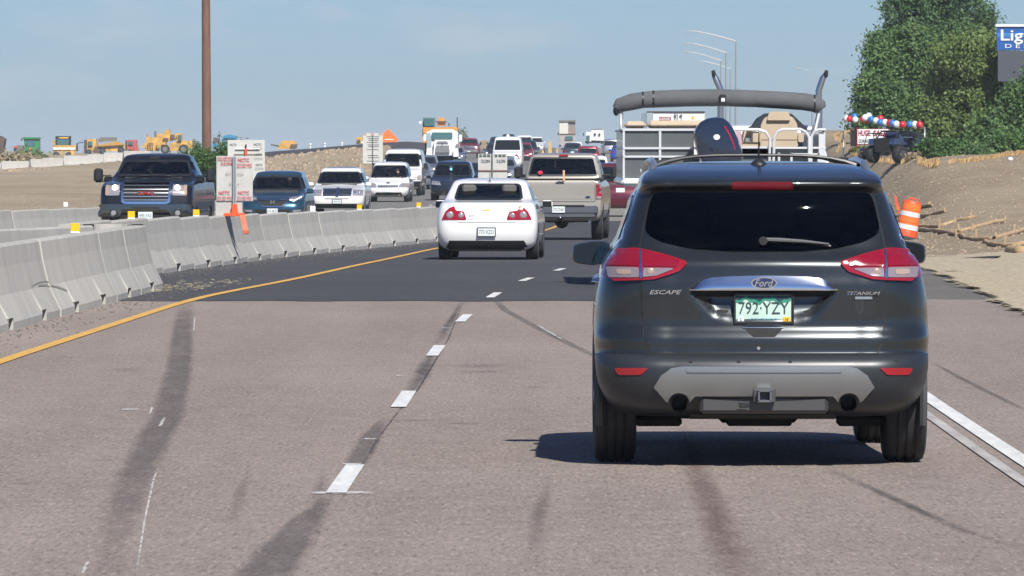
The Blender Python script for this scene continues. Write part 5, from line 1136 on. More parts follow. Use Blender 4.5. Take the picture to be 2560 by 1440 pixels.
def wst(c):
    g = c.panel('grille', sm(Q4(-.46, .62, .46, .72, .02), .5), 'F', SIL, .014, .08)
    for k in range(8): c.panel('grille_bar', Q4(-.40 + k * .11, .63, -.385 + k * .11, .71), 'F', BLKM, .02, .3, .006, g)
    c.panel('oval_badge', sm(Q4(-.08, .79, .08, .85), .8), 'F', SIL, .014, .1, .01)
    for sg in (1, -1):
        f_ = (lambda P: P) if sg == 1 else mir; hd = c.panel('headlight', f_(sm([(.48, .62), (.90, .64), (.88, .80), (.60, .80), (.48, .72)], .6)), 'F', CLRL, .016, .06, .03); c.panel('amber_lens', f_(sm([(.74, .65), (.89, .66), (.87, .79), (.76, .79)], .3)), 'F', AMBL, .022, .1, .006, hd)
        p = c.P3(.74 * sg, .36, 'F')[0]; c.part('fog_lamp', MB().cyl((.74 * sg, p.y + .02, .36), (.74 * sg, p.y - .03, .36), .05, n=10), CLRL)
    c.panel('lower_intake', sm([(-.58, .42), (.50, .42), (.62, .25), (-.62, .25)], .4), 'F', BLKM, .014, .1); p = c.P3(0, .5, 'F')[0]; c.plate((0, p.y + .03, .50), None, 'F', frame=False)
r6 = traffic('minivan', 'minivan', 'white rounded minivan oncoming ahead of the tall white van', 'minivan', WHITE, -5.28, 313, 2, True, (.94, .96, .98), detail=2, see=True, extra=wst, custom='f')
person(r6, -.36, .85, .58, (.35, .30, .30), 'person driving the white rounded minivan')
def evn(c):
    c.panel('grille', sm(Q4(-.50, .74, .50, 1.0), .4), 'F', BLKM, .012, .1)
    for k in range(3): c.panel('grille_bar', Q4(-.48, .79 + k * .07, .48, .81 + k * .07), 'F', SIL, .02, .2, .01)
    for sg in (1, -1):
        f_ = (lambda P: P) if sg == 1 else mir; hd = c.panel('headlight', f_(sm(Q4(.54, .76, .92, .98), .4)), 'F', CLRL, .016, .08, .03); c.panel('amber_lens', f_(sm(Q4(.80, .78, .91, .96), .3)), 'F', AMBL, .022, .1, .006, hd)
    c.panel('front_bumper', sm(Q4(-.97, .46, .97, .70), .5), 'F', BLK, .07, .1, .05); c.box('sun_card', (.02, 1.32, 1.55), (.34, .02, .3), M('card_grey', (.4, .45, .45), .8), .01)
    b = MB(); b.box((0, 0, .42), (1.4, 3.6, .2), .03); c.part('underbody', b, BLKM)
r7 = traffic('van', 'van', 'tall white passenger van oncoming behind the white minivan', 'van', WHITE, -5.22, 348, 2, True, (.97, 1, 1.06), detail=2, see=True, extra=evn, custom='f')
person(r7, -.40, 1.1, .95, (.45, .44, .42), 'person in a light shirt driving the tall white van')
def odys(c):
    g = c.panel('grille', sm(Q4(-.36, .66, .36, .82, .02), .5), 'F', BLKM, .014, .08)
    for k in range(3): c.panel('grille_bar', Q4(-.34, .69 + k * .05, .34, .705 + k * .05), 'F', CHR, .022, .2, .01, g)
    for sg in (1, -1):
        f_ = (lambda P: P) if sg == 1 else mir; hd = c.panel('headlight', f_(sm([(.44, .66), (.88, .70), (.86, .86), (.52, .82)], .5)), 'F', CLRL, .016, .06, .03)
        for x in (.58, .72): p = c.P3(x * sg, .76, 'F')[0]; MB().ball((x * sg, p.y + .01, .76), (.05, .03, .05), 10, 0, 6).obj('lamp', CHR, hd)
    c.box('windshield_tag', (.06, 1.02, 1.42), (.11, .01, .18), M('tag_cyan', (.25, .65, .65), .5), .01); c.panel('lower_intake', sm(Q4(-.5, .38, .5, .5), .3), 'F', BLKM, .014, .1)
r8 = traffic('minivan', 'minivan', 'dark navy minivan oncoming, half hidden behind the white saloon', 'minivan', NAVY, -2.62, 322, 2, True, (1, 1, .99), detail=2, see=True, extra=odys, custom='f')
# ------------------------------------------------------------------ traced far things: outline at its own distance, real size and depth
def ZP(ox, oy, f, P): return [(ox + x / f, oy + y / f) for x, y in P]
def TR(root, name, P, D, depth, mat, parent=None, label=None, rnd=0):
    if rnd: P = sm(P, rnd * 28, 2) if False else P
    L = root.location; pts = []
    for px, py in P: q = ray(px, py, D); pts.append((q.x - L.x, q.z - L.z))
    o = MB().prism(pts, D - L.y, D - L.y + depth).obj(name, mat, parent or root)
    if label: o['label'] = label
    return o
def RC(x0, y0, x1, y1): return [(x0, y1), (x1, y1), (x1, y0), (x0, y0)]
def CI(cx, cy, r, n=16, ry=None): return [(cx + r * math.cos(t), cy + (ry or r) * math.sin(t)) for t in np.linspace(0, 2 * math.pi, n, False)]
def TROOT(name, px, D, label, cat, group=None, z=None):
    x = ray(px, 380, D).x; return empty(name, (x, D, zg(x, D) if z is None else z), 0, label, cat, group)
def wheel_at(root, px, py, rpx, D, wd=.4, mat=None):
    L = root.location; q = ray(px, py, D); r = rpx / sc(D); x, z = q.x - L.x, q.z - L.z; b = MB(); b.lathe([(D - L.y - wd / 2, r * .6), (D - L.y - wd / 2, r * .9), (D - L.y - wd * .3, r), (D - L.y + wd * .3, r), (D - L.y + wd / 2, r * .9)], 'y', c=(x, 0, z), n=18)
    w_ = b.obj('wheel', RUB, root); b = MB(); b.lathe([(D - L.y - wd * .52, r * .25), (D - L.y - wd * .5, r * .55), (D - L.y - wd * .4, r * .6)], 'y', c=(x, 0, z), n=14); b.obj('rim', mat or GREYP, w_); return w_
GRE = M('machine_green', (.03, .20, .06), .5, var=.15, vscale=2); ORM = M('machine_orange', (.60, .20, .05), .5, var=.15); RDM = M('machine_red', (.42, .08, .06), .5, var=.15); BLM = M('machine_blue', (.03, .22, .36), .45, var=.2); GTE = M('cab_glass', (.05, .12, .13), .08, spec=.6); RST = M('rusty_steel', (.10, .07, .055), .8, var=.3); MUD_AND_SHADE = M('muddy_grey', (.16, .15, .13), .9, var=.3); CREAM = M('cream_box', (.58, .55, .48), .6, var=.1); BRWN = M('dirty_and_shaded_brown', (.25, .20, .17), .8, var=.3)
# machines of the work yard on the skyline, left
z5 = lambda P: ZP(0, 310, 7.11, P); z7 = lambda P: ZP(340, 310, 9.14, P); z2 = lambda P: ZP(500, 300, 4.8, P); z3 = lambda P: ZP(880, 280, 5.54, P); z4 = lambda P: ZP(1180, 280, 5.54, P)
g = 'work machines parked on the skyline'
r = TROOT('tipping_body', 3, 700, 'dark brown steel hopper cut by the left edge of the photo', 'hopper', g); TR(r, 'hopper_shell', z5([(-90, 500), (45, 500), (80, 265), (0, 215), (-90, 190)]), 700, 3, RST); TR(r, 'drawbar', z5([(60, 480), (140, 520), (150, 505), (80, 400), (60, 420)]), 701, .2, RST); TR(r, 'chassis', z5([(-60, 580), (40, 580), (45, 500), (-60, 500)]), 700.5, 2, BLKM)
r = TROOT('farm_tractor', 45, 960, 'small grey tractor with a red lamp left of the green tractor', 'tractor', g); TR(r, 'bonnet', z5([(240, 545), (400, 545), (405, 380), (310, 378), (245, 400)]), 960, 2.5, MUD_AND_SHADE); TR(r, 'red_lamp', z5(CI(280, 408, 22)), 959.6, .3, M('lamp_red', (.8, .03, .05), .4)); wheel_at(r, 50, 384, 8.5, 959.3, .5); wheel_at(r, 36, 386, 6, 961, .4)
r = TROOT('farm_tractor', 78, 950, 'green tractor with glazed cab and an orange warning triangle', 'tractor', g); TR(r, 'cab', z5([(440, 490), (700, 520), (700, 250), (420, 235)]), 950, 2.2, GRE); TR(r, 'cab_window', z5(CI(540, 345, 88, 16, 58)), 949.8, .2, GTE); TR(r, 'rear_body', z5([(440, 490), (720, 520), (725, 480), (640, 400), (440, 400)]), 949.4, 1, GRE); TR(r, 'warning_triangle', z5([(510, 480), (585, 480), (565, 425), (530, 425)]), 949.1, .1, ORB); TR(r, 'roof', z5([(410, 262), (705, 262), (700, 236), (415, 230)]), 949.7, 2.8, GRE); TR(r, 'mirror', z5([(370, 295), (395, 295), (400, 265), (370, 265)]), 950, .2, BLKM); TR(r, 'mirror_arm', z5([(380, 265), (425, 250), (415, 238), (378, 255)]), 950, .1, BLKM)
wheel_at(r, 69, 386, 7.5, 949, .6); wheel_at(r, 95, 386, 7.5, 949, .6)
r = TROOT('wheel_loader', 160, 930, 'yellow loader with tall glazed cab and pale striped blade', 'loader', g); TR(r, 'cab', z5([(985, 385), (1245, 385), (1250, 215), (985, 215)]), 930, 2, BLM if False else BLKM); TR(r, 'cab_window', z5([(1015, 370), (1215, 370), (1225, 265), (1010, 265)]), 929.8, .2, GTE); TR(r, 'roof_light_bar', z5(RC(1045, 232, 1215, 258)), 929.7, .3, YEM); TR(r, 'body', z5([(940, 500), (1340, 500), (1345, 375), (940, 375)]), 929.2, 3, YEM); TR(r, 'pale_band', z5(RC(945, 418, 1340, 458)), 929.0, .15, WHP)
TR(r, 'lift_arm', z5([(1075, 560), (1140, 560), (1120, 470), (1085, 470)]), 928.8, .4, YEM); TR(r, 'lift_arm', z5([(1265, 560), (1320, 560), (1310, 470), (1255, 470)]), 928.8, .4, YEM); TR(r, 'tank', z5([(925, 360), (970, 360), (970, 285), (925, 285)]), 929, .6, YEM); wheel_at(r, 140, 386, 7.5, 929.5, .7); wheel_at(r, 172, 387, 7.5, 929.5, .7)
r = TROOT('dump_truck', 250, 900, 'yellow articulated dump truck loaded with grey pipe', 'dump truck', g); TR(r, 'cab', z5([(1540, 505), (1640, 505), (1720, 400), (1705, 265), (1545, 265)]), 900, 2.4, YEM); TR(r, 'cab_window', z5([(1568, 388), (1645, 388), (1640, 310), (1565, 310)]), 899.7, .3, GTE); TR(r, 'exhaust_stack', z5([(1490, 525), (1540, 525), (1540, 280), (1492, 285)]), 900.5, .5, RST); TR(r, 'hopper', z5([(1760, 490), (2235, 480), (2200, 365), (2060, 300), (1735, 385)]), 900.2, 3, YEM); TR(r, 'hopper_rib', z5([(1735, 400), (2200, 372), (2200, 350), (2060, 315), (1735, 365)]), 899.8, .3, M('machine_ochre', (.42, .23, .04), .6)); TR(r, 'pipe_load', z5([(1740, 320), (2055, 300), (2060, 235), (1800, 235), (1740, 270)]), 901, 2, MUD_AND_SHADE); TR(r, 'loader_arm', z5([(1360, 480), (1385, 480), (1380, 350), (1440, 335), (1480, 340), (1480, 322), (1430, 320), (1360, 345)]), 899, .3, BLKM); TR(r, 'hinge', z5([(1660, 520), (1760, 520), (1740, 400), (1680, 400)]), 899.5, 1, RST); wheel_at(r, 303, 376, 9, 899.5, .7); wheel_at(r, 256, 378, 8, 899.5, .7); wheel_at(r, 222, 380, 7, 899.5, .7)
r = TROOT('work_truck', 333, 880, 'orange-red lorry cab at the right end of the dump truck', 'lorry', g); TR(r, 'cab', z5([(2262, 480), (2430, 480), (2425, 285), (2265, 280)]), 880, 2.4, RDM); TR(r, 'bonnet', z5([(2380, 480), (2472, 480), (2440, 400), (2380, 395)]), 879, 1.2, RDM); TR(r, 'cab_window', z5(RC(2288, 310, 2362, 372)), 879.8, .3, GTE); TR(r, 'exhaust_stack', z5(RC(2225, 290, 2258, 475)), 880.4, .4, RST); wheel_at(r, 325, 378, 5, 879)
r = TROOT('scraper', 400, 860, 'large yellow earth scraper with tall frame, biggest of the parked machines', 'scraper', g)
TR(r, 'frame', z7([(200, 620), (500, 620), (520, 470), (500, 240), (470, 240), (470, 300), (240, 300), (240, 230), (225, 235), (230, 400)]), 860, 3, YEM); TR(r, 'grille', z7(RC(270, 430, 400, 580)), 859.7, .4, BLKM)
for x in (300, 350, 395): TR(r, 'frame_rib', z7([(x - 14, 600), (x + 10, 600), (x, 420), (x - 20, 420)]), 859.5, .2, YEM)
TR(r, 'side_bowl', z7([(110, 540), (240, 540), (240, 410), (130, 490)]), 859.8, 2, YEM); TR(r, 'exhaust_stack', z7(RC(410, 160, 465, 340)), 860.5, .4, MUD_AND_SHADE); TR(r, 'gooseneck', z7([(480, 560), (640, 500), (700, 400), (950, 350), (950, 240), (780, 225), (750, 130), (670, 130), (640, 215), (480, 230)]), 860.2, 2.5, YEM); TR(r, 'gooseneck_opening', z7(RC(620, 320, 740, 360)), 859.9, .4, RST); TR(r, 'engine_opening', z7([(790, 345), (890, 345), (880, 250), (790, 240)]), 859.9, .4, RST); TR(r, 'cab', z7([(930, 395), (1045, 395), (1055, 215), (930, 215)]), 859.6, 2, YEM); TR(r, 'cab_window', z7([(965, 370), (1035, 370), (1045, 245), (965, 245)]), 859.4, .3, GTE)
TR(r, 'tractor_body', z7([(760, 620), (1180, 620), (1285, 560), (1280, 400), (1200, 378), (1050, 390), (920, 400), (760, 440)]), 859.8, 2.5, YEM); TR(r, 'rear_lamp', z7(CI(600, 492, 26)), 859.2, .2, REDB); TR(r, 'rear_fender', z7([(480, 560), (640, 510), (720, 460), (640, 440), (480, 440)]), 859.3, 1.5, YEM)
wheel_at(r, 413, 373, 11.5, 859, .8, MUD_AND_SHADE); wheel_at(r, 459, 373, 12, 859, .8, MUD_AND_SHADE)
r = TROOT('boom_lift', 488, 900, 'small grey machine mast just left of the wooden pole', 'machine', g); TR(r, 'mast', z7([(1290, 600), (1380, 600), (1370, 400), (1340, 335), (1290, 340)]), 900, 1, MUD_AND_SHADE); TR(r, 'mast_arm', z7([(1420, 480), (1480, 480), (1445, 390), (1425, 395)]), 900, .6, MUD_AND_SHADE)
r = TROOT('crawler_machine', 570, 880, 'blue machine with domed roof behind the pole and the big sign', 'machine', g); TR(r, 'cab_roof', z7([(1950, 380), (2280, 375), (2295, 275), (2130, 240), (2010, 270)]), 880, 2.5, BLM); TR(r, 'cab_window', z7([(1975, 375), (2260, 365), (2260, 320), (2000, 325)]), 879.7, .4, M('deep_blue_glass', (.01, .06, .12), .1)); TR(r, 'lower_body', z7([(1960, 560), (2120, 560), (2120, 400), (1960, 395)]), 880.3, 2, BLM); TR(r, 'handrail', z7(RC(2300, 295, 2440, 310)), 880.5, .2, MUD_AND_SHADE); TR(r, 'whip_aerial', z7(RC(1903, 170, 1914, 440)), 880, .08, BLKM)
r = TROOT('skip', 540, 890, 'brown and bright blue machine beside the wooden pole', 'machine', g); TR(r, 'engine_cover', z7([(1755, 440), (1900, 440), (1890, 320), (1770, 305)]), 890, 1.5, RST); TR(r, 'blue_bucket', z7([(1740, 560), (1800, 575), (1870, 480), (1780, 430), (1740, 430)]), 889.5, 1.5, BLM)
r = TROOT('excavator', 722, 760, 'yellow machine beyond the raised black road, left', 'machine', g, z=2.0); TR(r, 'body', z2([(925, 350), (1140, 350), (1165, 285), (1120, 247), (985, 250), (955, 290)]), 760, 2.4, YEM); TR(r, 'counterweight', z2([(1090, 345), (1160, 345), (1165, 290), (1090, 290)]), 759.6, .5, RST); TR(r, 'boom', z2([(850, 290), (930, 300), (955, 318), (940, 325), (850, 305)]), 760, .4, RST)
r = TROOT('excavator', 896, 760, 'small yellow machine left of the pale roadside sign', 'machine', g, z=2.4); TR(r, 'body', z2([(1868, 285), (1945, 285), (1950, 205), (1875, 205)]), 760, 2, YEM); TR(r, 'cab_window', z2(RC(1885, 235, 1925, 262)), 759.7, .3, GTE)

# raised black road on the sandy bank
b = MB(); vs = []; fs = []
prof = [(655, 389, 381), (700, 388, 377), (780, 384, 371), (860, 378, 364), (905, 374, 360), (960, 372, 356), (1015, 368, 354), (1062, 373, 357)]
for px, yb, yt in prof:
    a_, t_ = ray(px, yb + 7, 505), ray(px, yt, 511); vs += [tuple(a_), tuple(t_), (t_.x, 525, t_.z + .02), (t_.x, 534, a_.z - .6)]
for i in range(len(prof) - 1):
    for j in range(3): q = 4 * i + j; fs.append((q, q + 4, q + 5, q + 1))
b.add(vs, fs); b.obj('raised_road', ROADD, fix=False, kind='structure', label='raised strip of black asphalt on top of the sandy bank')
for i, px in enumerate((776, 812, 855, 905)):
    q = ray(px, 362 - i * 1.5, 515); r = empty('delineator', (q.x, 515, q.z - .5), 0, 'small white delineator %s along the raised black road' % ordn[i], 'delineator', 'white delineators on the raised road'); MB().cyl((0, 0, 0), (0, 0, .5), .04, n=6).obj('post', WHT, r); MB().ball((0, 0, .52), .09, 8, 0, 6).obj('head', WHT, r)

# ------------------------------------------------------------------ leaves
LEAFM = {}
def leafmat(name, c1, c2):
    m, t, b = node_mat(name); c = N(t, 'TexCoord').outputs['Object']; f = noise_n(t, c, 1.1, (1, 1, 1), 4); f2 = noise_n(t, c, 14, (1, 1, 1), 2)
    col = mixc(t, mapr(t, f, .35, .65), c1, c2); col = mixc(t, mapr(t, f2, .35, .7, 0, .5), col, tuple(min(1, x * 1.8) for x in c2)); t.links.new(col, b.inputs['Base Color']); b.inputs['Roughness'].default_value = .55
    b.inputs['Specular IOR Level'].default_value = .3
    tr = N(t, 'BsdfTranslucent'); t.links.new(col, tr.inputs[0]); mxs = N(t, 'MixShader'); mxs.inputs[0].default_value = .25; o = [n for n in t.nodes if n.type == 'OUTPUT_MATERIAL'][0]
    t.links.new(b.outputs[0], mxs.inputs[1]); t.links.new(tr.outputs[0], mxs.inputs[2]); t.links.new(mxs.outputs[0], o.inputs[0]); return m
def leaf_mesh(name, blobs, nclump, per, size, clump_r, mat, parent, fill=.35, narrow=.6):
    if nclump > 600:
        ex = []
        for c_, r_ in blobs:
            for k in range(9): v0 = RNG.normal(size=3); v0 /= np.linalg.norm(v0); q_ = RNG.uniform(.22, .42); ex.append((c_ + v0 * r_ * .88, r_ * q_))
        blobs = [(c_, r_ * .86) for c_, r_ in blobs] + ex
    vol = np.array([b_[1][0] * b_[1][2] for b_ in blobs]); idx = RNG.choice(len(blobs), nclump, p=vol / vol.sum()); C_ = np.array([b_[0] for b_ in blobs])[idx]; Rr = np.array([b_[1] for b_ in blobs])[idx]
    v_ = RNG.normal(size=(nclump, 3)); v_ /= np.linalg.norm(v_, axis=1)[:, None]; rad = 1 - fill * RNG.random(nclump) ** 1.6 + RNG.normal(0, .05, nclump)
    cc = C_ + v_ * Rr * rad[:, None]; crr = clump_r * RNG.uniform(.5, 1.4, nclump)
    P = np.repeat(cc, per, 0) + RNG.normal(size=(nclump * per, 3)) * np.repeat(crr, per)[:, None] * .5; n = len(P)
    nrm = np.repeat(v_, per, 0) * .8 + RNG.normal(size=(n, 3)) * .8 + np.array([0, -.25, .35]); nrm /= np.linalg.norm(nrm, axis=1)[:, None]
    t1 = np.cross(nrm, RNG.normal(size=(n, 3))); t1 /= np.linalg.norm(t1, axis=1)[:, None]; t2 = np.cross(nrm, t1); s_ = size * RNG.uniform(.6, 1.3, n)[:, None]
    V_ = np.stack([P - t1 * s_, P + t2 * s_ * narrow, P + t1 * s_, P - t2 * s_ * narrow], 1).reshape(-1, 3)
    me = bpy.data.meshes.new(name); me.vertices.add(4 * n); me.vertices.foreach_set('co', V_.ravel()); me.loops.add(4 * n); me.loops.foreach_set('vertex_index', np.arange(4 * n, dtype=np.int32)); me.polygons.add(n); me.polygons.foreach_set('loop_start', np.arange(0, 4 * n, 4, dtype=np.int32)); me.polygons.foreach_set('loop_total', np.full(n, 4, dtype=np.int32)); me.update(); me.materials.append(mat)
    o = bpy.data.objects.new(name, me); link(o, parent); return o
BARK = M('bark', (.10, .075, .055), .9, var=.3, vscale=8, bump=.5, bscale=20)
def plant(name, label, cat, px, D, blobs, nclump, per, size, cr, mat, trunk=.16, group=None, fill=.35, narrow=.6):
    s_ = sc(D); x = ray(px, 380, D).x; z0 = G(x, D); r = empty(name, (x, D, z0), 0, label, cat, group); B = []
    for bx, by, rx, ry in blobs: q = ray(bx, by, D); B.append((np.array([q.x - x, random.uniform(-.4, .4) * rx / s_, q.z - z0]), np.array([rx / s_, rx / s_ * .9, ry / s_])))
    if trunk:
        b = MB(); hh = max(p[0][2] for p in B); b.tube([(0, 0, -.2), (.05, 0, hh * .3), (-.05, 0, hh * .6), (0, 0, hh)], [trunk, trunk * .8, trunk * .5, trunk * .15], 8)
        for c_, r_ in B: b.tube([(0, 0, max(.2, c_[2] * .45)), tuple(c_ * .6 + np.array([0, 0, c_[2] * .25])), tuple(c_)], [trunk * .45, trunk * .25, trunk * .08], 6)
        b.obj('trunk', BARK, r)
    leaf_mesh('crown' if trunk else 'foliage', B, nclump, per, size, cr, mat, r, fill, narrow); return r
LDK = leafmat('leaf_dark', (.038, .075, .030), (.078, .140, .050)); LMD = leafmat('leaf_mid', (.046, .092, .030), (.105, .175, .056)); LLT = leafmat('leaf_light', (.064, .108, .030), (.145, .20, .060)); LBU = leafmat('leaf_bush', (.030, .072, .020), (.075, .14, .036))
g = 'trees at the top of the right bank'
plant('poplar_tree', 'tallest dark green tree, its top cut by the upper edge', 'tree', 2345, 330, [(2350, -70, 110, 110), (2290, 40, 85, 90), (2400, 30, 80, 110), (2345, 90, 105, 110), (2245, 100, 45, 60), (2440, 120, 55, 80), (2300, 190, 90, 90), (2410, 210, 90, 90)], 2600, 26, .078, .42, LDK, .28, g)
plant('maple_tree', 'broad mid green tree at the left end of the clump, above the banner', 'tree', 2240, 305, [(2205, 140, 38, 42), (2190, 105, 18, 26), (2230, 200, 62, 60), (2190, 245, 55, 55), (2165, 290, 38, 42), (2260, 270, 75, 60), (2310, 230, 70, 80), (2330, 160, 62, 72), (2290, 125, 60, 45)], 2600, 26, .075, .36, LMD, .2, g)
plant('maple_tree', 'yellower green tree at the right of the clump, beside the blue sign', 'tree', 2420, 290, [(2400, 150, 70, 60), (2450, 130, 60, 45), (2385, 230, 75, 80), (2460, 210, 70, 80), (2430, 300, 95, 60), (2350, 300, 50, 50), (2500, 260, 45, 70), (2510, 330, 60, 50), (2495, 150, 38, 42)], 3000, 26, .070, .34, LLT, .2, g)
plant('maple_tree', 'low tree at the right edge below the blue sign', 'tree', 2560, 275, [(2560, 262, 46, 60), (2535, 320, 50, 50), (2480, 330, 50, 45), (2600, 260, 60, 80)], 1100, 24, .07, .3, LMD, .12, g)
g = 'rounded bushes on the right bank'
for px, D, bl, m_, lb in ((2380, 241, [(2350, 378, 38, 30), (2395, 385, 50, 34), (2430, 392, 34, 30), (2320, 365, 24, 18)], LBU, 'wide dark green bush in the middle of the bank top'), (2510, 239, [(2490, 365, 36, 30), (2525, 362, 42, 32), (2560, 370, 36, 30), (2505, 390, 46, 26)], LBU, 'rounded green bush at the right edge of the bank'), (2455, 237, [(2455, 398, 30, 24), (2430, 410, 22, 18)], LDK, 'low dark bush between the two rounded ones')):
    plant('bush', lb, 'bush', px, D, bl, 520, 14, .06, .20, m_, 0, g, .5)
plant('bush', 'light green weedy bush around the foot of the wooden pole', 'bush', 525, 243, [(530, 440, 42, 60), (505, 420, 30, 45), (550, 415, 32, 40), (520, 480, 50, 60), (470, 395, 22, 18), (560, 375, 18, 20), (590, 385, 22, 26), (495, 385, 16, 22), (610, 365, 12, 14)], 900, 14, .075, .24, LBU, 0, None, .55, .28)
plant('bush', 'tuft of weeds in front of the green tractor', 'bush', 82, 760, [(80, 390, 18, 9), (60, 393, 14, 7), (105, 394, 12, 6)], 90, 10, .22, .5, LLT, 0)
b_dry = leafmat('dry_grass', (.20, .16, .09), (.32, .26, .15)); plant('bush', 'dry brown weeds at the left edge beyond the far barriers', 'bush', 30, 700, [(10, 398, 26, 9), (45, 400, 26, 7), (80, 404, 30, 6)], 160, 10, .20, .5, b_dry, 0)
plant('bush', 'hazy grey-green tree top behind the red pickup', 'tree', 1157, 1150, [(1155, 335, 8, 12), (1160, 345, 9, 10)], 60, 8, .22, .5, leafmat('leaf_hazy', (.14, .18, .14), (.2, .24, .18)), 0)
plant('bush', 'thin weeds on the right bank edge below the banner', 'bush', 2160, 300, [(2150, 374, 22, 4), (2185, 380, 20, 3)], 120, 10, .05, .12, LLT, 0); plant('bush', 'sparse dry shrub under the wide bush', 'bush', 2348, 246, [(2350, 410, 10, 14), (2290, 398, 14, 8), (2275, 396, 10, 5)], 120, 10, .05, .14, b_dry, 0)

# wooden utility pole
q = ray(517, 380, 246); r = empty('utility_pole', (q.x, 246, G(q.x, 246)), 0, 'tall brown wooden pole running out of the top of the photo', 'pole')
b = MB(); b.tube([(0, 0, -.3), (0, 0, 1.5), (-.02, 0, 6), (-.05, 0, 12.5)], [.175, .165, .15, .12], 14); b.obj('shaft', M('pole_wood', (.16, .085, .06), .85, var=.35, vscale=3, stretch=(2, 2, .35)), r)
MB().box((-.05, -.05, 11.6), (2.2, .1, .12), .01).obj('cross_arm', BARK, r)

# ------------------------------------------------------------------ signs
def sheet(root, name, px0, py0, px1, py1, D, th, mat, parent=None, rd=.03):
    L = root.location; a, b_ = ray(px0, py0, D), ray(px1, py1, D); return MB().box(((a.x + b_.x) / 2 - L.x, D - L.y, (a.z + b_.z) / 2 - L.z), (abs(b_.x - a.x), th, abs(a.z - b_.z)), .004).obj(name, mat, parent or root)
def txt(root, body, px, py, wpx, hpx, D, mat, rot=0, parent=None, name='lettering', bold=.02):
    q = ray(px, py, D); L = root.location; return text_obj(name, body, mat, parent or root, (q.x - L.x, D - L.y - .016, q.z - L.z), w=wpx / sc(D), h=hpx / sc(D), rot=rot, bold=bold, extrude=.001)
x1, D1 = on_line(CLINE, 583); D1 = 121.5; x1 = ray(585, 540, D1).x
r = empty('barrier_sign', (x1, D1, rz(D1) + .80), 0, 'pale sign back with red NCTC stencils on an orange bracket clamped to the barrier', 'sign', 'construction signs seen from behind')
bd = sheet(r, 'sign_panel', 541, 390, 632, 503, D1 + .03, .012, BOARD); lo = sheet(r, 'lower_panel', 539, 503, 606, 541, D1 + .05, .012, M('lower_board', (.42, .41, .385), .8, var=.15), None)
sheet(r, 'sign_post', 581.5, 391, 590.5, 512, D1 - .01, .04, GLV)
for k in range(26): y = 396 + k * 4.3; sheet(r, 'post_hole', 584.8, y, 587.2, y + 1.6, D1 - .031, .006, BLKM, r)
b = MB(); L = r.location
def off(px, py, D): q = ray(px, py, D); return (q.x - L.x, q.z - L.z)
b.prism([off(*p, D1) for p in [(577, 541), (598, 541), (594, 524), (592, 510), (581, 510), (580, 524)]], -.06, .03); b.prism([off(*p, D1) for p in [(560, 540), (612, 540), (612, 533), (560, 533)]], -.09, .09)
br = b.obj('bracket', ORG, r); b = MB(); pa = ray(606, 537, D1); pb = ray(616, 580, D1); b.add([(pa.x - L.x - .045, -.10, pa.z - L.z), (pa.x - L.x + .045, -.10, pa.z - L.z), (pb.x - L.x + .045, -.27, pb.z - L.z), (pb.x - L.x - .045, -.27, pb.z - L.z), (pa.x - L.x - .045, -.06, pa.z - L.z), (pa.x - L.x + .045, -.06, pa.z - L.z), (pb.x - L.x + .045, -.23, pb.z - L.z), (pb.x - L.x - .045, -.23, pb.z - L.z)], [(0, 1, 2, 3), (4, 7, 6, 5), (0, 4, 5, 1), (2, 6, 7, 3), (1, 5, 6, 2), (0, 3, 7, 4)]); b.box((pb.x - L.x, -.24, pb.z - L.z), (.10, .08, .07), .01); b.obj('clamp_arm', M('orange_worn', (.55, .12, .05), .6, var=.35, vscale=9), r)
Dt = D1 + .022
txt(r, 'NCTC', 609, 400, 28, 9, Dt, REDI, 0, bd); txt(r, '970\u00b7290\u00b76661', 611, 411, 37, 4.6, Dt, REDI, 0, bd); txt(r, '303\u00b7659\u00b71729', 611, 417, 37, 4.6, Dt, REDI, 0, bd)
txt(r, 'NCTC', 565.5, 409, 28, 8, Dt, REDI, math.pi, bd); txt(r, '970\u00b7290\u00b76661', 562, 400, 36, 4.4, Dt, REDI, math.pi, bd); txt(r, '303\u00b7659\u00b71729', 562, 394, 36, 4.4, Dt, REDI, math.pi, bd)
for px in (561, 609):
    txt(r, 'NCTC', px, 482, 28, 9, Dt, REDI, 0, bd); txt(r, '970\u00b7290\u00b76661', px + 2 * (px > 600), 493, 36, 4.4, Dt, REDI, 0, bd); txt(r, '303\u00b7659\u00b71729', px + 2 * (px > 600), 499, 36, 4.4, Dt, REDI, 0, bd)
txt(r, '057', 571, 435, 14, 6.5, Dt, GRI, 0, bd, bold=0); txt(r, '729', 601, 436, 16, 6.5, Dt, GRI, 0, bd, bold=0); txt(r, 'N', 576, 460, 5, 6, Dt, GRI, 0, bd, bold=0); txt(r, 'C', 596, 460, 5, 6, Dt, GRI, 0, bd, bold=0)
GRY = M('sign_grey', (.48, .48, .45), .7, var=.1, vscale=2)
D2 = 240; r = empty('roadside_sign', (ray(615, 400, D2).x, D2, zg(ray(615, 400, D2).x, D2)), 0, 'large pale grey sign back with black NCTC stencils and an orange topped post', 'sign', 'construction signs seen from behind')
bd = sheet(r, 'sign_panel', 569, 350, 662, 470, D2, .015, GRY); sheet(r, 'sign_post', 613, 362, 617, 540, D2 - .05, .05, GLV); sheet(r, 'orange_mast', 612, 371, 618, 388, D2 - .1, .06, ORG); sheet(r, 'mast_tip', 613, 361, 616.5, 371, D2 - .1, .05, BLKM); sheet(r, 'white_bar', 588, 370, 650, 373, D2 - .07, .03, WHT); sheet(r, 'brace_bar', 585, 385, 655, 386.6, D2 - .03, .03, BRWN)
for px, py, w_ in ((583, 362, 17), (644, 361.5, 19), (646, 386.5, 18), (648, 412.5, 17)): txt(r, 'NCTC', px, py, w_, 5.6, D2, INK, 0, bd)
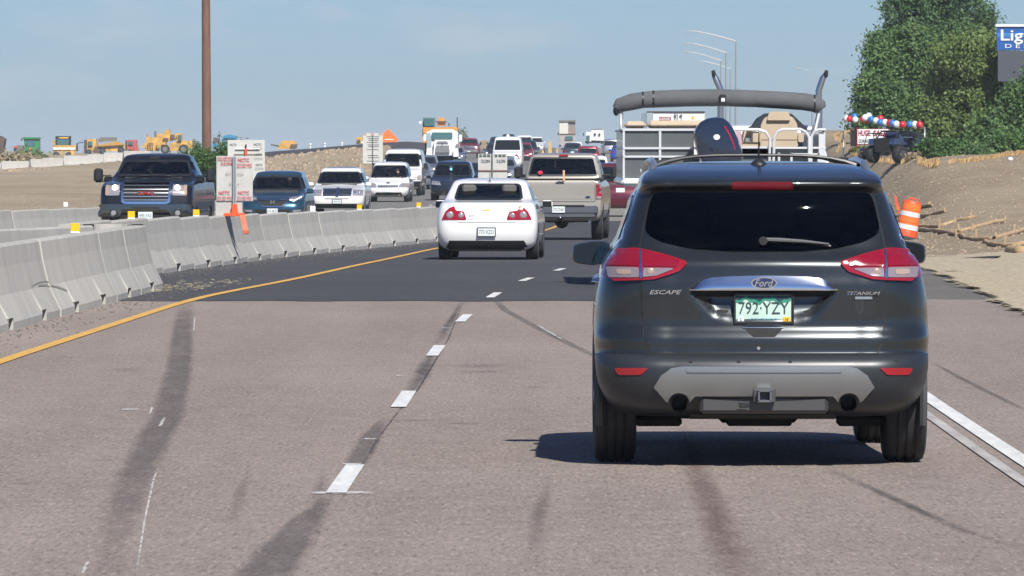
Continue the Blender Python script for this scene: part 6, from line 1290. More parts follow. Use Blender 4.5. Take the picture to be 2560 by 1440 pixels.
for px, py in ((646, 395), (648, 420), (644, 369)): txt(r, '970\u00b7290\u00b76661', px, py, 22, 2.8, D2, GRI, 0, bd); txt(r, '303\u00b7659\u00b71729', px, py + 4, 22, 2.8, D2, GRI, 0, bd)
D3 = 430; r = empty('roadside_sign', (ray(931, 400, D3).x, D3, zg(ray(931, 400, D3).x, D3)), 0, 'pale slatted roadside sign with dark rows, overlapped by an orange diamond', 'sign', 'construction signs seen from behind')
bd = sheet(r, 'sign_panel', 907, 333, 957, 409, D3, .02, GRY); sheet(r, 'sign_post', 930.5, 338, 933, 440, D3 - .06, .05, M('post_dark', (.12, .13, .14), .6)); sheet(r, 'sign_base', 931, 408, 955, 416, D3 - .1, .4, BLKM)
for i, y in enumerate((341, 346, 350, 355.5, 361.5, 366, 373.5, 388, 393.5, 402)): sheet(r, 'dark_row', 917 + (i % 3) * 2, y, 948 - (i % 4), y + 1.4, D3 - .02, .012, INK, bd)
for px in (912, 931, 951): txt(r, 'NCTC', px, 334.5, 9, 2.4, D3 - .005, REDI, math.pi, bd); txt(r, 'NCTC', px, 337.5, 9, 1.8, D3 - .005, REDI, 0, bd)
D5 = 600; r = empty('warning_sign', (ray(970, 400, D5).x, D5, G(ray(970, 400, D5).x, D5)), 0, 'orange diamond road work sign behind the pale slatted sign', 'sign'); TR(r, 'sign_panel', [(970, 377), (996, 349), (970, 322), (944, 349)], D5, .03, ORB); TR(r, 'sign_text_bar', RC(962, 347.6, 984, 349.4), D5 - .03, .02, WHT); TR(r, 'sign_text_bar', RC(965, 336, 976, 337.2), D5 - .03, .02, ORM); TR(r, 'sign_text_bar', RC(965, 358, 977, 359.2), D5 - .03, .02, ORM); TR(r, 'sign_post', RC(968.5, 377, 971.5, 384), D5, .06, GLV); TR(r, 'sign_flag', [(978, 380), (990, 381), (988, 375), (980, 374)], D5, .05, ORB)
D4 = 190; r = empty('barrier_sign', (ray(1231, 455, D4).x, D4, rz(D4) + .80), 0, 'double pale sign back with upside-down black NCTC, above the roof of the white saloon', 'sign', 'construction signs seen from behind')
for a_, c_ in ((1195, 1228), (1232, 1268)):
    bd = sheet(r, 'sign_panel', a_, 385, c_, 425.5, D4, .012, BOARD); b2 = sheet(r, 'sign_panel', a_, 429, c_, 468, D4, .012, BOARD); m_ = (a_ + c_) / 2 + 1
    txt(r, 'NCTC', m_ + 1, 402.5, 22, 7.5, D4 - .012, INK, math.pi, bd); txt(r, 'NCTC', m_ - 1, 452, 22, 6.5, D4 - .012, INK, 0, b2)
    for k, w_ in ((-11, 7), (-1, 8), (9, 8)): sheet(r, 'stencil_block', m_ + k - w_ / 2, 386, m_ + k + w_ / 2, 388.6, D4 - .012, .006, INK, bd); sheet(r, 'stencil_block', m_ + k - w_ / 2, 389.8, m_ + k + w_ / 2, 392.6, D4 - .012, .006, INK, bd)
sheet(r, 'brace_bar', 1196, 425.5, 1268, 428.5, D4 - .02, .03, M('brace_brown', (.20, .10, .07), .7)); sheet(r, 'sign_post', 1228.6, 386, 1231.6, 500, D4 - .03, .04, M('post_dark', (.12, .13, .14), .6))
# blue shop sign at the right edge
D6 = 288; q = ray(2548, 400, D6); r = empty('shop_sign', (q.x, D6, G(q.x, D6)), 0, 'tall pole sign with a blue panel above a dark panel, cut by the right edge', 'sign')
SBL = M('sign_blue', (.012, .085, .30), .4, coat=.3); sheet(r, 'blue_panel', 2492, 66, 2640, 126, D6, .35, SBL); sheet(r, 'light_stripe', 2493, 82, 2640, 93, D6 - .18, .01, M('sign_midblue', (.03, .17, .42), .4)); sheet(r, 'dark_panel', 2494, 127, 2640, 204, D6, .33, M('sign_dark', (.05, .058, .075), .6)); sheet(r, 'top_trim', 2488, 61, 2645, 67, D6, .5, WHP); sheet(r, 'sign_pole', 2549, 204, 2566, 420, D6 + .05, .25, WHP)
fnt = dict(); p1 = txt(r, 'Lig', 2530, 92, 56, 36, D6 - .20, WHP, bold=.012); txt(r, 'D E S', 2541, 115, 56, 10, D6 - .20, WHP, bold=0)
# yellow posts on the far median, lamp posts
for i, (px, D, t, w_) in enumerate(((1375, 640, 352, 5), (1393, 600, 371, 2.5), (1357, 620, 375, 3.5))):
    x = ray(px, 380, D).x; r = empty('median_post', (x, D, rz(D)), 0, ('tall', 'short thin', 'low')[i] + ' yellow post standing on the far median' + (' left of the tall one' if i == 2 else ''), 'post', 'yellow posts on the far median'); TR(r, 'post', [(px - w_, 385), (px + w_, 385), (px + w_ * .6, t), (px - w_ * .6, t)], D, .3, M('post_yellow', (.50, .35, .12), .6)); TR(r, 'post_foot', RC(px - w_ * 1.5, 383, px + w_ * 1.5, 388), D - .2, .7, CON)
LAMPM = M('lamp_arm', (.62, .64, .64), .35, .4); LAMPP = M('lamp_pole', (.22, .25, .27), .6)
for i, (px, py, ax, ay, D) in enumerate(((1840, 103, 1717, 79, 667), (1815, 132, 1712, 109, 735), (1802, 152, 1713, 131, 818), (1826, 172, 1745, 154, 905))):
    q = ray(px, py, D); e = ray(ax, ay, D); z0 = G(q.x, D); r = empty('street_lamp', (q.x, D, z0), 0, '%s of the four tall street lamps above the boat, arm reaching left' % ('tallest and nearest', 'second highest', 'third highest', 'lowest and farthest')[i], 'street lamp', 'street lamps beyond the boat')
    b = MB(); b.tube([(0, 0, -.3), (0, 0, (q.z - z0) * .5), (0, 0, q.z - z0)], [.13, .10, .07], 8); b.obj('pole', LAMPP, r); dx, dz = e.x - q.x, e.z - q.z; H0 = q.z - z0
    b = MB(); b.tube([(0, 0, H0), (dx * .4, 0, H0 + dz * .58), (dx * .75, 0, H0 + dz * .98), (dx * .86, 0, H0 + dz * 1.05)], [.075, .065, .06, .06], 6); a_ = b.obj('arm', LAMPM, r); b = MB(); b.ball((dx * .93, 0, H0 + dz * 1.02), (abs(dx) * .09, .16, .07), 10, 0, 6); b.obj('lantern', LAMPM, a_)
    pass
q = ray(2030, 172, 900); r = empty('street_lamp', (q.x, 900, G(q.x, 900)), 0, 'faint distant street lamp head right of the exhaust stacks', 'street lamp'); b = MB(); b.tube([(0, 0, 0), (0, 0, q.z - r.location.z)], [.06, .03], 5); b.obj('pole', LAMPP, r); MB().ball((-1.7, 0, q.z - r.location.z + .05), (.4, .15, .07), 8, 0, 6).obj('lantern', LAMPM, r); MB().tube([(0, 0, q.z - r.location.z - .2), (-1.4, 0, q.z - r.location.z + .05)], .02, 4).obj('arm', LAMPM, r)

# ------------------------------------------------------------------ pontoon boat on its trailer
def boat():
    D = 93.0; s_ = sc(D); X0 = (1812 - 1280) / s_; z0 = rz(D); r = empty('pontoon_boat', (X0, D, z0), 0, 'grey and white pontoon boat with rolled canopy on a trailer, ahead of the nearest car', 'boat')
    def p(px, py): return ((px - 1812) / s_, ray(px, py, D).z - z0)
    AL = M('boat_rail', (.66, .67, .68), .35, .35); PN = M('boat_panel', (.115, .125, .13), .38, .3, coat=.4, var=.06); BG = M('vinyl_beige', (.44, .35, .25), .6, var=.06); CV = M('canopy_canvas', (.095, .098, .105), .9, var=.15, vscale=3, bump=.3, bscale=9); OB = M('outboard_navy', (.010, .016, .035), .18, coat=1)
    def PRI(name, P, y0, y1, mat, parent=None): return MB().prism([p(*q) for q in P], y0, y1).obj(name, mat, parent or r)
    # canopy roll
    P = [(1546, 271), (1552, 262), (1583, 253), (1612, 248), (1639, 246), (1720, 243), (1811, 242), (1900, 245), (1975, 249), (2020, 252), (2048, 257), (2063, 266), (2067, 272)]; rr = [.065, .095, .11, .106, .112, .113, .112, .111, .113, .114, .112, .10, .065]
    b = MB(); b.tube([(p(*q)[0], 1.5, p(*q)[1]) for q in P], rr, 16); cn = b.obj('canopy', CV, r)
    for i in (3, 4, 10): b = MB(); q = p(*P[i]); b.lathe([(q[0] - .012, rr[i] + .004), (q[0] + .012, rr[i] + .004)], 'x', c=(0, 1.5, q[1]), n=16); b.obj('canopy_strap', BLK, cn)
    b = MB(); b.ball((p(1545, 272)[0], 1.5, p(1545, 275)[1]), (.045, .06, .07), 10, 0, 6); b.obj('canopy_hinge', BLK, cn)
    ql = p(1814, 246); lt = MB().box((ql[0], 1.37, ql[1]), (.085, .04, .12), .012).obj('anchor_light', BLK, r); MB().box((ql[0] + .005, 1.348, ql[1] - .01), (.05, .015, .05), .01).obj('light_lens', WHP, lt)
    for a_ in ([(1556, 279), (1557, 330)], [(2060, 279), (2055, 300), (2048, 328)]): b = MB(); b.tube([(p(*q)[0], 1.5 - .1 * k_, p(*q)[1]) for k_, q in enumerate(a_)], .018, 6); c_ = b.obj('canopy_pole', AL, r)
    b = MB(); b.tube([(p(1560, 282)[0], 1.5, p(1560, 282)[1]), (p(1560, 330)[0] + .02, 3.2, p(1560, 330)[1])], .016, 6); b.obj('canopy_pole', AL, r)
    b = MB(); b.tube([(p(2058, 282)[0], 1.5, p(2058, 282)[1]), (p(2058, 330)[0] - .02, 3.2, p(2058, 330)[1])], .016, 6); b.obj('canopy_pole', AL, r)
    # fence: panels and rails
    for (a0, a1) in ((1561, 1647), (1653, 1735), (1850, 1921)):
        PRI('fence_panel', RC(a0, 327, a1, 368) if a0 < 1800 else RC(a0, 372, a1, 388), .03, .05, PN)
        PRI('fence_panel', RC(a0, 373, a1, 389), .03, .05, PN); PRI('fence_panel', RC(a0, 394, a1, 446), .03, .05, PN)
    for (a0, a1) in ((1937, 2044),): PRI('fence_panel', RC(a0, 372, a1, 388), .06, .08, PN); PRI('fence_panel', RC(a0, 392, a1, 446), .06, .08, PN)
    for (a0, b0, a1, b1) in ((1558, 321, 1740, 327), (1558, 368, 1740, 373), (1558, 389, 1740, 394), (1845, 366, 1925, 371), (1937, 367, 2062, 372), (1845, 388, 1925, 392), (1937, 388, 2062, 391)):
        PRI('fence_rail', RC(a0, b0, a1, b1), -.005, .06, AL)
    for x in (1650, 2054): PRI('fence_post', RC(x - 3, 324, x + 3, 446) if x < 2000 else RC(x - 7, 330, x + 9, 446), .0, .055, AL)
    PRI('fence_post', RC(1557, 322, 1562, 446), .0, .055, AL)
    for sx, px in ((-1, 1559), (1, 2062)):
        x = p(px, 0)[0]
        for (t, b_) in ((321, 327), (368, 373), (389, 394)): z1, z2_ = p(0, t)[1], p(0, b_)[1]; MB().box((x, 3.4, (z1 + z2_) / 2), (.04, 6.6, z1 - z2_), .006).obj('fence_rail', AL, r)
        for (t, b_) in ((327, 368), (373, 389), (394, 446)): z1, z2_ = p(0, t)[1], p(0, b_)[1]; MB().box((x - sx * .012, 3.4, (z1 + z2_) / 2), (.018, 6.5, z1 - z2_), 0).obj('fence_panel', PN, r)
    # seats
    q0, q1 = p(1561, 322), p(1616, 303); MB().box(((q0[0] + q1[0]) / 2, .35, (q0[1] + q1[1]) / 2), (q1[0] - q0[0], .5, q1[1] - q0[1]), .045).obj('seat_back', BG, r)
    q0, q1 = p(1619, 322), p(1762, 301); MB().box(((q0[0] + q1[0]) / 2, .35, (q0[1] + q1[1]) / 2), (q1[0] - q0[0], .5, q1[1] - q0[1]), .045).obj('seat_back', BG, r)
    ch = PRI('helm_chair', sm_px([(1906, 368), (2001, 368), (1999, 310), (1988, 292), (1975, 288), (1930, 288), (1916, 294), (1907, 312)], 6), .75, 1.0, BG); PRI('headrest', sm_px([(1922, 300), (1982, 300), (1977, 278), (1928, 278)], 5), .70, .95, BG, ch); PRI('armrest', sm_px(RC(1887, 332, 1906, 355), 4), .72, 1.2, BG, ch); PRI('armrest', sm_px(RC(2001, 332, 2015, 355), 4), .72, 1.2, BG, ch); PRI('cushion_seam', RC(1908, 348, 1999, 349.4), .742, .76, M('seam_brown', (.25, .18, .12), .7), ch)
    PRI('canvas_cover', [(1878, 322), (2031, 325), (2020, 312), (1990, 284), (1978, 280), (1925, 282), (1905, 294), (1893, 312)], 1.3, 2.2, M('canvas_dark', (.02, .028, .035), .85))
    PRI('console', sm_px([(1864, 368), (1908, 368), (1906, 328), (1870, 326)], 3), 1.5, 2.2, BG); PRI('windscreen', [(1830, 366), (1864, 366), (1862, 328), (1838, 326)], 1.45, 1.47, M('screen_pink', (.45, .30, .34), .15, coat=1)); PRI('console_plate', RC(1873, 344, 1888, 354), 1.47, 1.5, CHR)
    # stern rails and boarding gate
    for P_ in ([(1833, 324), (1895, 324), (1914, 330), (1924, 346), (1923, 410)], [(1933, 410), (1936, 342), (1943, 329), (1956, 323), (2000, 323), (2013, 329), (2022, 342), (2023, 412)], [(2027, 412), (2029, 340), (2036, 328), (2046, 324), (2062, 324)]):
        b = MB(); b.tube([(p(*q)[0], -.03, p(*q)[1]) for q in P_], .019, 8); b.obj('stern_rail', AL, r)
    for x in (1947, 1978, 2046): PRI('ladder_rail', RC(x - 2.8, 382, x + 2.8, 418), -.08, -.05, AL)
    PRI('ladder_step', RC(1975, 383, 2048, 387), -.08, -.04, AL)
    # outboard motor
    P_ = [(1730, 334), (1737, 318), (1748, 305), (1766, 296), (1789, 293), (1806, 296), (1819, 307), (1833, 327), (1843, 352), (1852, 380), (1854, 399), (1847, 412), (1757, 412), (1743, 395), (1735, 362)]
    b = MB(); P2 = sm_px(P_, 4); cx = sum(q[0] for q in P2) / len(P2); cy = sum(q[1] for q in P2) / len(P2); vs = []; n = len(P2)
    for (k, y) in ((.80, -.84), (.90, -.835), (.965, -.80), (1, -.70), (1, -.45), (.97, -.32), (.90, -.26)):
        for q in P2: u, v_ = p(cx + (q[0] - cx) * k, cy + (q[1] - cy) * k); vs.append((u, y, v_))
    b.add(vs, [(i * n + j, i * n + (j + 1) % n, (i + 1) * n + (j + 1) % n, (i + 1) * n + j) for i in range(6) for j in range(n)] + [tuple(range(n)), tuple(range(6 * n, 7 * n))], 0, True); ob = b.obj('outboard_motor', OB, r, label='dark navy outboard motor tilted up at the stern')
    for mm in ob.data.edges: pass
    e = p(1787, 343); MB().prism([(e[0] + .042 * math.cos(t), e[1] + .036 * math.sin(t)) for t in np.linspace(0, 6.28, 16, False)], -.855, -.80).obj('round_emblem', WHP, ob)
    b = MB(); b.tube([(p(*q)[0], y, p(*q)[1]) for q, y in (((1806, 316), -.845), ((1818, 336), -.84), ((1828, 358), -.84), ((1834, 378), -.83))], .010, 5); b.obj('red_stripe', M('stripe_red', (.45, .02, .06), .3), ob)
    b = MB(); b.tube([(0.05 - .1, -.5, p(0, 405)[1]), (-.05, -.62, p(0, 470)[1]), (-.05, -.85, p(0, 530)[1])], [.16, .10, .07], 10); b.obj('motor_leg', OB, ob); MB().box((-.08, -.2, p(0, 425)[1]), (.3, .35, .3), .03).obj('transom_bracket', BLK, ob)
    # deck, pontoons, lettering
    zd0, zd1 = p(0, 466)[1], p(0, 446)[1]; MB().box((0, 3.35, (zd0 + zd1) / 2), (2.68, 6.9, zd1 - zd0), .04).obj('deck', WHP, r)
    for x in (-.86, .86): b = MB(); b.lathe([(-.35, .05), (-.32, .18), (.0, .31), (6.3, .31), (7.2, .10)], 'y', c=(x, 0, zd0 - .32), n=20); b.obj('pontoon', M('pontoon_alu', (.5, .52, .54), .3, .85), r)
    for t, px, py, w_, h_ in (('VTX', 1617, 427, 32, 9), ('SunS', 1632, 414, 18, 9)): q = p(px, py); text_obj('boat_lettering', t, WHP, r, (q[0], -.0 + .026, q[1]), w=w_ / s_, h=h_ / s_, shear=.3)
    # trailer: a thing of its own
    tr = empty('boat_trailer', (X0, D, z0), 0, 'galvanised boat trailer under the pontoon boat, mostly hidden by the nearest car', 'trailer'); zt = zd0 - .70
    for x in (-.45, .45): MB().box((x, 3.6, zt), (.08, 7.6, .10), .01).obj('frame_beam', GLV, tr)
    for y in (.2, 2, 3.8, 5.4): MB().box((0, y, zt + .08), (2.0, .08, .07), .01).obj('cross_beam', GLV, tr)
    for sx in (-1, 1):
        MB().box((sx * .98, .15, zt + .02), (.28, .06, .12), .01).obj('rear_lamp', REDL, tr)
        for y in (2.6, 3.4):
            b = MB(); b.lathe([(-.1, .2), (-.1, .28), (-.07, .31), (.07, .31), (.1, .28), (.1, .2)], 'x', c=(0, y, .31), n=20); b.v = [(v_[0] + sx * 1.0, v_[1], v_[2]) for v_ in b.v]; w_ = b.obj('wheel', RUB, tr); MB().cyl((sx * 1.02, y, .31), (sx * 1.09, y, .31), .18, n=12).obj('rim', SIL, w_)
        MB().box((sx * 1.0, 3.0, .68), (.26, 1.6, .04), .01).obj('fender', BLK, tr)
def sm_px(P, r): return [(x * 28, y * 28) for x, y in []] or _rp(P, r)
def _rp(P, r, n=3):
    Q = []
    for i in range(len(P)):
        p_ = Vector(P[i]); a = Vector(P[i - 1]) - p_; b_ = Vector(P[(i + 1) % len(P)]) - p_; ra, rb = min(r, a.length * .45), min(r, b_.length * .45); A, B = p_ + a.normalized() * ra, p_ + b_.normalized() * rb
        for k in range(n + 1): t = k / n; q = A * (1 - t) ** 2 + p_ * 2 * t * (1 - t) + B * t * t; Q.append((q.x, q.y))
    return Q
boat()
def stacks(c):
    for sx, tipd in ((-1, -1), (1, 1)):
        x = sx * .72; b = MB(); b.tube([(x, -1.35, .9), (x, -1.35, 2.45), (x - .01 * tipd, -1.35, 2.68), (x - tipd * sx * 0 + (-.07 if sx < 0 else .05), -1.35, 2.86), (x + (-.12 if sx < 0 else .12), -1.35, 2.98)], [.048, .048, .048, .046, .022], 12); o = c.part('exhaust_stack', b, M('stack_steel', (.38, .41, .44), .28, .9))
        MB().ball((x + (-.10 if sx < 0 else .10), -1.40, 2.93), (.03, .02, .06), 8, 0, 6).obj('stack_mouth', BLKM, o)
    c.box('bed_cover', (0, -2.0, 1.5), (1.7, 1.9, .06), BLK); b = MB(); b.box((0, 0, .7), (1.0, 4.5, .3), .05); c.part('chassis', b, BLKM)
traffic('pickup', 'pickup_truck', 'tall white pickup with two exhaust stacks, towing the pontoon boat', 'pickup truck', WHITE, 3.80, 106.5, 1.5, False, (1, .95, 1.13), detail=1, extra=stacks)
# ------------------------------------------------------------------ farther traffic
RED = paint('red', (.24, .010, .018), .2, .3); MAROON = paint('maroon', (.11, .008, .02), .3, .3); SILV = paint('silver', (.36, .38, .41), .7, .3); GREYC = paint('grey', (.10, .12, .15), .5, .3); DKG = paint('dark_green', (.02, .04, .045), .3, .3); BLUEC = paint('bright_blue', (.01, .07, .42), .3, .3)
def tf(kind, label, cat, pm, px, D, yaw, onc, dims=(1, 1, 1), name=None, **kw):
    return traffic(kind, name or {'suv_glassy': 'crossover', 'suv': 'crossover', 'sedan': 'saloon_car', 'pickup': 'pickup_truck', 'van': 'van', 'minivan': 'minivan'}[kind], label, cat, pm, (px - 1280) / sc(D), D, yaw, onc, dims, 'cars queueing in the distance', detail=0 if D > 480 else 1, **kw)
tf('sedan', 'silver car with lit headlamp half hidden behind the tall white van', 'car', SILV, 1038, 383, 2, True, lamp=True)
tf('suv', 'silver crossover peeping out behind the silver car with the lit headlamp', 'car', SILV, 1061, 432, 2, True, (.95, 1, .95), lamp=True)
tf('suv', 'grey crossover with bright lamps just below the white lorry cab', 'car', GREYC, 1106, 545, 2, True, (.98, 1, .98), lamp=True)
tf('sedan', 'silver-blue car with a lit headlamp behind the grey crossover', 'car', paint('silver_blue', (.20, .25, .32), .6), 1137, 600, 2, True, lamp=True)
tf('pickup', 'red pickup with black windscreen and chrome nose near the lorry', 'pickup truck', RED, 1174, 705, 1, True, (.98, 1, 1), lamp=True, dark_bumper='chrome')
tf('sedan', 'dark blue car largely hidden by the double sign on the median', 'car', NAVY, 1204, 375, 2, True)
tf('sedan', 'silver car just right of the double sign on the median', 'car', SILV, 1256, 415, 2, True, (1, 1, 1.03))
tf('van', 'white delivery van with a pale beacon on its roof, centre of the far queue', 'van', WHITE, 1270, 500, 1.5, True, (1.03, 1, 1.17), see=False, extra=lambda c: (c.part('roof_beacon', MB().ball((.0, .3, 2.52), (.13, .13, .12), 10, 0, 6), WHP), c.panel('door_emblem', sm([(-.72, 1.22), (-.58, 1.22), (-.54, 1.08), (-.65, .98), (-.76, 1.08)], .5), 'F', REDB, .02, .2, .01)))
tf('suv', 'navy crossover with a small lit lamp left of the white delivery van', 'car', NAVY, 1238, 640, 1, True, (1, 1, 1), lamp=True)
tf('suv', 'dark green tall car behind the navy crossover', 'car', DKG, 1243, 765, 1, True, (1.03, 1, 1.15))
tf('suv', 'dark blue car highest in the queue above the delivery van roof', 'car', NAVY, 1271, 865, 1, True, (1, 1, 1.18))
tf('suv', 'white car with dark windscreen right behind the delivery van', 'car', WHITE, 1311, 700, 1, True, (1.02, 1, 1.35))
tf('suv', 'red car squeezed between the delivery van and the dark car', 'car', RED, 1306, 600, 1, True, (1, 1, 1.08), lamp=True, dark_bumper=True)
tf('suv', 'black car behind the red car, right of the delivery van', 'car', BLACKP, 1322, 655, 1, True, (.9, 1, 1.1))
tf('suv', 'white crossover at the right end of the oncoming queue', 'car', WHITE, 1340, 800, 3, True, (1, 1, 1.1))
SPEC['suv_glassy'] = dict(SPEC['suv']); SPEC['suv_glassy'].update(rw=(.76, 1.0, .66, 1.53)); LV['suv_glassy'] = LV['suv']; ARCH['suv_glassy'] = ARCH['suv']; WH['suv_glassy'] = WH['suv']
tf('suv_glassy', 'maroon estate car ahead of the tan pickup, right', 'car', MAROON, 1556, 250, 2.5, False, (1.09, 1.1, 1.12), name='estate_car')
tf('suv', 'white car mostly hidden behind the tan pickup cab', 'car', WHITE, 1487, 400, 2, False, (1, 1, 1.02))
tf('suv', 'red crossover driving away at the foot of the hill', 'car', RED, 1471, 540, 1.5, False, (1.02, 1, 1.02), glass=DGL)
tf('sedan', 'dark teal car ahead and left of the red crossover', 'car', DKG, 1432, 640, 1.5, False, (1, 1, 1.15))
tf('minivan', 'silver minivan driving away left of the boat', 'minivan', SILV, 1528, 740, 1.5, False, (.92, 1, .98))
tf('sedan', 'bright blue car partly behind the left end of the boat', 'car', BLUEC, 1551, 640, 1.5, False, (.98, 1, 1.02))
tf('suv', 'white van-like car at the crest right of the grubby box lorry', 'car', WHITE, 1440, 700, 1.5, False, (.8, 1, .95))
# white lorry carrying an orange crane
r = TROOT('lorry', 1106, 512, 'white long-nosed lorry hauling an orange crane with a glazed cab', 'lorry'); SHD = M('grey_grille', (.25, .26, .26), .4, .5)
TR(r, 'crane_body', z3([(985, 300), (1465, 265), (1465, 208), (985, 212)]) [:2] + z3([(1465, 208), (985, 212)]), 516, 3, M('crane_orange', (.62, .27, .05), .5, var=.12)); TR(r, 'crane_side', z3(RC(975, 210, 1030, 430)), 516.2, 2.5, M('crane_orange')); TR(r, 'crane_cab', z3([(975, 210), (1150, 210), (1150, 78), (985, 75)]), 516.5, 2, M('cab_grey', (.12, .16, .17), .4)); TR(r, 'crane_cab_window', z3([(1000, 195), (1130, 195), (1135, 95), (1000, 95)]), 516.2, .4, GTE); TR(r, 'crane_boom', z3([(1185, 190), (1290, 190), (1290, 110), (1255, 75), (1215, 75), (1185, 110)]), 517, 2, M('crane_orange')); TR(r, 'boom_sheave', z3(RC(1160, 125, 1310, 145)), 516.8, .4, RST); TR(r, 'work_lamp', z3(CI(948, 145, 20)), 516.3, .2, WHP)
TR(r, 'cab', z3([(1030, 545), (1465, 545), (1465, 275), (1430, 262), (1400, 240), (1110, 240), (1070, 265), (1032, 275)]), 512, 2.6, WHP); TR(r, 'windshield', _rp(z3([(1102, 370), (1390, 370), (1390, 283), (1108, 283)]), 2), 511.8, .3, GTE); TR(r, 'bonnet', z3([(1125, 600), (1400, 600), (1378, 385), (1145, 385)]), 510, 2, WHP); TR(r, 'bonnet_vent', z3([(1168, 432), (1332, 432), (1310, 405), (1190, 405)]), 509.9, .2, SHD); TR(r, 'grille', z3([(1155, 560), (1352, 560), (1342, 462), (1168, 462)]), 509.8, .3, SHD); TR(r, 'badge', z3(CI(1250, 445, 12)), 509.7, .1, BLKM)
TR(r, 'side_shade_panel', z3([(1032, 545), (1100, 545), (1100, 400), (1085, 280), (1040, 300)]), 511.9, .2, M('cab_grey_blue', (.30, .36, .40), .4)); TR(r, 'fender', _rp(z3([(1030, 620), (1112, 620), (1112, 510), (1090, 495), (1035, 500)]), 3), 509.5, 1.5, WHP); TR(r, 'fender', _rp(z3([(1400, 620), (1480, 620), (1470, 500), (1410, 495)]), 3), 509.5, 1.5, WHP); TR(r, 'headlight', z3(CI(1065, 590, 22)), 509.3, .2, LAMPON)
TR(r, 'wing_mirror', _rp(z3(RC(990, 305, 1030, 402)), 3), 511, .3, WHP); TR(r, 'wing_mirror', _rp(z3(RC(1480, 310, 1525, 408)), 3), 511, .3, WHP); TR(r, 'mirror_arm', z3(RC(1460, 350, 1485, 358)), 511.1, .1, BLK); TR(r, 'aerial', z3(RC(1450, 75, 1464, 215)), 513, .1, BLKM); TR(r, 'aerial', z3(RC(1336, 150, 1349, 200)), 513, .1, BLKM); TR(r, 'load_edge', z3(RC(1452, 420, 1500, 500)), 514, 3, BRWN)
for sx in (-.95, .95): MB().cyl((sx - .15, -2, .5), (sx + .15, -2, .5), .5, n=18).obj('wheel', RUB, r); 
MB().box((0, 3, .8), (2.2, 9, .5), .05).obj('chassis', BLKM, r)
# box trailer beyond the boat
D = 300; s_ = sc(D); r = TROOT('box_trailer', 1689, D, 'white box trailer rear doors with a red label, seen beyond the boat', 'trailer'); gz = r.location.z; q = ray(1689, 279, D); H_ = q.z - gz
MB().box((0, 6.5, (H_ + 1.0) / 2), (2.42, 13, H_ - 1.0), .03).obj('box', WHP, r)
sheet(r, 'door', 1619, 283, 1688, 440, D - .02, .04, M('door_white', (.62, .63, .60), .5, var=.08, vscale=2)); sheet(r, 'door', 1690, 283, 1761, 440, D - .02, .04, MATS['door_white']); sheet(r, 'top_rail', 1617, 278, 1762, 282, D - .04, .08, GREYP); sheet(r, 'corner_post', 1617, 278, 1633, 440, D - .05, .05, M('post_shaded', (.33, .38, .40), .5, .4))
for x in (1686, 1693, 1703): sheet(r, 'lock_rod', x, 283, x + 1.6, 440, D - .07, .03, GLV)
for x in (1688, 1702): sheet(r, 'rod_bracket', x - 3, 288, x + 3, 292, D - .09, .03, GREYP)
lb = sheet(r, 'red_label', 1648, 292.5, 1677, 303, D - .05, .01, REDB); txt(r, 'LEASE', 1662, 297, 25, 5.5, D - .06, WHP, 0, lb); sheet(r, 'yellow_sticker', 1729, 291, 1735, 298, D - .05, .01, YEL)
for y in (1.0, 2.2):
    for sx in (-1, 1): MB().cyl((sx * .75, y, .5), (sx * 1.15, y, .5), .5, n=18).obj('wheel', RUB, r)
MB().box((0, 6, .85), (2.3, 12, .3), .03).obj('chassis', BLKM, r)
# grubby box lorry at the crest, white service lorry
r = TROOT('box_lorry', 1418, 1000, 'cream box lorry with a grubby cab coming over the crest', 'lorry'); TR(r, 'box', z4([(1210, 320), (1330, 320), (1330, 135), (1210, 135)]), 1000.4, 5, CREAM); TR(r, 'box_side', z4([(1330, 320), (1435, 320), (1432, 130), (1330, 135)]), 1000.6, 5, BRWN); TR(r, 'roof_edge', z4(RC(1206, 112, 1436, 135)), 1000.2, 5, MUD_AND_SHADE); TR(r, 'cab', z4([(1212, 470), (1430, 460), (1438, 310), (1212, 310)]), 1000, 2, M('grubby_white', (.36, .32, .29), .7, var=.2)); TR(r, 'windshield', z4([(1285, 385), (1400, 385), (1395, 335), (1295, 335)]), 999.8, .2, GTE); TR(r, 'shadow_gap', z4(RC(1215, 300, 1432, 312)), 999.9, .3, RST); TR(r, 'mirror', z4(RC(1186, 280, 1204, 320)), 1000, .2, BLKM); wheel_at(r, 1400, 364.5, 3.2, 999.5, .4); wheel_at(r, 1434, 363.5, 3.2, 999.5, .4)  # brown of the box side is its shade put into the colour
r = TROOT('service_lorry', 1490, 900, 'white service lorry with two dark round windows, near the crest', 'lorry'); TR(r, 'box', z4([(1640, 390), (1830, 400), (1820, 245), (1655, 235)]), 900, 4, WHP); TR(r, 'round_window', z4(CI(1703, 308, 16)), 899.8, .2, BLKM); TR(r, 'round_window', z4(CI(1765, 312, 15)), 899.8, .2, BLKM); TR(r, 'cab', z4([(1570, 400), (1650, 410), (1650, 280), (1580, 275)]), 899.5, 2, WHP); TR(r, 'cab_window', z4(RC(1585, 325, 1630, 385)), 899.3, .2, GTE); TR(r, 'amber_bar', z4(RC(1655, 232, 1820, 240)), 899.9, .4, AMBL); TR(r, 'mirror', z4(RC(1536, 290, 1550, 330)), 899.4, .2, BLKM); TR(r, 'underbody', z4([(1570, 430), (1840, 430), (1840, 395), (1570, 395)]), 900.2, 3, BLKM); wheel_at(r, 1469, 357, 3.4, 899, .4); wheel_at(r, 1505, 357, 3.4, 899, .4)
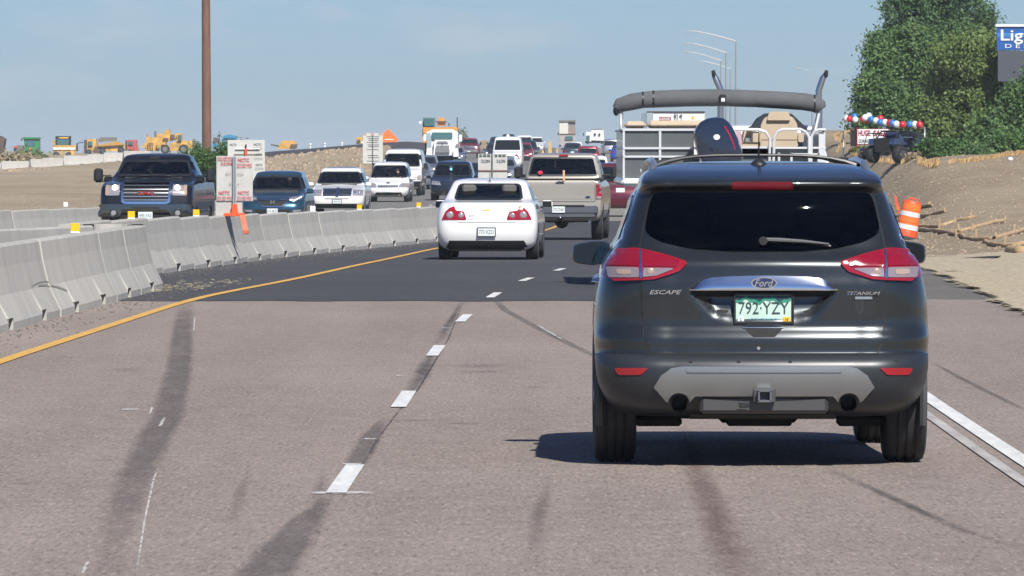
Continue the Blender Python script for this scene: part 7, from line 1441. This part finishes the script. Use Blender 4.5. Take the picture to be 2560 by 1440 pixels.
# pale mound between the red pickup and the queue
b = MB(); vs = [];
for i, (x, y) in enumerate(z3([(1755, 520), (1770, 410), (1800, 392), (1860, 388), (1890, 420), (1900, 520)])): q = ray(x, y, 800); vs += [(q.x, 800, q.z), (q.x, 812, q.z)]
b.add(vs, [(2 * i, 2 * i + 2, 2 * i + 3, 2 * i + 1) for i in range(5)] + [(0, 2, 4, 6, 8, 10)]); b.obj('earth_mound', DIRT, kind='structure', label='pale earth mound beyond the oncoming queue')

# ------------------------------------------------------------------ right bank: drum, marker, wattles, stakes
bq = ground_at(2263, 600, 120, 260); DD = bq.y; gz = bq.z; r = empty('traffic_drum', (bq.x, DD, gz + .07), 0, 'orange and white striped traffic drum leaning on its black base', 'traffic drum', rot=(0, R(11.5), 0))
sD = sc(DD); H_ = 92 / sD; rb = 29 / sD; prof = lambda z: rb * (1 - .20 * z / H_)
b = MB(); b.lathe([(0, prof(0)), (.02, prof(0)), (H_ * .20, prof(.2 * H_)), (H_ * .21, prof(.21 * H_) * .985), (H_ * .40, prof(.4 * H_) * .985), (H_ * .41, prof(.41 * H_)), (H_ * .56, prof(.56 * H_)), (H_ * .57, prof(.57 * H_) * .985), (H_ * .74, prof(.74 * H_) * .985), (H_ * .75, prof(.75 * H_)), (H_ * .96, prof(.96 * H_)), (H_, prof(H_) * .86)], 'z', n=28); dr = b.obj('drum_body', ORG, r)
for z0, z1, m_ in ((.215, .345, WHB), (.345, .40, ORB), (.415, .56, ORB), (.575, .70, WHB), (.70, .745, ORB), (.76, .93, ORB)):
    b = MB(); b.lathe([(H_ * z0, prof(H_ * z0) + .004), (H_ * z1, prof(H_ * z1) + .004)], 'z', n=28, cap=False); b.obj('reflective_band', m_, dr)
b = MB(); b.tube([(-.10, 0, H_ - .01), (-.09, 0, H_ + .06), (.09, 0, H_ + .06), (.10, 0, H_ - .01)], .02, 6); b.obj('handle', ORG, dr); b = MB(); b.lathe([(-.06, rb * 1.45), (-.02, rb * 1.5), (.03, rb * 1.25)], 'z', n=20); b.obj('rubber_base', M('base_rubber', (.035, .035, .04), .8), r)
q = ray(2243, 532, 205); r = empty('marker_panel', (q.x, 205, G(q.x, 205)), 0, 'thin orange marker panel leaning behind the traffic drum', 'marker'); TR(r, 'panel', [(2244, 533), (2251, 533), (2244, 503), (2240, 488), (2236, 490), (2238, 505)], 205, .03, ORG); TR(r, 'stripe', [(2243, 526), (2249, 526), (2247, 517), (2241, 519)], 204.97, .02, ORB)
ze = lambda P: ZP(2240, 460, 4.235, P); WAT = M('straw_wattle', (.42, .30, .17), .95, var=.3, vscale=9, bump=.6, bscale=30, dark=(.31, .21, .12)); STK = M('stake_wood', (.40, .29, .16), .8, var=.15)
WL = [([(190, 460), (260, 458), (330, 458), (400, 462), (460, 455), (640, 405), (760, 378), (842, 358)], 'uppermost right-hand straw wattle running up from the traffic drum', [(290, 430, 385), (460, 475, 362), (622, 420, 350), (790, 352, 300)]),
      ([(232, 488), (400, 505), (520, 522), (640, 523), (780, 490), (900, 452), (1030, 420), (1165, 396)], 'long straw wattle curving from the drum base up the slope', [(662, 505, 420), (812, 487, 418), (1155, 395, 338)]),
      ([(560, 530), (700, 560), (740, 590), (900, 600), (1040, 590), (1150, 560), (1260, 530), (1370, 490)], 'middle straw wattle with frayed dark left end', [(638, 560, 480), (848, 560, 475), (1055, 552, 508), (1253, 515, 425)]),
      ([(930, 620), (1000, 650), (1150, 668), (1260, 662), (1370, 650)], 'lower straw wattle near the right edge of the photo', [(1155, 632, 552)]),
      ([(1185, 730), (1250, 742), (1310, 748), (1375, 745)], 'lowest thick straw wattle cut by the right edge', [(1245, 715, 622), (1300, 680, 640), (1350, 715, 672)]),
      ([(240, 352), (330, 345), (420, 322), (520, 300)], 'thin straw wattle higher up the slope behind the drum', [(515, 300, 250)]),
      ([(240, 245), (300, 243), (385, 235)], 'short topmost straw wattle by two stakes', [(345, 240, 192), (362, 240, 178)]),
      ([(-60, 372), (0, 352), (60, 345), (180, 340)], 'straw wattle between the car roof and the drum', [(-110, 330, 270), (-15, 455, 400)])]
for P_, lab, st in WL:
    W_ = [ground_at(x, y, 120, 300) for x, y in ze(P_)]; L0 = W_[0]; r = empty('straw_wattle', L0, 0, lab, 'erosion wattle', 'straw wattles staked on the bank'); b = MB(); rad = .052 if 'thick' not in lab else .10
    pts = []
    for i in range(len(W_) - 1):
        for k in range(4): q = W_[i].lerp(W_[i + 1], k / 4) - L0; pts.append((q.x, q.y, q.z + rad * .6 + random.uniform(-.012, .012)))
    q = W_[-1] - L0; pts.append((q.x, q.y, q.z + rad * .6)); b.tube(pts, [rad * random.uniform(.85, 1.15) * (.5 if i in (0, len(pts) - 1) else 1) for i in range(len(pts))], 9); b.obj('straw_roll', WAT, r)
    for sx, sy0, sy1 in st:
        a_ = ground_at(*ze([(sx, sy0)])[0], 120, 300); h = (sy0 - sy1) / 4.235 / sc(a_.y); b = MB(); b.box((a_.x - L0.x, a_.y - L0.y, a_.z - L0.z + h / 2 - .03), (.042, .025, h + .06), .004, rz=random.uniform(-.4, .4)); b.obj('stake', STK, r)
# dark strip on the verge, a shadow painted as black colour
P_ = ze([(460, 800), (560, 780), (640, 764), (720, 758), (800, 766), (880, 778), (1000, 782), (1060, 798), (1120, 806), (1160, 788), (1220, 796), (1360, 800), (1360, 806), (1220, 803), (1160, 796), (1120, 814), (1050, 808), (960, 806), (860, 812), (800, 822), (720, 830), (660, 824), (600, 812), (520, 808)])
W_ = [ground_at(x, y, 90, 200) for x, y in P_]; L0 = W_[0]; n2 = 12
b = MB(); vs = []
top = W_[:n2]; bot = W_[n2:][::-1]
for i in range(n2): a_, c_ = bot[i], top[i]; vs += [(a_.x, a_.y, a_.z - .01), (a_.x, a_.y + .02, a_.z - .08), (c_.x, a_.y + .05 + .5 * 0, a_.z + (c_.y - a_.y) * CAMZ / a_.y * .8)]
b.add(vs, [(3 * i, 3 * i + 3, 3 * i + 4, 3 * i + 1) for i in range(n2 - 1)] + [(3 * i + 1, 3 * i + 4, 3 * i + 5, 3 * i + 2) for i in range(n2 - 1)]); b.obj('verge_shadow_strip', M('painted_shadow_black', (.022, .02, .018), .95, var=.3, vscale=8), kind='structure', label='dark strip painted as a shadow on the verge')
# fallen picket-like erosion fence along the bank top
FEN = M('fence_straw', (.40, .26, .12), .8, var=.4, vscale=3)
zf = lambda P: ZP(2080, 280, 8, P)
FL = [([(20, 500), (120, 480), (240, 450), (370, 405)], 70, 'farthest run of tan picket fence below the earth ridge'), ([(60, 560), (180, 620), (240, 680), (120, 760), (110, 830)], 90, 'run of tan fence zigzagging down the ridge'), ([(300, 780), (380, 830), (470, 880)], 60, 'short run of tan fence left of the off-road buggies'), ([(530, 930), (640, 940), (760, 930)], 70, 'tan fence in front of the smaller buggy'), ([(850, 980), (1000, 1010), (1150, 1030), (1300, 1045), (1420, 1030), (1520, 1000)], 95, 'long tan fence in front of the larger buggy'), ([(1680, 1040), (1760, 1070), (1900, 1110), (2040, 1100), (2130, 1060)], 150, 'bulging tan fence heap left of the wide bush'), ([(2330, 1030), (2400, 1010), (2480, 980)], 70, 'small tan fence piece under the wide bush'), ([(2540, 1040), (2700, 1010), (2950, 980), (3200, 940), (3450, 890), (3700, 860), (3850, 850)], 95, 'long tan fence along the bank top to the right edge')]
for P_, hz, lab in FL:
    W_ = [ground_at(x, y, 150, 700) for x, y in zf(P_)]; L0 = W_[0]; r = empty('erosion_fence', L0, 0, lab, 'erosion fence', 'tan picket fences along the bank top'); b = MB()
    for i in range(len(W_) - 1):
        L_s = (W_[i + 1] - W_[i]); npk = max(5, int(abs(P_[i + 1][0] - P_[i][0]) / 8 / .8) + 6)
        for k in range(npk):
            q = W_[i].lerp(W_[i + 1], (k + random.random()) / npk) - L0; h = hz / 8 / sc(W_[i].y) * random.uniform(.6, 1.15); lx, ly = random.gauss(.10, .12) * h * 2, random.gauss(0, .35) * h; w_ = 1.1 / sc(W_[i].y); gz = G(q.x + L0.x, q.y + L0.y) - L0.z
            b.add([(q.x - w_, q.y, gz - .02), (q.x + w_, q.y, gz - .02), (q.x + w_ + lx, q.y + ly, gz + h), (q.x - w_ + lx, q.y + ly, gz + h), (q.x - w_, q.y + .02, gz - .02), (q.x + w_, q.y + .02, gz - .02), (q.x + w_ + lx, q.y + ly + .02, gz + h), (q.x - w_ + lx, q.y + ly + .02, gz + h)], [(0, 1, 2, 3), (7, 6, 5, 4), (0, 3, 7, 4), (1, 5, 6, 2), (3, 2, 6, 7)])
    b.obj('pickets', FEN, r, fix=False, kind='stuff')
for i, (x, y0, y1, D) in enumerate(((1720, 880, 740, 246), (1765, 880, 660, 247), (2135, 1000, 700, 245), (2850, 900, 720, 244), (3030, 890, 760, 244), (3760, 860, 590, 243))):
    (px, p0), (_, p1) = zf([(x, y0), (x, y1)]); q = ray(px, p0, D); z0 = G(q.x, D); h = (p0 - p1) / sc(D); r = empty('wooden_post', (q.x, D, z0), 0, 'grey weathered fence post %s from the left along the bank top' % ordn[i], 'post', 'weathered posts on the bank top'); MB().cyl((0, 0, -.1), (random.uniform(-.03, .03), 0, h + .1), .035, n=7).obj('post', M('post_weathered', (.28, .20, .15), .9, var=.3), r)

# off-road buggies for sale
def buggy(px0, px1, py0, py1, D, lab, col, rim):
    s_ = sc(D); W_ = (px1 - px0) / s_; x = ray((px0 + px1) / 2, 380, D).x; z0 = G(x, D); H_ = ray(px0, py0, D).z - z0; r = empty('off_road_buggy', (x, D, z0), R(-38), lab, 'buggy', 'buggies for sale on the bank'); k = W_ / 1.22
    for sx in (-1, 1):
        for y in (-.85, .85):
            b = MB(); rr = .33 * k; b.lathe([(-.13 * k, rr * .55), (-.13 * k, rr * .9), (-.07 * k, rr), (.07 * k, rr), (.13 * k, rr * .9), (.13 * k, rr * .55)], 'x', n=18); b.v = [(v_[0] + sx * .62 * k, v_[1] + y * k, v_[2] + rr) for v_ in b.v]; w_ = b.obj('wheel', RUB, r)
            MB().cyl((sx * .62 * k + sx * .10 * k, y * k, rr), (sx * .62 * k + sx * .14 * k, y * k, rr), rr * .5, n=12).obj('rim', rim, w_)
            for a in range(12): t = a * math.pi / 6; MB  # tread blocks stay in the tyre silhouette
    b = MB(); b.prism([(-1.1 * k, .42 * k), (1.15 * k, .40 * k), (1.25 * k, .62 * k), (.9 * k, .86 * k), (.35 * k, .95 * k), (.3 * k, .60 * k), (-.45 * k, .60 * k), (-.55 * k, .95 * k), (-1.15 * k, .92 * k)], -.36 * k, .36 * k, plane='yz'); b.obj('body', M('buggy_black', (.012, .013, .016), .3, coat=.4), r)
    for sx in (-1, 1):
        b = MB(); b.prism([(.5 * k, .66 * k), (1.28 * k, .62 * k), (1.15 * k, .84 * k), (.6 * k, .92 * k)], sx * .37 * k, sx * .58 * k, plane='yz'); b.obj('fender', col, r); b = MB(); b.prism([(-1.2 * k, .70 * k), (-.5 * k, .70 * k), (-.6 * k, .93 * k), (-1.15 * k, .90 * k)], sx * .37 * k, sx * .58 * k, plane='yz'); b.obj('fender', col, r)
        b = MB(); b.tube([(sx * .42 * k, .45 * k, .85 * k), (sx * .40 * k, .1 * k, H_ * .98), (sx * .40 * k, -.6 * k, H_), (sx * .42 * k, -.95 * k, .85 * k)], .03 * k, 6); b.obj('roll_cage', BLK, r)
    b = MB(); b.tube([(-.40 * k, .1 * k, H_ * .98), (.40 * k, .1 * k, H_ * .98)], .03 * k, 6); b.tube([(-.40 * k, -.6 * k, H_), (.40 * k, -.6 * k, H_)], .03 * k, 6); b.obj('cage_bar', BLK, r)
    b = MB(); b.box((0, -.2 * k, .72 * k), (.7 * k, .4 * k, .14 * k), .03); b.box((0, -.42 * k, .95 * k), (.7 * k, .12 * k, .4 * k), .03); b.obj('seat', M('buggy_seat', (.02, .03, .08), .7), r); MB().prism([(.45 * k, .90 * k), (1.18 * k, .66 * k), (1.18 * k, .70 * k), (.45 * k, .98 * k)], -.28 * k, .28 * k, plane='yz').obj('hood', M('buggy_decal', (.16, .24, .36), .3, coat=1, var=.8, vscale=7, dark=(.01, .015, .03)), r)
    return r
buggy(2170, 2216, 333, 384, 268, 'smaller black off-road buggy with silver wheel beside the sale banner', M('buggy_navy', (.012, .02, .09), .3, coat=.5), SIL)
buggy(2208, 2290, 328, 395, 250, 'larger black and blue off-road buggy in front, right of the smaller one', M('buggy_blue', (.03, .06, .14), .3, coat=.5, var=.7, vscale=5), GREYP)
r = TROOT('pickup_truck', 2262, 272, 'dark vehicle in the shade behind the larger buggy', 'vehicle', z=G(ray(2262, 380, 272).x, 272)); r2_ = r
TR(r, 'body', _rp([(2216, 372), (2312, 376), (2318, 346), (2300, 330), (2226, 326), (2214, 344)], 6), 272, 1.8, M('shade_black', (.012, .014, .02), .35, coat=.4)); TR(r, 'window', _rp([(2232, 345), (2296, 346), (2290, 333), (2236, 331)], 3), 271.9, .1, DGL); wheel_at(r, 2232, 371, 9, 271.6, .3, SIL); wheel_at(r, 2296, 374, 9, 271.6, .3, SIL)
# banner, canopy, litter
q = ray(2171, 361, 275); r = empty('sale_banner', (q.x, 275, G(q.x, 275)), 0, 'white HUGE SALE banner with red letters and red border on the bank', 'banner'); s1 = 275
sheet(r, 'banner_border', 2142, 322, 2222, 362, s1 + .02, .02, REDB); bd = sheet(r, 'banner_sheet', 2143.8, 323, 2221, 360, s1, .015, WHP); txt(r, 'HUGE', 2161, 333, 30, 15, s1, REDB, 0, bd, bold=.04); txt(r, 'SALE', 2200, 333, 34, 15, s1, REDB, 0, bd, bold=.04); txt(r, 'DURING', 2160, 353, 27, 9.5, s1, INK, 0, bd, bold=.03)
for px in (2142, 2222): sheet(r, 'banner_post', px - 1, 318, px + 1, 372, s1 + .05, .05, REDB if px < 2200 else BLKM)
sheet(r, 'dark_panel', 2127, 325, 2141, 366, s1 + .3, .4, BLKM); q = ray(2127, 372, 300); r = empty('thin_rod', (q.x, 300, G(q.x, 300)), 0, 'thin red rod standing left of the sale banner', 'rod'); sheet(r, 'rod', 2126, 318, 2127.3, 372, 300, .03, REDI)
r = TROOT('canopy_tent', 2392, 300, 'white domed canopy behind the bushes under the trees', 'canopy', z=G(ray(2392, 380, 300).x, 300)); TR(r, 'canopy_top', _rp([(2358, 340), (2428, 338), (2424, 318), (2405, 306), (2370, 305), (2357, 314)], 6), 300, 3, WHP); TR(r, 'valance', [(2362, 352), (2428, 350), (2428, 339), (2360, 341)], 300.4, 2, M('valance_dark', (.10, .08, .10), .8, var=.6, vscale=6)); TR(r, 'canopy_band', RC(2362, 322, 2400, 323.2), 299.9, .1, BLKM); TR(r, 'leg', RC(2364, 352, 2366, 385), 300.2, .05, BLKM); TR(r, 'leg', RC(2424, 350, 2426, 385), 300.2, .05, BLKM); TR(r, 'pennant', _rp(RC(2394, 286, 2400, 298), 2), 300.5, .1, WHP)
q = ground_at(2526, 402, 150, 300); r = MB().ball((0, 0, .05), (.09, .08, .07), 8, 0, 5).obj('bucket', WHT, None, loc=q); tag(r, 'small white bag lying on the bank below the right bush', 'bag')
q = ground_at(2230, 352, 150, 400); 
# the string of balloons
BW, BR, BB = M('balloon_white', (.72, .74, .74), .3, coat=.5), M('balloon_red', (.55, .012, .02), .25, coat=.6), M('balloon_blue', (.02, .17, .50), .25, coat=.6)
BL = [(290, 130, 'w', 0), (350, 140, 'r', 0), (465, 155, 'w', 0), (450, 90, 'b', 6), (615, 150, 'r', 1), (680, 160, 'r', 2), (735, 80, 'w', 3), (660, 115, 'w', 5), (790, 150, 'b', 4), (880, 175, 'w', 1), (965, 210, 'b', 0), (975, 130, 'r', 5), (1065, 210, 'w', 3), (1150, 220, 'r', 4), (1205, 225, 'b', 5), (1290, 245, 'w', 1), (1410, 255, 'r', 0), (1560, 250, 'b', 1), (1660, 255, 'w', 2), (1750, 258, 'r', 0)]
pos = []; cn = {'w': 'white', 'r': 'red', 'b': 'blue'}; ct = {}
for i, (x, y, c_, dz) in enumerate(BL):
    px, py = zf([(x, y)])[0]; D = 262 - i * .6 + dz * .3; q = ray(px, py, D); rr = (58 + x / 1750 * 14) / 8 / sc(D); pos.append(q); ct[c_] = ct.get(c_, 0) + 1
    b = MB(); b.ball((0, 0, 0), (rr, rr, rr * 1.08), 16, 0, 10); b.cyl((0, 0, -rr * 1.05), (0, 0, -rr * 1.2), rr * .05, rr * .12, n=6); o = b.obj('balloon', {'w': BW, 'r': BR, 'b': BB}[c_], None, loc=q)
    tag(o, '%s balloon, %s %s one from the left on the string above the buggies' % (cn[c_], ordn[ct[c_] - 1], cn[c_]), 'balloon', 'balloons strung above the bank')
P_ = [ray(2108, 300, 262)] + pos + [ray(2312, 318, 249)]; b = MB(); b.tube([tuple(p_ - P_[0]) for p_ in sorted(P_, key=lambda p_: p_.x)], .008, 4); o = b.obj('balloon_string', WHT, None, loc=P_[0]); tag(o, 'thin string carrying the balloons above the bank', 'string')
for i, p_ in enumerate((P_[0], P_[-1])): b = MB(); z0 = G(p_.x, p_.y); b.cyl((0, 0, 0), (0, 0, p_.z - z0), .02, n=6); o = b.obj('string_pole', GLV, None, loc=(p_.x, p_.y, z0)); tag(o, ('left', 'right')[i] + ' thin pole holding the balloon string', 'pole')
for o in bpy.data.objects:
    if o.name.startswith('temp'): bpy.data.objects.remove(o)

# black tyre scuffs on the near barrier
bpy.context.view_layer.update(); dg_ = bpy.context.evaluated_depsgraph_get(); SCF = M('scuff_rubber', (.22, .215, .20), .9, var=.5, vscale=30)
def scuff(P, wpx):
    c_, s_ = math.cos(TH), math.sin(TH); rows = []; host = None
    for px, py in P:
        row = []
        for k in (-1, 1):
            u = (px - 1280) / FPX; v_ = -(py + k * wpx / 2 - 720) / FPX; d_ = Vector((u, c_ + s_ * v_, -s_ + c_ * v_)).normalized(); h = S.ray_cast(dg_, Vector((0, 0, CAMZ)) + d_ * 45, d_)
            if not h[0] or not h[4].name.startswith('concrete_barrier'): return
            row.append(h[1] + h[2] * .004); host = host or bpy.data.objects[h[4].name]
        rows.append(row)
    L0 = rows[0][0]; b = MB(); b.add([tuple(q - L0) for r_ in rows for q in r_], [(2 * i, 2 * i + 1, 2 * i + 3, 2 * i + 2) for i in range(len(rows) - 1)]); o = b.obj('scuff_mark', SCF); bpy.context.view_layer.update()
    o.parent = host; o.matrix_parent_inverse = host.matrix_world.inverted(); o.location = L0
arc = lambda x0, y0, x1, y1, h_, n_=9: [(x0 + (x1 - x0) * i / n_, y0 + (y1 - y0) * i / n_ - h_ * math.sin(math.pi * i / n_)) for i in range(n_ + 1)]
scuff(arc(96, 714, 168, 727, 5), 4.5); scuff(arc(78, 717, 122, 704, 5), 2);
